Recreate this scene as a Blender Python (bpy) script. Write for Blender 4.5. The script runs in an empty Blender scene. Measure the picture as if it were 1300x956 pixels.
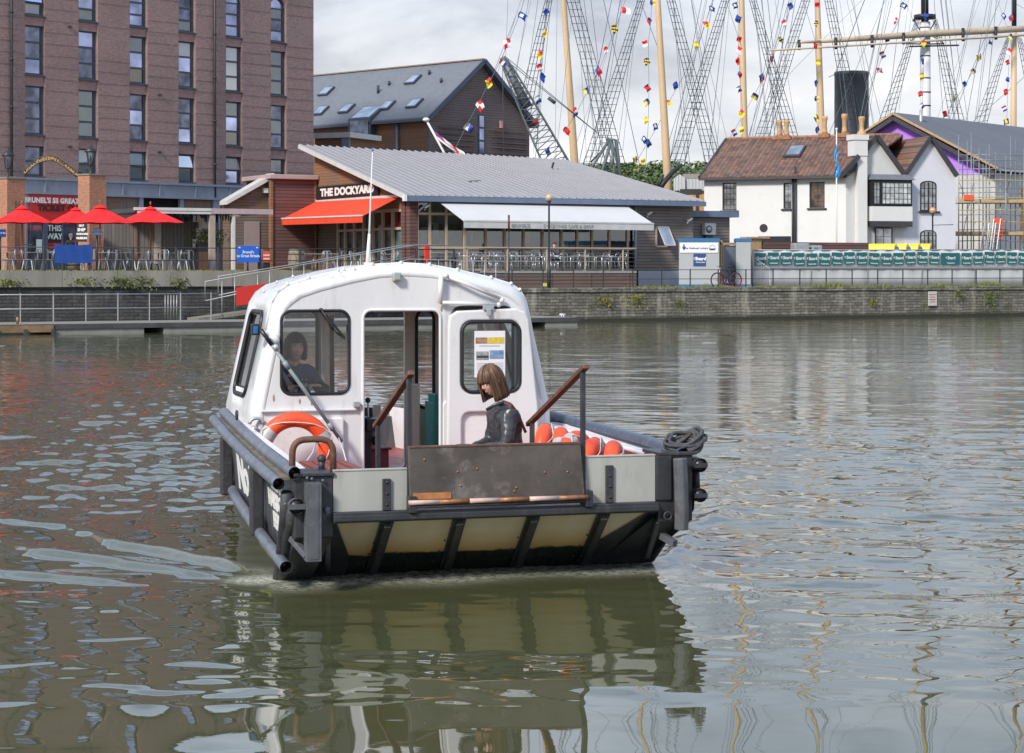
import bpy, math, random
import numpy as np
from mathutils import Vector, Matrix
random.seed(11)
R = math.radians
PI = math.pi
scene = bpy.context.scene
COL = scene.collection
CAM_H, F, HY = 2.3, 2600.0, 343.0     # eye height (m), focal length in photo pixels, horizon row

def P(px, py, Y):
    "the point that stands at depth Y behind photo position px, py"
    return Vector(((px - 650.0) * Y / F, Y, CAM_H - (py - HY) * Y / F))

def K(o, d, px):
    "distance along the ground line o + k d at which it passes column px"
    p = (px - 650.0) / F
    return (p * o[1] - o[0]) / (d[0] - p * d[1])

# ---------------------------------------------------------------- mesh builder
class MB:
    def __init__(s):
        s.v = []; s.f = []; s.m = []; s.sm = []
    def add(s, vs, fs, mi=0, smooth=False):
        b = len(s.v)
        s.v += [tuple(v) for v in vs]
        for f in fs:
            s.f.append(tuple(i + b for i in f)); s.m.append(mi); s.sm.append(smooth)
        return s
    def box(s, x0, x1, y0, y1, z0, z1, mi=0):
        vs = [(x0,y0,z0),(x1,y0,z0),(x1,y1,z0),(x0,y1,z0),(x0,y0,z1),(x1,y0,z1),(x1,y1,z1),(x0,y1,z1)]
        return s.add(vs, [(0,3,2,1),(4,5,6,7),(0,1,5,4),(1,2,6,5),(2,3,7,6),(3,0,4,7)], mi)
    def hexa(s, vs, mi=0):
        return s.add(vs, [(0,3,2,1),(4,5,6,7),(0,1,5,4),(1,2,6,5),(2,3,7,6),(3,0,4,7)], mi)
    def quad(s, a, b, c, d, mi=0, smooth=False):
        return s.add([a,b,c,d], [(0,1,2,3)], mi, smooth)
    def bar(s, p0, p1, w, h, mi=0, up=(0,0,1)):
        p0 = Vector(p0); p1 = Vector(p1); d = (p1 - p0).normalized(); u = Vector(up)
        if abs(d.dot(u)) > .98: u = Vector((0,1,0))
        x = d.cross(u).normalized() * (w/2); z = x.cross(d).normalized() * (h/2)
        return s.hexa([p0-x-z, p0+x-z, p1+x-z, p1-x-z, p0-x+z, p0+x+z, p1+x+z, p1-x+z], mi)
    def tube(s, pts, r, n=8, mi=0, closed=False, cap=True, smooth=True, flat=1.0):
        pts = [Vector(p) for p in pts]; N = len(pts)
        rs = r if isinstance(r, (list, tuple)) else [r]*N
        T = []
        for i in range(N):
            a = pts[(i-1) % N] if (closed or i > 0) else pts[i]
            b = pts[(i+1) % N] if (closed or i < N-1) else pts[i]
            T.append((b - a).normalized())
        u = Vector((0,0,1))
        if abs(T[0].dot(u)) > .9: u = Vector((1,0,0))
        x = T[0].cross(u).normalized(); vs = []
        for i in range(N):
            x = (x - T[i]*x.dot(T[i])).normalized(); y = T[i].cross(x)
            for k in range(n):
                a = 2*PI*k/n
                vs.append(pts[i] + x*math.cos(a)*rs[i] + y*math.sin(a)*rs[i]*flat)
        fs = []
        for i in range(N if closed else N-1):
            j = (i+1) % N
            for k in range(n):
                fs.append((i*n+k, i*n+(k+1)%n, j*n+(k+1)%n, j*n+k))
        if cap and not closed:
            fs.append(tuple(range(n-1,-1,-1))); fs.append(tuple((N-1)*n+k for k in range(n)))
        return s.add(vs, fs, mi, smooth)
    def lathe(s, prof, c=(0,0,0), n=16, mi=0, smooth=True):
        vs = []; fs = []
        for r, z in prof:
            for k in range(n):
                a = 2*PI*k/n; vs.append((c[0]+r*math.cos(a), c[1]+r*math.sin(a), c[2]+z))
        for i in range(len(prof)-1):
            for k in range(n):
                fs.append((i*n+k, i*n+(k+1)%n, (i+1)*n+(k+1)%n, (i+1)*n+k))
        fs.append(tuple(range(n-1,-1,-1))); fs.append(tuple((len(prof)-1)*n+k for k in range(n)))
        return s.add(vs, fs, mi, smooth)
    def ball(s, c, r, n=12, m=8, mi=0):
        rx, ry, rz = r if isinstance(r, (tuple, list)) else (r, r, r)
        vs = []; fs = []
        for i in range(m+1):
            t = PI*i/m
            for k in range(n):
                a = 2*PI*k/n
                vs.append((c[0]+rx*math.sin(t)*math.cos(a), c[1]+ry*math.sin(t)*math.sin(a), c[2]+rz*math.cos(t)))
        for i in range(m):
            for k in range(n):
                fs.append((i*n+k, (i+1)*n+k, (i+1)*n+(k+1)%n, i*n+(k+1)%n))
        return s.add(vs, fs, mi, True)
    def prism(s, poly, y0, y1, mi=0, ax='y'):
        "poly in (x,z) swept along y; or in (y,z) along x; or in (x,y) along z"
        def q(a, b, c):
            return (a, c, b) if ax == 'y' else ((c, a, b) if ax == 'x' else (a, b, c))
        n = len(poly)
        vs = [q(a, b, y0) for a, b in poly] + [q(a, b, y1) for a, b in poly]
        fs = [tuple(range(n)), tuple(range(2*n-1, n-1, -1))]
        for i in range(n):
            j = (i+1) % n; fs.append((i, i+n, j+n, j))
        return s.add(vs, fs, mi)
    def xf(s, M, start=0):
        s.v[start:] = [tuple(M @ Vector(v)) for v in s.v[start:]]; return s
    def build(s, name, mats, parent=None, loc=None, rz=None, bevel=0.0, rot=None, fixn=True):
        me = bpy.data.meshes.new(name)
        me.from_pydata(s.v, [], s.f)
        if not isinstance(mats, (list, tuple)): mats = [mats]
        for m in mats: me.materials.append(m)
        me.polygons.foreach_set('material_index', s.m)
        me.polygons.foreach_set('use_smooth', s.sm)
        me.update()
        if fixn:
            import bmesh
            b = bmesh.new(); b.from_mesh(me); bmesh.ops.recalc_face_normals(b, faces=b.faces); b.to_mesh(me); b.free()
        o = bpy.data.objects.new(name, me); COL.objects.link(o)
        if parent is not None: o.parent = parent
        if loc is not None: o.location = loc
        if rz is not None: o.rotation_euler = (0, 0, rz)
        if rot is not None: o.rotation_euler = rot
        if bevel:
            md = o.modifiers.new('edge', 'BEVEL'); md.width = bevel; md.segments = 2; md.limit_method = 'ANGLE'; md.angle_limit = R(40)
        return o

def tag(o, label, cat, group=None):
    o['label'] = label; o['category'] = cat
    if group: o['group'] = group
    return o
def structure(o): o['kind'] = 'structure'; return o
def stuff(o, label=None, cat=None):
    o['kind'] = 'stuff'
    if label: o['label'] = label; o['category'] = cat
    return o
def empty(name, loc, rz=0, label=None, cat=None, group=None):
    o = bpy.data.objects.new(name, None); COL.objects.link(o)
    o.location = loc; o.rotation_euler = (0, 0, rz); o.empty_display_size = .2
    if label: tag(o, label, cat, group)
    return o
def copy_tree(o, parent=None):
    c = o.copy(); COL.objects.link(c)
    c.parent = parent
    for ch in [k for k in o.children]:
        copy_tree(ch, c)
    return c

def curve_mesh(cu):
    o = bpy.data.objects.new('tmp', cu); COL.objects.link(o)
    bpy.context.view_layer.update()
    dg = bpy.context.evaluated_depsgraph_get()
    me = o.evaluated_get(dg).to_mesh()
    vs = [v.co.copy() for v in me.vertices]; fs = [tuple(p.vertices) for p in me.polygons]
    o.evaluated_get(dg).to_mesh_clear()
    bpy.data.objects.remove(o); bpy.data.curves.remove(cu)
    return vs, fs

def plate(mb, outer, holes, thick, bevel, fn, mi=0):
    "flat sheet with holes in (a,b); fn maps (a,b,c) to the part's space"
    cu = bpy.data.curves.new('plate', 'CURVE'); cu.dimensions = '2D'; cu.fill_mode = 'BOTH'
    cu.extrude = max(thick/2 - bevel, 0.0005); cu.bevel_depth = bevel; cu.bevel_resolution = 2; cu.offset = -bevel
    for poly in [outer] + holes:
        sp = cu.splines.new('POLY'); sp.points.add(len(poly)-1)
        for i, (a, b) in enumerate(poly): sp.points[i].co = (a, b, 0, 1)
        sp.use_cyclic_u = True
    vs, fs = curve_mesh(cu)
    mb.add([fn(*v) for v in vs], fs, mi)

def text(mb, body, size, fn, mi=0, depth=.01, bold=0.0, align='CENTER', spacing=1.0, line=1.0):
    cu = bpy.data.curves.new('txt', 'FONT'); cu.body = body; cu.size = size; cu.extrude = depth/2; cu.offset = bold
    cu.align_x = align; cu.align_y = 'CENTER'; cu.space_character = spacing; cu.space_line = line; cu.resolution_u = 3
    vs, fs = curve_mesh(cu)
    mb.add([fn(*v) for v in vs], fs, mi)

def rrect(x0, x1, z0, z1, r, n=5):
    out = []
    rr = r if isinstance(r, (list, tuple)) else (r,)*4
    for (cx, cz, a0, q) in ((x1, z1, 0, rr[0]), (x0, z1, 90, rr[1]), (x0, z0, 180, rr[2]), (x1, z0, 270, rr[3])):
        sx = -1 if cx == x1 else 1; sz = -1 if cz == z1 else 1
        for k in range(n+1):
            a = R(a0 + 90*k/n); out.append((cx + sx*q + q*math.cos(a), cz + sz*q + q*math.sin(a)))
    return out
FR = lambda y: (lambda a, b, c: (a, y - c, b))       # sheet facing -y

# ---------------------------------------------------------------- materials
class NT:
    def __init__(s, name):
        s.mat = bpy.data.materials.new(name); s.mat.use_nodes = True
        s.t = s.mat.node_tree; s.b = s.t.nodes['Principled BSDF']
        s.co = s.t.nodes.new('ShaderNodeTexCoord').outputs['Object']
    def n(s, typ, **kw):
        nd = s.t.nodes.new(typ)
        for k, v in kw.items():
            if k in nd.inputs.keys() and not hasattr(nd, k): nd.inputs[k].default_value = v
            else: setattr(nd, k, v)
        return nd
    def l(s, a, b): s.t.links.new(a, b)
    def put(s, sock, v):
        if hasattr(v, 'is_linked') or hasattr(v, 'links'): s.l(v, sock)
        else: sock.default_value = v
    def math(s, op, a, b=0.0, c=None, clamp=False):
        m = s.t.nodes.new('ShaderNodeMath'); m.operation = op; m.use_clamp = clamp
        s.put(m.inputs[0], a); s.put(m.inputs[1], b)
        if c is not None: s.put(m.inputs[2], c)
        return m.outputs[0]
    def noise(s, scale, detail=3, rough=.55, vec=None, dim='3D'):
        m = s.t.nodes.new('ShaderNodeTexNoise'); m.inputs['Scale'].default_value = scale
        m.inputs['Detail'].default_value = detail; m.inputs['Roughness'].default_value = rough
        s.l(vec if vec is not None else s.co, m.inputs['Vector']); return m.outputs['Fac']
    def mapv(s, sc=(1,1,1), rot=(0,0,0), vec=None):
        m = s.t.nodes.new('ShaderNodeMapping'); m.inputs['Scale'].default_value = sc; m.inputs['Rotation'].default_value = rot
        s.l(vec if vec is not None else s.co, m.inputs['Vector']); return m.outputs['Vector']
    def ramp(s, fac, stops, interp='LINEAR'):
        m = s.t.nodes.new('ShaderNodeValToRGB'); m.color_ramp.interpolation = interp
        e = m.color_ramp.elements
        while len(e) < len(stops): e.new(.5)
        for i, (p, c) in enumerate(stops):
            e[i].position = p; e[i].color = (c if len(c) == 4 else (*c, 1)) if isinstance(c, (tuple, list)) else (c, c, c, 1)
        s.l(fac, m.inputs[0]); return m.outputs[0]
    def mix(s, f, a, b, mode='MIX'):
        m = s.t.nodes.new('ShaderNodeMix'); m.data_type = 'RGBA'; m.blend_type = mode
        s.put(m.inputs[0], f)
        for i, v in ((6, a), (7, b)):
            if isinstance(v, (tuple, list)): m.inputs[i].default_value = (*v[:3], 1)
            elif isinstance(v, (int, float)): m.inputs[i].default_value = (v, v, v, 1)
            else: s.l(v, m.inputs[i])
        return m.outputs[2]
    def uv(s):
        sp = s.t.nodes.new('ShaderNodeSeparateXYZ'); s.l(s.co, sp.inputs[0])
        u = s.math('ADD', sp.outputs[0], sp.outputs[1])
        cb = s.t.nodes.new('ShaderNodeCombineXYZ'); s.l(u, cb.inputs[0]); s.l(sp.outputs[2], cb.inputs[1])
        return u, sp.outputs[2], cb.outputs[0]
    def sep(s):
        sp = s.t.nodes.new('ShaderNodeSeparateXYZ'); s.l(s.co, sp.inputs[0]); return sp.outputs
    def bump(s, h, strength=.3, dist=.01):
        m = s.t.nodes.new('ShaderNodeBump'); m.inputs['Strength'].default_value = strength; m.inputs['Distance'].default_value = dist
        s.l(h, m.inputs['Height']); s.l(m.outputs[0], s.b.inputs['Normal'])
    def fin(s, col=None, rough=None, metal=0.0, spec=None, coat=0.0):
        if col is not None:
            if isinstance(col, (tuple, list)): s.b.inputs['Base Color'].default_value = (*col[:3], 1)
            else: s.l(col, s.b.inputs['Base Color'])
        if rough is not None: s.put(s.b.inputs['Roughness'], rough)
        s.b.inputs['Metallic'].default_value = metal
        if spec is not None: s.b.inputs['Specular IOR Level'].default_value = spec
        if coat: s.b.inputs['Coat Weight'].default_value = coat; s.b.inputs['Coat Roughness'].default_value = .15
        return s.mat

def C_(c, k): return tuple(min(1.0, x*k) for x in c)

def paint(name, col, rough=.5, var=.12, scale=3.0, metal=0.0, dirt=None, dirt_amt=.3, bump=0.0, bscale=40, coat=0.0, spec=None, streak=False):
    t = NT(name)
    vec = t.mapv((1, 1, .25)) if streak else t.co
    a = t.noise(scale, 4, .6, vec)
    c = t.mix(t.ramp(a, [(.3, 0.0), (.7, 1.0)]), C_(col, 1-var), C_(col, 1+var))
    if dirt:
        d = t.noise(scale*1.7+.3, 6, .65, vec)
        c = t.mix(t.ramp(d, [(.55, 0.0), (.75, dirt_amt)]), c, dirt)
    if bump: t.bump(t.noise(bscale, 3), bump, .01)
    r = t.ramp(t.noise(scale*2.3, 3), [(.3, max(rough-.1, .02)), (.7, min(rough+.1, 1))])
    return t.fin(c, r, metal, spec, coat)

def brick(name, c1, c2, mortar, bw=.225, bh=.075, ms=.012, patch=None, bump=.4, var2=None):
    t = NT(name); u, v, uv = t.uv()
    b = t.t.nodes.new('ShaderNodeTexBrick'); t.l(uv, b.inputs['Vector'])
    b.inputs['Color1'].default_value = (*c1, 1); b.inputs['Color2'].default_value = (*c2, 1); b.inputs['Mortar'].default_value = (*mortar, 1)
    b.inputs['Scale'].default_value = 1.0; b.inputs['Mortar Size'].default_value = ms; b.inputs['Brick Width'].default_value = bw
    b.inputs['Row Height'].default_value = bh; b.inputs['Bias'].default_value = -.1; b.inputs['Mortar Smooth'].default_value = .3
    n1 = t.noise(.7, 4, .6); n2 = t.noise(6, 4, .7)
    c = t.mix(t.ramp(n1, [(.3, 0.0), (.7, .35)]), b.outputs['Color'], C_(c1, 1.5))
    c = t.mix(t.ramp(n2, [(.45, 0.0), (.75, .5)]), c, C_(c2, .55))
    if patch:
        n3 = t.noise(.35, 5, .7); c = t.mix(t.ramp(n3, [(.5, 0.0), (.7, .6)]), c, patch)
    t.bump(t.math('SUBTRACT', n2, b.outputs['Fac']), bump, .02)
    return t.fin(c, .85)

def boards(name, c1, c2, period=.15, gap=.08, vertical=False, blen=2.6, grey=None, rough=.8):
    t = NT(name); u, v, uv = t.uv()
    if vertical: u, v = v, u
    q = t.math('DIVIDE', v, period); row = t.math('FLOOR', q); fr = t.math('FRACT', q)
    off = t.math('MULTIPLY', row, 1.37)
    seg = t.math('FLOOR', t.math('DIVIDE', t.math('ADD', u, off), blen))
    cb = t.t.nodes.new('ShaderNodeCombineXYZ'); t.l(row, cb.inputs[0]); t.l(seg, cb.inputs[1])
    wn = t.t.nodes.new('ShaderNodeTexWhiteNoise'); wn.noise_dimensions = '2D'; t.l(cb.outputs[0], wn.inputs['Vector'])
    cg = t.t.nodes.new('ShaderNodeCombineXYZ'); t.l(t.math('MULTIPLY', u, .8), cg.inputs[0]); t.l(t.math('MULTIPLY', v, 14), cg.inputs[1])
    t.l(row, cg.inputs[2])
    g = t.noise(1.6, 5, .65, cg.outputs[0])
    c = t.mix(wn.outputs[0], c1, c2)
    c = t.mix(t.ramp(g, [(.35, 0.0), (.7, .55)]), c, C_(c1, .5))
    if grey:
        m = t.noise(.5, 4, .6); c = t.mix(t.ramp(m, [(.38, 0.0), (.62, .85)]), c, grey)
    ln = t.ramp(fr, [(0, 0.0), (gap*.5, 0.0), (gap, 1.0), (.97, 1.0), (1, .6)])
    c = t.mix(t.math('SUBTRACT', 1.0, ln), c, C_(c2, .12))
    t.bump(t.math('ADD', ln, t.math('MULTIPLY', g, .3)), .6, .02)
    return t.fin(c, rough)

def glass(name, tint=(1,1,1), refl=.12, rough=.02):
    "thin window pane: lets the view through and mirrors part of the light"
    m = bpy.data.materials.new(name); m.use_nodes = True; t = m.node_tree; t.nodes.clear()
    o = t.nodes.new('ShaderNodeOutputMaterial'); tr = t.nodes.new('ShaderNodeBsdfTransparent'); gl = t.nodes.new('ShaderNodeBsdfGlossy')
    tr.inputs[0].default_value = (*tint, 1); gl.inputs['Roughness'].default_value = rough
    fr = t.nodes.new('ShaderNodeFresnel'); fr.inputs[0].default_value = 1.5
    a = t.nodes.new('ShaderNodeMath'); a.operation = 'ADD'; a.inputs[1].default_value = refl; a.use_clamp = True; t.links.new(fr.outputs[0], a.inputs[0])
    mx = t.nodes.new('ShaderNodeMixShader'); t.links.new(a.outputs[0], mx.inputs[0]); t.links.new(tr.outputs[0], mx.inputs[1]); t.links.new(gl.outputs[0], mx.inputs[2])
    t.links.new(mx.outputs[0], o.inputs[0]); return m

def darkglass(name, col, metal=.35, rough=.06, var=.5, scale=1.2):
    t = NT(name); a = t.noise(scale, 3, .5)
    c = t.mix(t.ramp(a, [(.35, 0.0), (.65, 1.0)]), C_(col, 1-var), C_(col, 1+var))
    t.bump(t.noise(1.5, 2), .08, .02)
    return t.fin(c, rough, metal, .8)

M = {}
M['white_grp'] = paint('white_grp', (.67,.67,.67), .34, .06, 3.2, dirt=(.34,.27,.22), dirt_amt=.55, streak=True, coat=.2)
M['white_panel'] = paint('white_panel', (.73,.71,.71), .4, .05, 3, dirt=(.4,.3,.27), dirt_amt=.35)
M['cream_grp'] = paint('cream_grp', (.78,.72,.58), .45, .08, 3, dirt=(.3,.2,.12), dirt_amt=.3)
M['black_paint'] = paint('black_paint', (.030,.032,.036), .45, .3, 6, dirt=(.14,.11,.09), dirt_amt=.5, bump=.25, bscale=30, streak=True)
M['rubber'] = paint('rubber', (.085,.09,.10), .55, .25, 7, dirt=(.2,.19,.18), dirt_amt=.5, bump=.2)
M['rubber_dark'] = paint('rubber_dark', (.03,.03,.034), .6, .3, 9, dirt=(.12,.12,.12), dirt_amt=.5, bump=.3)
M['tube_grey'] = paint('tube_grey', (.12,.13,.16), .42, .25, 8, dirt=(.30,.31,.33), dirt_amt=.6, bump=.1)
M['tube_blue'] = paint('tube_blue', (.06,.08,.12), .4, .2, 8, dirt=(.2,.22,.26), dirt_amt=.4)
M['hull_side'] = paint('hull_side', (.10,.105,.12), .5, .25, 4, dirt=(.03,.03,.03), dirt_amt=.5, streak=True)
M['orange'] = paint('orange', (.85,.085,.022), .42, .12, 6, dirt=(.45,.07,.03), dirt_amt=.5, bump=.1)
M['ring_band'] = paint('ring_band', (.42,.42,.42), .35, .1, 9)
M['rope_white'] = paint('rope_white', (.6,.58,.54), .8, .15, 30, bump=.4, bscale=90)
M['rope_dark'] = paint('rope_dark', (.07,.07,.075), .85, .35, 20, bump=.6, bscale=90)
M['rusty_rail'] = paint('rusty_rail', (.13,.06,.038), .6, .35, 12, dirt=(.26,.11,.05), dirt_amt=.6, bump=.3)
M['red_wood'] = paint('red_wood', (.22,.045,.03), .5, .3, 5, dirt=(.1,.05,.04), dirt_amt=.5)
M['red_deck'] = paint('red_deck', (.24,.05,.045), .5, .2, 3, dirt=(.1,.05,.05), dirt_amt=.5)
M['maroon'] = paint('maroon', (.09,.02,.025), .5, .3, 5, dirt=(.25,.2,.2), dirt_amt=.3)
M['plywood'] = paint('plywood', (.085,.072,.064), .5, .5, 2.6, dirt=(.33,.29,.28), dirt_amt=.6, bump=.15)
M['grey_steel'] = paint('grey_steel', (.36,.36,.33), .45, .16, 2.4, dirt=(.24,.17,.12), dirt_amt=.7, streak=True)
M['steel'] = paint('steel', (.5,.5,.5), .35, .12, 10, metal=.7)
M['alloy'] = paint('alloy', (.45,.47,.48), .4, .1, 8, metal=.5)
M['pole_grey'] = paint('pole_grey', (.22,.26,.27), .4, .15, 10)
M['copper'] = paint('copper', (.30,.13,.06), .45, .3, 14, metal=.2, dirt=(.08,.05,.04), dirt_amt=.9)
M['white_paint'] = paint('white_paint', (.75,.74,.72), .5, .06, 5)
M['teal'] = paint('teal', (.03,.32,.29), .4, .12, 4)
M['gasket'] = paint('gasket', (.012,.012,.014), .5, .2, 8)
M['boat_glass'] = glass('boat_glass', (.94,.97,1.0), .045)
M['black_plastic'] = paint('black_plastic', (.015,.015,.018), .4, .2, 8)
M['blue_lens'] = paint('blue_lens', (.02,.14,.35), .2, .1, 8)
M['green_lens'] = paint('green_lens', (.02,.22,.14), .2, .1, 8)
M['lamp_glass'] = paint('lamp_glass', (.35,.38,.33), .15, .1, 8)
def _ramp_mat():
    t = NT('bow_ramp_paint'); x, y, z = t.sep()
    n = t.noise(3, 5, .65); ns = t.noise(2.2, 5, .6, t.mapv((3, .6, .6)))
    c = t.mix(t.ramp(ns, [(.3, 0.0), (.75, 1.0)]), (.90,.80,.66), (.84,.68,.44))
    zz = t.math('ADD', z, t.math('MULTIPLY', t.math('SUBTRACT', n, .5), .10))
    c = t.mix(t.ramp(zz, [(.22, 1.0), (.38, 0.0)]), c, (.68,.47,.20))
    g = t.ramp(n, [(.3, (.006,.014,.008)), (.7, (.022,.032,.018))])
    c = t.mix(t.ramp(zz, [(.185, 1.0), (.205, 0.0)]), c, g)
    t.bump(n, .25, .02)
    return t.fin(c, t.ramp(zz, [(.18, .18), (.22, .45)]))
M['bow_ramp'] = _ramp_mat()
def _hull_mat():
    t = NT('hull_black'); x, y, z = t.sep(); n = t.noise(5, 5, .65); n2 = t.noise(9, 4, .6, t.mapv((1,1,.3)))
    c = t.mix(t.ramp(n2, [(.4, 0.0), (.75, .8)]), (.055,.06,.07), (.14,.14,.145))
    zz = t.math('ADD', z, t.math('MULTIPLY', t.math('SUBTRACT', n, .5), .12))
    c = t.mix(t.ramp(zz, [(.10, 1.0), (.22, 0.0)]), c, (.02,.03,.014))
    t.bump(n, .3, .02)
    return t.fin(c, .4)
M['hull'] = _hull_mat()
# ================================================================ the ferry
BO = Vector((-.08, 14.95, 0)); BR = math.atan2(.284, .959); BC, BS = math.cos(BR), math.sin(BR)
def bl(px, py, y):
    "boat-local point at distance y aft of the bow that stands behind photo position px, py"
    p = (px - 650.0) / F
    Y = (y - BO.x*BS + BO.y*BC) / (BC - p*BS); X = p*Y
    return Vector(((X-BO.x)*BC + (Y-BO.y)*BS, y, CAM_H - (py-HY)*Y/F))
def bside(px, x):
    "distance aft at which the fore-and-aft line x passes column px"
    p = (px - 650.0) / F
    return (p*(BO.y + x*BS) - BO.x - x*BC) / (-BS - p*BC)

ferry = empty('ferry_boat', BO, BR, 'small white and black passenger ferry with open bow ramp crossing the water', 'ferry')
def zgun(y, side): return (.86 + .062*y if side < 0 else .90 + .02*y) - .10*max(0, min(y,5)-3.3)
def xgun(y): return 1.55 + .01*min(y, 3.4) - (.0 if y < 3.3 else .20*(y-3.3))
def xwat(y): return 1.46 - .075*y
def xside(y, z):
    zs = .18 + .10*y; xg = xgun(y) - .02
    if z >= zs: return xg - .04*(1 - (z-zs)/max(.2, .85-zs))
    t = min(1, (zs-z)/(zs+.15)); return (xg-.04)*(1-t) + xwat(y)*t
def zlow(y): return .50 - .60*y if y < 1.05 else -.13 - .01*(y-1.05)
# hull sides
for sd in (-1, 1):
    mb = MB(); ys = [0,.12,.25,.4,.55,.7,.85,1.05,1.4,1.8,2.2,2.6,3.0,3.4,3.8,4.4,5.0,5.7,6.4,6.9]; nz = 10
    vs = []
    for y in ys:
        zt, zb = zgun(min(y,4.2), sd)-.04, zlow(y)
        for k in range(nz):
            z = zb + (zt-zb)*k/(nz-1)
            vs.append((sd*xside(y, z), y, z))
    fs = [(i*nz+k, (i+1)*nz+k, (i+1)*nz+k+1, i*nz+k+1) for i in range(len(ys)-1) for k in range(nz-1)]
    mb.add(vs, fs, 0, True)
    # inner skin
    vi = [(v[0]-sd*.05, v[1], v[2]) for v in vs]
    mb.add(vi, fs, 1, True)
    o = mb.build('hull_side', [M['hull'], M['white_panel']], ferry, fixn=False)
mb = MB()   # stern, bottom
mb.hexa([(-xwat(6.9),6.85,-.13),(xwat(6.9),6.85,-.13),(xwat(6.9),6.95,-.13),(-xwat(6.9),6.95,-.13),(-xgun(6.9),6.85,.75),(xgun(6.9),6.85,.75),(xgun(6.9),6.95,.75),(-xgun(6.9),6.95,.75)])
mb.build('transom', M['hull'], ferry)
# deck
mb = MB()
mb.add([(-1.46,.17,.42),(1.46,.17,.42),(1.46,3.4,.42),(1.0,6.85,.42),(-1.0,6.85,.42),(-1.46,3.4,.42)], [(0,1,2,3,4,5)])
mb.build('deck', M['red_deck'], ferry)
# raked bow face
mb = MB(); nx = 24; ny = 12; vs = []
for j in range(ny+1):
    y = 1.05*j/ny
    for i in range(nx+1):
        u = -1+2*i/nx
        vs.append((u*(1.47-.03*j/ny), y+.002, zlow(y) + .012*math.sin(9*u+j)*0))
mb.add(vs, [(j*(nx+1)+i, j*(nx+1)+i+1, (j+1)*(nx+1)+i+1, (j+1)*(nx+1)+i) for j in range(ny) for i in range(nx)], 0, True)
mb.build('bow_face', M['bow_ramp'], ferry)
def slope(x, y, lift=0.0): return Vector((x, y - lift*.5, zlow(y) - lift*.86))
for px in (491, 583, 677, 766):
    mb = MB(); x = bl(px, 660, 0).x
    for w, h in ((.10, .02), (.05, .055)):
        a = slope(x, .0, h/2); b = slope(x+(.08 if px < 500 else .13), 1.0, h/2); mb.bar(a, b, w, h, up=(0,-.5,-.86))
    for k in range(5):
        for s_ in (-.035, .035):
            c = slope(x+s_, .12+.17*k, .024); mb.ball(c, .009, 6, 4)
    mb.build('bow_rib', M['black_paint'], ferry, bevel=.004)
# dark corner gussets on the rake
for sd, xa, xb in ((-1, 1.22, .98), (1, 1.13, .80)):
    mb = MB(); pts = [slope(sd*xa,.0,.012), slope(sd*1.49,.0,.012), slope(sd*1.45,1.04,.012), slope(sd*xb,1.04,.012), slope(sd*(xb+.03),.55,.012)]
    mb.add(pts, [(0,1,2,3,4)]); mb.build('bow_gusset', M['black_paint'], ferry)
# cross beam under the panels
x0 = bl(423, 650, -.05).x; x1 = bl(836, 640, -.05).x
mb = MB(); mb.box(x0, x1, -.06, .05, .50, .575); mb.box(x0, x1, -.075, -.06, .51, .555)
mb.build('rubbing_beam', M['black_paint'], ferry, bevel=.008)
# grey bow bulwark panels
gxl = bl(519, 600, 0).x; gxr = bl(742, 600, 0).x
for a, b, px, zt in ((x0+.01, gxl, 491, .865), (gxr, x1-.01, 774, .915)):
    mb = MB(); mb.box(a, b, -.01, .02, .575, zt); mb.box(a, b, -.015, .035, zt, zt+.012)
    mb.build('bow_bulwark', M['grey_steel'], ferry, bevel=.003)
    x = bl(px, 600, -.03).x; mb = MB(); mb.box(x-.03, x+.03, -.035, -.012, .578, zt-.06)
    for z in (.62, .70, .78): mb.ball((x, -.037, z), .012, 6, 4)
    mb.build('bulwark_strap', M['rubber_dark'], ferry, bevel=.006)
for x in (gxl, gxr-.0):
    mb = MB(); mb.box(x-.02, x+.035, -.1, .0, .56, .68); mb.build('hinge_bracket', M['black_paint'], ferry, bevel=.005)
# folding ramp board
a = bl(519, 566, -.07); b = bl(737, 563, -.07); c = bl(743, 632, -.07); d = bl(521, 640, -.07)
mb = MB()
zt = 1.025
mb.add([(a.x,-.07,zt),(b.x,-.07,zt),(c.x,-.07,.62),(d.x,-.07,.62),(a.x,-.03,zt),(b.x,-.03,zt),(c.x,-.03,.62),(d.x,-.03,.62)],
       [(0,1,2,3),(4,7,6,5),(0,4,5,1),(1,5,6,2),(2,6,7,3),(3,7,4,0)])
ramp = mb.build('ramp_board', M['plywood'], ferry, bevel=.004)
mb = MB(); mb.bar((a.x,-.05,zt+.006), (b.x,-.05,zt+.006), .05, .012); mb.build('board_edge', M['rusty_rail'], ramp)
mb = MB(); rnd = random.Random(3)
for k in range(8):
    mb.ball((a.x+.1+rnd.random()*1.1, -.071, .67+rnd.random()*.32), .009, 6, 4)
mb.build('screw_heads', M['copper'], ramp)
mb = MB(); mb.box(d.x+.02, d.x+.30, -.078, -.071, .655, .70); mb.build('bare_wood_patch', paint('bare_wood', (.42,.17,.06), .7, .3, 12), ramp)
mb = MB()
for k in range(6):
    t0, t1 = k/6, (k+1)/6; q = lambda t: (d.x-.02 + (c.x-d.x+.03)*t, -.10, .635)
    mb.tube([q(t0), q(t1)], .018, 10, 0 if k % 2 else 1)
mb.tube([(d.x-.02,-.085,.605),(c.x+.01,-.085,.605)], .014, 8, 2)
mb.build('hinge_pipe', [M['copper'], paint('pipe_stripe', (.55,.38,.33), .5, .2, 10), M['rubber_dark']], ferry)
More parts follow.
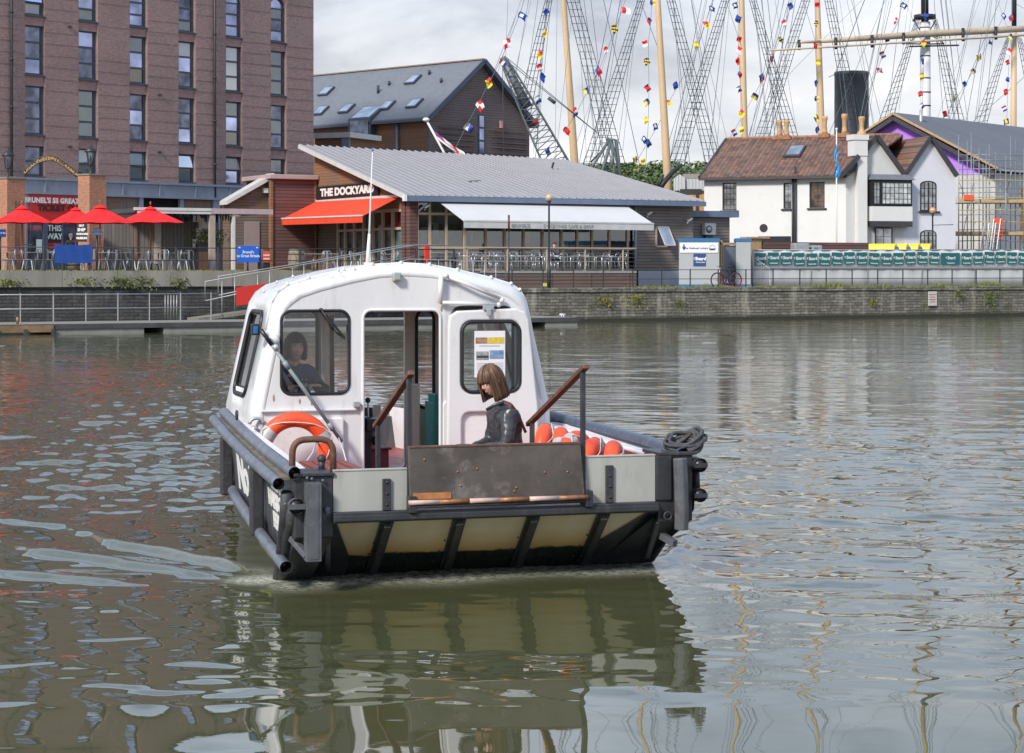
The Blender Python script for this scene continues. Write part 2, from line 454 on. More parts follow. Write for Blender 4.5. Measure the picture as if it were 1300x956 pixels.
# ramp hand rails
for px_t, py_t, px_b, py_b, yb in ((520, 476, 477, 541, 1.1), (741, 468, 671, 539, 1.3)):
    t_ = bl(px_t, py_t, -.02); b_ = bl(px_b, py_b, yb)
    mb = MB(); mb.bar(t_ + Vector((0,-.06,.02)), b_, .05, .035); o = mb.build('ramp_handrail', M['rusty_rail'], ferry, bevel=.006)
    p2 = t_ + (b_-t_)*.93
    mb = MB(); mb.bar((t_.x, 0.0, .56), (t_.x, 0.0, t_.z), .035, .035); mb.build('post', M['black_paint'], o, bevel=.004)
    mb = MB(); mb.bar((p2.x, p2.y, .42), (p2.x, p2.y, p2.z), .035, .035); mb.build('post', M['black_paint'], o, bevel=.004)
# side tubes
def side_tube(name, pts, r, m):
    mb = MB(); mb.tube(pts, r, 14, 0, cap=False); mb.tube(pts, r-.012, 14, 1, cap=False)
    a = Vector(pts[0]); b = Vector(pts[1]); d = (b-a).normalized()
    mb.tube([a+d*.06, a+d*.065], r-.011, 12, 1); return mb.build(name, [m, M['black_plastic']], ferry, fixn=False)
side_tube('rubbing_tube', [(-1.53,-.04,.865),(-1.545,1.2,.93),(-1.54,2.3,1.0),(-1.53,3.3,1.07)], .045, M['tube_grey'])
side_tube('rubbing_tube', [(-1.64,-.02,.79),(-1.65,1.2,.86),(-1.64,2.3,.935),(-1.62,3.3,1.01)], .043, M['tube_grey'])
side_tube('rubbing_tube', [(-1.56,.14,.175),(-1.57,1.2,.29),(-1.56,2.3,.41),(-1.52,3.3,.52)], .045, M['tube_grey'])
side_tube('rubbing_tube', [(1.43,.02,.915),(1.5,1.0,.93),(1.55,2.5,.935),(1.57,3.9,.95)], .05, M['tube_blue'])
side_tube('rubbing_tube', [(1.55,-.04,.84),(1.63,1.0,.85),(1.66,2.5,.86),(1.66,3.9,.88)], .05, M['tube_blue'])
mb = MB(); mb.bar((-1.59,.0,.825), (-1.57,3.25,1.02), .06, .02); mb.build('capping_board', paint('mossy_wood', (.15,.13,.09), .8, .3, 8), ferry)
mb = MB(); mb.tube([(-1.52,.85,.165),(-1.53,1.2,.205),(-1.51,2.3,.325),(-1.47,3.3,.435)], .035, 8); mb.build('slimy_chine', paint('slime', (.17,.19,.05), .6, .4, 6, dirt=(.05,.05,.03), dirt_amt=.7), ferry)
# vertical rubber fenders on the sides
for sd, pys in ((-1, (324, 286)), (1, ())):
    for px in pys:
        y = bside(px, -1.60); y = max(.6, min(3.2, y)); h = (y-1.2)*.055
        mb = MB(); mb.box(-1.64, -1.54, y-.055, y+.055, .27+h*1.7, .82+h); mb.build('side_fender', M['rubber_dark'], ferry, bevel=.015)
for y in (1.0, 2.9):
    mb = MB(); mb.box(1.58, 1.68, y-.1, y+.1, .30, .84); mb.build('side_fender', M['rubber_dark'], ferry, bevel=.015)
# lettering on the hull
def on_left(y0, z0, sx=1.0, tilt=.062):
    # text runs aft to fore on the left side (reads from outside)
    return lambda a, b, c: (-xside(y0-a, z0+b) - .004 - c, y0 - a*sx, z0 + b - tilt*a*sx)
mb = MB(); text(mb, 'No 7', .43, on_left(bside(308, -1.56), .62), depth=.006, bold=.012, spacing=.85)
mb.build('lettering', M['white_paint'], ferry)
mb = MB(); text(mb, 'CROSS\nHARBOUR\nFERRY', .165, on_left(bside(346, -1.56), .56), depth=.006, bold=.006, line=.9)
mb.build('lettering', M['white_paint'], ferry)
# eye bolt
mb = MB(); e = Vector((-1.585, 2.25, 1.085)); mb.tube([e+Vector((.0,.035*math.cos(a), .035+.035*math.sin(a))) for a in [2*PI*k/12 for k in range(12)]], .009, 6, closed=True)
mb.build('eye_bolt', M['rubber_dark'], ferry)
# ---- left bow corner
mb = MB()
xa, xb = bl(372, 606, 0).x, bl(424, 604, 0).x
mb.box(xa, xb, -.03, .34, .835, .86); mb.box(xa+.01, xb-.01, -.01, .28, .40, .835)
mb.add([(xa+.01,-.01,.40),(xb-.01,-.01,.40),(xb-.04,.62,.02),(xa+.05,.62,.02),(xa+.01,.5,.40),(xb-.01,.5,.40),(xb-.03,1.0,.0),(xa+.05,1.0,.0)],
       [(0,1,2,3),(4,7,6,5),(0,3,7,4),(1,5,6,2),(3,2,6,7),(0,4,5,1)])
mb.build('corner_post', M['black_paint'], ferry, bevel=.006)
mb = MB(); f0 = bl(389, 612, -.12).x; f1 = bl(408, 612, -.12).x
mb.box(f0, f1, -.13, -.02, .245, .80); mb.box(f0+.02, f1-.02, -.134, -.129, .26, .79); mb.build('bow_fender', M['rubber'], ferry, bevel=.01)
mb = MB(); q0 = bl(370, 683, .1); q1 = bl(390, 706, -.05); mb.bar(q0, q1, .05, .04); mb.build('fender_bracket', M['rubber'], ferry, bevel=.004)
mb = MB(); mb.tube([(xa+.01,.0,.62),(xa+.0,.16,.42),(xa+.03,.55,.10),(xa+.06,.9,-.1)], .050, 12)
mb.tube([(xa-.04,.02,.72),(xa-.035,.12,.5),(xa-.0,.5,.15),(xa+.03,.8,-.05)], .045, 10)
mb.build('corner_fender', M['rubber_dark'], ferry)
mb = MB(); c = bl(376, 643, -.06)
mb.tube([(c.x,-.08,c.z),(c.x,.05,c.z)], .055, 14, 0, cap=False); mb.tube([(c.x,-.078,c.z),(c.x,.05,c.z)], .045, 14, 1)
mb.box(c.x-.06, c.x+.06, -.095, -.08, c.z-.018, c.z+.018)
mb.build('pipe_end', [M['rubber'], M['black_plastic']], ferry)
mb = MB()
for px, py in ((390, 607), (396, 608), (410, 610), (362, 640)): mb.ball(bl(px, py, -.035), .012, 6, 4)
mb.tube([bl(415,645,-.03), bl(416,690,.2), bl(416,722,.6)], .022, 8)
mb.build('corner_bolts', M['tube_grey'], ferry)
hp = []
for k in range(13):
    a = PI*k/12; hp.append((-(math.cos(a)), math.sin(a)))
h0 = bl(371, 605, .05); h1 = bl(423, 605, .05); hx = (h0.x+h1.x)/2; hw = (h1.x-h0.x)/2
pts = [(h0.x, .05, .86)] + [(hx + hw*math.copysign(abs(a)**.55, a), .05, .98 + .115*b**.8) for a, b in hp] + [(h1.x, .05, .86)]
mb = MB(); mb.tube(pts, .024, 10); mb.build('mooring_hoop', M['rusty_rail'], ferry)
# slatted locker
mb = MB(); mb.box(-1.42, -.92, .38, 1.15, .42, .80); lk = mb.build('locker', M['white_panel'], ferry, bevel=.01)
mb = MB()
for k in range(6): mb.box(-1.45+k*.092, -1.38+k*.092, .34, 1.2, .81, .835)
mb.build('slatted_top', M['red_wood'], lk, bevel=.004)
mb = MB(); mb.tube([(-1.27,.30,.84),(-1.27,.30,.92)], .025, 8); mb.ball((-1.27,.30,.93), .035, 8, 6); mb.build('bollard', M['rubber_dark'], ferry)
# ---- right bow corner
xa, xb = bl(835, 590, 0).x, bl(880, 590, 0).x
mb = MB(); mb.box(xa, xb, -.03, .34, .915, .94); mb.box(xa+.0, xb-.01, -.01, .3, .42, .915)
mb.box(xa-.02, xa+.10, -.03, -.008, .585, .915)
mb.add([(xa-.06,-.012,.44),(xb-.01,-.01,.62),(xb-.02,.0,.42),(xb-.17,.75,.0),(xa-.28,1.0,.0),(xa-.2,.8,.02)], [(0,1,2,3,4,5)])
mb.add([(xb-.01,-.01,.62),(xb-.0,.35,.62),(xb-.02,1.0,-.02),(xb-.17,.75,-.02),(xb-.02,0,.42)], [(0,1,2,3,4)])
mb.build('corner_post', M['black_paint'], ferry, bevel=.005)
mb = MB(); f0 = bl(857, 600, -.12).x; f1 = bl(875, 600, -.12).x; fc = (f0+f1)/2; fr_ = (f1-f0)/2
mb.tube([(fc-.005,-.09,.90),(fc,-.10,.7),(fc+.005,-.10,.5),(fc+.005,-.09,.37)], fr_, 8, smooth=False); mb.build('bow_fender', M['rubber'], ferry, bevel=.008)
mb = MB(); mb.bar(bl(840,680,.1), bl(857,690,-.03), .05, .05); mb.bar(bl(836,662,.02), bl(822,707,.6), .035, .03); mb.build('fender_bracket', M['rubber'], ferry, bevel=.004)
for py in (590, 628):
    c = bl(886, py, .0); mb = MB()
    mb.tube([(c.x,-.06,c.z),(c.x,.1,c.z)], .052, 14, 0, cap=False); mb.tube([(c.x,-.055,c.z),(c.x,.1,c.z)], .043, 14, 1)
    mb.box(c.x-.055, c.x+.05, -.075, -.062, c.z-.016, c.z+.016); mb.build('pipe_end', [M['rubber_dark'], M['black_plastic']], ferry)
mb = MB(); mb.tube([bl(883,598,.05), bl(884,622,.05)], .03, 10); mb.tube([(xb-.0,.04,.64),(xb-.02,.2,.45),(xb-.1,.65,.05)], .035, 10)
mb.tube([bl(848,655,-.04)+Vector((.03*math.cos(a),0,.03*math.sin(a))) for a in [2*PI*k/10 for k in range(10)]], .01, 6, closed=True)
mb.build('corner_fender', M['rubber_dark'], ferry)
# white inner gunwale trim on the right
mb = MB(); mb.bar((1.36,.1,.87), (1.44,3.6,.895), .10, .03); mb.bar((1.42,.1,.80), (1.48,3.6,.82), .04, .12); mb.build('inner_gunwale', M['white_panel'], ferry, bevel=.01)
mb = MB(); mb.bar((-1.42,.3,.84), (-1.44,3.0,.99), .10, .03); mb.build('inner_gunwale', M['white_panel'], ferry, bevel=.01)

# ---- wheelhouse
def half_profile():
    return [(1.345,.40),(1.33,.8),(1.318,1.08),(1.28,1.25),(1.225,1.50),(1.165,1.75),(1.135,1.90),(1.11,2.0),(1.06,2.085),(.98,2.14),(.80,2.195),(.5,2.265),(.25,2.31),(0,2.325)]
HP = half_profile(); prof = [(-x, z) for x, z in HP] + [(x, z) for x, z in HP[-2::-1]]
def inset(k):
    out = []
    for x, z in prof:
        L = Vector((x, z-1.2)); q = 1 - k/max(L.length, .01)
        out.append((x*(1-k/1.32), z - (k*1.0 if z > 1.9 else 0)*(1 if z > 2.05 else .5)))
    return out
rings = [(3.00,.085),(3.012,.05),(3.035,.025),(3.07,.008),(3.12,0),(3.45,0),(4.10,0),(4.35,0),(4.46,.01),(4.5,.04)]
mb = MB(); npf = len(prof); vs = []
for y, k in rings: vs += [(x, y, z) for x, z in inset(k)]
fs = []
for i in range(len(rings)-1):
    for j in range(npf-1):
        side_hole = (5 <= i <= 5) and (j in (3,4,5,6-1) or j in (npf-2-3, npf-2-4, npf-2-5))
        if side_hole: continue
        fs.append((i*npf+j, i*npf+j+1, (i+1)*npf+j+1, (i+1)*npf+j))
mb.add(vs, fs, 0, True)
shell = mb.build('wheelhouse', M['white_grp'], ferry, fixn=False)
so = shell.modifiers.new('thick', 'SOLIDIFY'); so.thickness = .03; so.offset = 1
front_out = [(x, z) for x, z in inset(.075)]
WZ0, WZ1 = 1.235, 1.955
wx0, wx1 = bl(356, 440, 3).x, bl(443, 440, 3).x
dx0, dx1 = bl(460, 450, 3).x, bl(558, 450, 3).x
rx0, rx1 = bl(573, 450, 3).x, bl(650, 450, 3).x
mb = MB(); plate(mb, front_out, [rrect(wx0, wx1, WZ0, WZ1, .085), rrect(dx0, dx1, .44, 1.955, (.07,.07,.03,.03)), rrect(rx0, rx1, 1.2, 1.975, .08)], .05, .010, FR(3.0))
mb.build('front_panel', M['white_grp'], shell)
# rims round the openings
def ring_tube(name, poly, y, r, m, parent):
    mb = MB(); mb.tube([(a, y, b) for a, b in poly], r, 8, closed=True); return mb.build(name, m, parent)
ws = ring_tube('windscreen', rrect(wx0+.004, wx1-.004, WZ0+.004, WZ1-.004, .082), 2.975, .013, M['gasket'], shell)
mb = MB(); mb.quad((wx0,2.985,WZ0),(wx1,2.985,WZ0),(wx1,2.985,WZ1),(wx0,2.985,WZ1)); mb.build('pane', M['boat_glass'], ws)
mb = MB(); a = bl(408, 393, 2.93); b = bl(427, 422, 2.94); c = bl(437, 429, 2.95)
mb.tube([a, b, c], .006, 6); mb.bar(bl(414,400,2.94), bl(438,430,2.94), .012, .02); mb.tube([a, a+Vector((0,.06,0))], .014, 8)
mb.build('wiper', M['black_plastic'], ws)
ring_tube('doorway_trim', rrect(dx0, dx1, .44, 1.955, (.07,.07,.03,.03)), 2.975, .014, M['white_grp'], shell)
ring_tube('window_rim', rrect(rx0, rx1, 1.2, 1.975, .08), 2.975, .014, M['gasket'], shell)
# side windows
for sd in (-1, 1):
    mb = MB(); ps = []
    zs = [1.25, 1.9]; y0_, y1_ = 3.45, 4.10
    ins = dict((round(z,3), x) for x, z in HP)
    def xw(z): 
        for (xA,zA),(xB,zB) in zip(HP, HP[1:]):
            if zA <= z <= zB: return xA+(xB-xA)*(z-zA)/(zB-zA)
        return 1.2
    poly = rrect(3.45, 4.10, 1.20, 1.93, .10)
    mb.tube([(sd*(xw(z)+.034), y, z) for y, z in poly], .022, 8, closed=True)
    f = mb.build('side_window', M['gasket'], shell)
    mb = MB(); mb.add([(sd*(xw(z)+.02), y, z) for y, z in poly], [tuple(range(len(poly)))]); mb.build('pane', M['boat_glass'], f)
# rear wall with openings
mb = MB()
back_out = [(x, z) for x, z in inset(.06)]
px0, px1 = bl(513, 450, 4.45).x, bl(528, 450, 4.45).x
plate(mb, back_out, [rrect(-1.02, -.50, 1.05, 1.93, .08), rrect(bl(424,450,4.45).x, px0, .44, 1.93, .05), rrect(px1, .62, 1.0, 1.93, .09), rrect(.72, 1.05, 1.1, 1.9, .08)], .05, .008, FR(4.45))
rw = mb.build('rear_panel', M['cream_grp'], shell)
ring_tube('window_rim', rrect(px1, .62, 1.0, 1.93, .09), 4.42, .016, M['gasket'], rw)
ring_tube('window_rim', rrect(-1.02, -.50, 1.05, 1.93, .08), 4.42, .016, M['gasket'], rw)
# roof gutter trims
mb = MB(); tr = [(x*1.028, 3.16, z+.034) for x, z in prof if z > 1.6]
mb.tube(tr, .014, 6)
for k in range(3, len(tr)-3): 
    mb.ball(Vector(tr[k])+Vector((0,-.01,.008)), .018, 6, 4)
mb.build('roof_trim', M['white_grp'], shell)
mb = MB()  # rivet bumps along the roof edge
for px, py in ((335,370),(352,358),(372,351),(430,343),(450,341),(610,354),(632,360),(650,368)):
    mb.ball(bl(px, py, 3.06)+Vector((0,0,.0)), .014, 6, 4)
mb.build('roof_fixings', M['white_grp'], shell)
# moulded recesses of the lower front
mb = MB(); lx0, lx1 = bl(343, 560, 2.96).x, bl(436, 560, 2.96).x
plate(mb, rrect(lx0, lx1, .44, 1.035, (.03,.02,.02,.02)), [], .05, .015, FR(2.955)); mb.build('lower_panel', M['white_panel'], shell)
mb = MB(); plate(mb, rrect(dx1+.02, rx1+.28, .44, 1.16, .05), [], .03, .01, FR(2.97)); mb.build('lower_panel', M['white_grp'], shell)
mb = MB(); mb.bar((-1.27,2.955,1.10), (bl(452,520,2.95).x,2.955,1.10), .03, .02); mb.bar((-1.27,2.965,.46), (dx0-.03,2.965,.46), .02, .05); mb.build('moulded_ledge', M['white_grp'], shell, bevel=.006)
mb = MB()
for px, py, h_ in ((383,524,.05),(380,509,.03),(371,534,.09),(395,512,.02),(347,505,.04),(560,392,.03),(560,440,.05),(456,520,.06)):
    c = bl(px, py, 2.968); mb.ball(c, (.006,.003,h_*.8), 8, 6)
mb.build('rust_runs', paint('rust_run', (.50,.27,.17), .7, .3, 20), shell)
mb = MB()
for px, py in ((325,538),):
    c = bl(px, py, 2.98); mb.tube([c+Vector((.06*math.cos(a), -.03, .05*math.sin(a))) for a in [PI*k/8 for k in range(9)]], .016, 6)
    mb.ball(c+Vector((-.02,-.03,-.04)), (.035,.03,.03), 8, 6)
mb.build('air_intake', M['alloy'], shell)
# sliding door
yd = 2.90
D = [bl(566, 560, yd), bl(574, 396, yd), bl(663, 391, yd), bl(682, 560, yd)]
xL, xR = D[0].x, D[3].x
mb = MB()
outer = [(xL, .5), (xR+.02, .5), (xR, 1.1), (D[2].x+.055, 1.86), (D[2].x+.02, 1.935), (D[2].x-.06, 1.965), (D[1].x+.04, 1.945), (D[1].x-.03, 1.90), (xL+.015, 1.80)]
w0, w1 = bl(584, 450, yd).x, bl(660, 450, yd).x
plate(mb, outer, [rrect(w0, w1, 1.225, 1.86, .10), rrect(w0+.01, w1-.03, .56, 1.06, (.05,.07,.03,.03))], .06, .018, FR(yd))
door = mb.build('sliding_door', M['white_grp'], shell)
mb = MB(); mb.box(w0-.01, w1-.01, yd+.01, yd+.02, .54, 1.08); mb.build('recessed_panel', M['white_panel'], door)
dw = ring_tube('door_window', rrect(w0+.012, w1-.012, 1.237, 1.848, .09), yd-.028, .015, M['gasket'], door)
mb = MB(); mb.quad((w0,yd,1.225),(w1,yd,1.225),(w1,yd,1.86),(w0,yd,1.86)); mb.build('pane', M['boat_glass'], dw)
# paper notice behind the pane
def sheet(mb, a, b, z0, z1, y, mi): mb.quad((a,y,z0),(b,y,z0),(b,y,z1),(a,y,z1), mi)
n0, n1 = bl(602, 450, yd).x, bl(641, 450, yd).x; nz0, nz1 = bl(620, 479, yd).z, bl(620, 420, yd).z
mb = MB(); mb.box(n0, n1, yd-.0075, yd-.005, nz0, nz1, 0); w_ = n1-n0; h_ = nz1-nz0; yy = yd-.010
sheet(mb, n0+.01, n0+w_*.42, nz1-h_*.27, nz1-h_*.14, yy, 1); sheet(mb, n0+w_*.44, n1-.01, nz1-h_*.27, nz1-h_*.14, yy, 2)
sheet(mb, n0+.015, n0+w_*.46, nz1-h_*.62, nz1-h_*.44, yy, 3); sheet(mb, n0+w_*.5, n1-.015, nz1-h_*.60, nz1-h_*.42, yy, 4)
sheet(mb, n0+.02, n0+w_*.46, nz1-h_*.58, nz1-h_*.53, yy-.001, 5)
for k in range(5): sheet(mb, n0+.02, n1-.02, nz1-h_*(.70+.04*k), nz1-h_*(.685+.04*k), yy, 6)
sheet(mb, n0+.04, n1-.05, nz1-h_*.33, nz1-h_*.31, yy, 6)
mb.build('paper_notice', [paint('paper', (.74,.74,.76), .7, .03, 5), paint('photo_tan', (.35,.2,.12), .5, .5, 30), paint('photo_yellow', (.65,.5,.05), .5, .2, 30),
         paint('photo_grey', (.3,.3,.32), .5, .5, 40), paint('photo_blue', (.16,.26,.4), .5, .4, 30), paint('photo_dark', (.05,.06,.05), .5, .5, 60), paint('print_grey', (.5,.5,.52), .7, .1, 60)], door)
mb = MB(); c = bl(620, 392, yd-.04); mb.box(c.x-.05, c.x+.05, yd-.05, yd-.03, c.z-.01, c.z+.03); mb.box(c.x-.02, c.x+.02, yd-.06, yd-.05, c.z-.06, c.z+.0)
mb.build('door_catch', M['alloy'], door, bevel=.004)
# door track brackets on the brow
mb = MB(); yb = 2.93
mb.tube([bl(560, 349, yb), bl(559, 385, yb)], .022, 8); mb.tube([bl(559, 384, yb), bl(635, 387, yb)], .017, 8)
mb.tube([bl(566, 350, yb), bl(600, 364, yb-.03), bl(637, 380, yb)], .016, 8); mb.ball(bl(566,350,yb-.01), .026, 8, 6); mb.ball(bl(637,381,yb), .026, 8, 6); mb.ball(bl(633,387,yb), .024, 8, 6)
mb.build('door_track_bracket', M['white_grp'], shell)
# brow lamp, running light, aerial
mb = MB(); c = bl(504, 351, 2.93); mb.box(c.x-.035, c.x+.035, 2.91, 2.98, c.z-.04, c.z+.035); o = mb.build('brow_lamp', M['alloy'], shell, bevel=.008)
mb = MB(); mb.box(c.x-.02, c.x+.02, 2.903, 2.91, c.z-.025, c.z+.02); mb.build('lens', M['lamp_glass'], o)
mb = MB(); c = bl(325, 418, 3.0); mb.box(c.x-.04, c.x+.03, 2.97, 3.05, c.z-.05, c.z+.045); o = mb.build('navigation_light', M['black_plastic'], shell, bevel=.006)
mb = MB(); mb.box(c.x-.03, c.x+.01, 2.962, 2.97, c.z-.035, c.z+.03); mb.build('lens', M['blue_lens'], o)
mb = MB(); a = bl(467, 342, 3.5); b = bl(473, 192, 3.5)
mb.tube([a-Vector((0,0,.03)), a+Vector((0,0,.06))], .035, 10); mb.tube([a+Vector((0,0,.06)), a+(b-a)*.3], [.022,.012], 8); mb.tube([a+(b-a)*.2, b], [.010,.004], 6, 0)
mb.tube([b, b+Vector((0,0,.025))], .009, 6, 1); mb.build('aerial', [M['white_paint'], M['blue_lens']], shell)
mb = MB()  # white round boss beside the windscreen, door hook
c = bl(348, 432, 2.96); mb.tube([c, c+Vector((0,-.03,0))], [.05,.04], 14); c = bl(453, 513, 2.96); mb.box(c.x-.03, c.x+.02, 2.93, 2.97, c.z-.02, c.z+.02, 1)
mb.build('front_fittings', [M['white_grp'], M['alloy']], shell)
# interior
mb = MB(); mb.box(-.36, .02, 3.7, 4.35, .42, .68, 0); mb.box(-.40, .04, 3.66, 4.38, .68, .70, 0); mb.build('engine_box', M['red_deck'], ferry, bevel=.01)
mb = MB(); mb.box(-.40, .0, 4.28, 4.36, .70, 1.02); mb.tube([(-.2,4.22,.9),(-.0,4.22,.9)], .02, 8, 1); mb.tube([(.015,4.2,.60),(.02,4.2,.9),(.02,4.2,1.05)], .04, 8, 1)
mb.build('engine_bulkhead', [M['maroon'], M['cream_grp']], ferry)
a = bl(462, 520, 3.4); b = bl(491, 590, 3.4)
mb = MB(); mb.box(a.x-.02, a.x+.06, 3.35, 3.5, .42, 1.0); mb.box(a.x+.0, a.x+.13, 3.30, 3.45, .88, .99); mb.ball((a.x+.08,3.29,.80), .04, 8, 6)
cons = mb.build('control_box', M['black_plastic'], ferry, bevel=.01)
mb = MB(); t0 = bl(468, 552, 3.4); t1 = bl(467, 508, 3.4); mb.tube([t0, t1], .008, 8, 0); mb.ball(t1, .025, 8, 6, 1); mb.build('throttle_lever', [M['steel'], M['black_plastic']], cons)
a = bl(541, 505, 4.2); b = bl(562, 565, 4.2)
mb = MB(); mb.box(a.x, b.x+.25, 3.9, 4.25, .45, 1.08); mb.box(a.x+.03, b.x+.25, 4.0, 4.25, 1.08, 1.15); mb.box(a.x, b.x+.25, 3.885, 3.9, .82, .85); mb.build('teal_seat_box', M['teal'], ferry, bevel=.02)
a = bl(527, 480, 3.9); b = bl(537, 570, 3.9)
mb = MB(); mb.box(a.x, b.x, 4.0, 4.1, .42, 1.25); mb.build('inner_bulkhead', M['cream_grp'], ferry, bevel=.015)
mb = MB(); mb.box(-1.2, -.5, 3.02, 3.22, .42, 1.18); dash = mb.build('dashboard', M['black_plastic'], ferry, bevel=.02)
mb = MB(); c = bl(433, 492, 3.1); mb.box(c.x-.03, c.x+.03, 3.05, 3.11, 1.18, 1.26, 0); mb.box(c.x-.02, c.x+.02, 3.04, 3.05, 1.2, 1.25, 1); mb.build('compass', [M['white_paint'], M['green_lens']], dash)
sw = Vector((-.80, 3.32, 1.27))
mb = MB(); mb.tube([sw+Vector((.19*math.cos(a), .12*math.sin(a), .05*math.sin(a))) for a in [2*PI*k/20 for k in range(20)]], .013, 8, closed=True)
mb.tube([sw, sw+Vector((0,-.1,-.12))], .02, 8); 
for a in (0, 2.1, 4.2): mb.tube([sw, sw+Vector((.19*math.cos(a), .12*math.sin(a), .05*math.sin(a)))], .008, 6)
mb.build('steering_wheel', M['black_plastic'], ferry)
mb = MB(); mb.box(-1.12, -.62, 3.62, 3.98, .85, .92, 0); mb.box(-1.10, -.64, 3.98, 4.04, .92, 1.45, 1); mb.box(-1.0, -.74, 3.68, 3.95, .42, .85, 0)
mb.build('helm_seat', [M['black_plastic'], paint('blue_vinyl', (.05,.09,.16), .5, .1, 4)], ferry, bevel=.02)
mb = MB(); mb.tube([bl(421,400,4.0), bl(422,520,4.0)], .022, 8, 0); mb.tube([bl(411,400,4.38), bl(412,520,4.38)], .03, 8, 1); mb.build('interior_pole', [M['maroon'], M['cream_grp']], ferry)
# passenger seat box in the open bow
mb = MB(); mb.box(.18, .72, 1.12, 1.62, .42, .70); mb.build('passenger_seat', M['red_deck'], ferry, bevel=.01)

# ---- life rings (carried by the ferry, things of their own)
def life_ring(loc, rot, label, Rr=.27, r=.062, group='orange life rings on the ferry', bands=4, ph=.6):
    e = empty('life_ring', ferry_w(loc), 0, label, 'life ring', group)
    e.rotation_euler = (rot[0], rot[1], rot[2])
    mb = MB(); mb.tube([(Rr*math.cos(a), 0, Rr*math.sin(a)) for a in [2*PI*k/48 for k in range(48)]], r, 14, closed=True, flat=1.0)
    mb.build('ring', M['orange'], e)
    for k in range(bands):
        a0 = ph + 2*PI*k/bands; mb = MB()
        mb.tube([(Rr*math.cos(a), 0, Rr*math.sin(a)) for a in [a0+.075*j for j in range(-2,3)]], r+.003, 14, cap=False); mb.build('reflective_band', M['ring_band'], e, fixn=False)
    mb = MB(); pts = []
    for k in range(bands):
        a0 = ph + 2*PI*k/bands
        for j in range(8):
            a = a0 + 2*PI/bands*j/8; q = math.sin(PI*j/8); pts.append(((Rr+r+.005 - .09*q)*math.cos(a), -.03-.045*q-.01, (Rr+r+.005 - .09*q)*math.sin(a)-.0))
    mb.tube(pts, .005, 6, closed=True); mb.build('grab_rope', M['rope_white'], e)
    return e
def ferry_w(v): return Matrix.Translation(BO) @ Matrix.Rotation(BR, 4, 'Z') @ Vector(v)
c = bl(374, 573, 2.62)
life_ring(c, (0, 0, BR), 'large orange life ring hung on the wheelhouse front beside the leaning grey pole', Rr=.268, r=.066, ph=.45, bands=3)
for px, py, y, ang, lab in (
    (699, 545, 2.55, 62, 'orange life ring closest to the wheelhouse in the row along the bulwark'),
    (719, 548, 2.20, 70, 'half hidden orange life ring just behind the upper handrail post'),
    (738, 556, 1.75, 40, 'faded pinkish orange life ring wedged in the middle of the row'),
    (761, 568, 1.05, 52, 'bright orange life ring with white rope just past the black handrail post'),
    (786, 570, .75, 66, 'narrow looking orange life ring at the bow end of the row')):
    c = bl(px, py+42, y)
    life_ring((c.x-.05, c.y, .71), (0, 0, BR + R(ang)), lab, Rr=.20, r=.064, ph=.3+y)
# boat hook leaning over the front
mb = MB(); a = bl(333, 421, 2.86); b = bl(434, 561, 2.80); mb.tube([a, b], .016, 10, 0); mb.tube([a+(a-b)*.02, a+(b-a)*.12], .019, 10, 1)
for q in (.30, .86): m_ = a+(b-a)*q; mb.tube([m_-(b-a)*.03, m_+(b-a)*.03], .024, 10, 0)
c = bl(350, 441, 2.84); mb.ball(c, .03, 8, 6, 2)
o = mb.build('boat_hook', [M['pole_grey'], M['black_plastic'], M['alloy']]); o.location = BO; o.rotation_euler = (0,0,BR)
tag(o, 'long grey boat hook pole leaning diagonally across the wheelhouse front', 'boat hook')
# coiled dark rope on the right corner
mb = MB(); rnd = random.Random(8); cen = (bl(868, 577, .12))
for k in range(14):
    pts = []; ph = rnd.random()*6; rr = .055+.05*rnd.random(); hz = rnd.random()*.07; tw = rnd.uniform(-.9,.9)
    for j in range(14):
        a = 2*PI*j/14; pts.append((cen.x + rr*1.7*math.cos(a+ph) + .02*math.sin(3*a+k), cen.y + .02 + rr*.7*math.sin(a+ph), .955 + hz + .05*math.sin(a+ph+tw) + .06*math.cos(a+ph)*(1 if tw > 0 else .4)))
    mb.tube(pts, .014, 6, closed=True)
o = mb.build('coiled_rope', M['rope_dark']); o.location = BO; o.rotation_euler = (0,0,BR); tag(o, 'dark coiled mooring rope heaped on top of the black bow corner', 'rope')
mb = MB(); mb.tube([bl(430,556,2.5), bl(436,572,2.2), bl(440,588,1.9), bl(434,598,1.7)], .006, 6)
mb.tube([bl(402,560,2.6), bl(397,575,2.2), bl(385,592,1.6), bl(388,600,1.3)], .008, 6)
o = mb.build('ring_lanyard', M['rope_white']); o.location = BO; o.rotation_euler = (0,0,BR); tag(o, 'thin pale cord trailing from the big life ring to the slatted locker', 'cord')
# ================================================================ people
M['skin'] = paint('skin', (.70,.43,.33), .5, .1, 9)
M['leather'] = paint('leather', (.04,.042,.048), .36, .3, 8, dirt=(.09,.09,.10), dirt_amt=.4, bump=.25, bscale=10)
M['denim'] = paint('denim', (.03,.04,.07), .8, .2, 20, bump=.2)
M['navy_knit'] = paint('navy_knit', (.07,.09,.15), .85, .2, 14, bump=.3, bscale=60)
M['shoe'] = paint('shoe', (.02,.018,.016), .5, .2, 10)
M['eye_white'] = paint('eye_white', (.7,.68,.66), .3, .02, 10)
M['eye_dark'] = paint('eye_dark', (.03,.02,.015), .2, .1, 10)
M['lips'] = paint('lips', (.42,.17,.14), .45, .1, 10)
M['teeth'] = paint('teeth', (.75,.72,.66), .3, .02, 10)
def hairmat(name, c1, c2):
    t = NT(name); n = t.noise(14, 4, .7, t.mapv((1, 1, .08))); c = t.mix(t.ramp(n, [(.3, 0.0), (.7, 1.0)]), c1, c2)
    z = t.sep()[2]; return t.fin(c, .38, 0, .5)
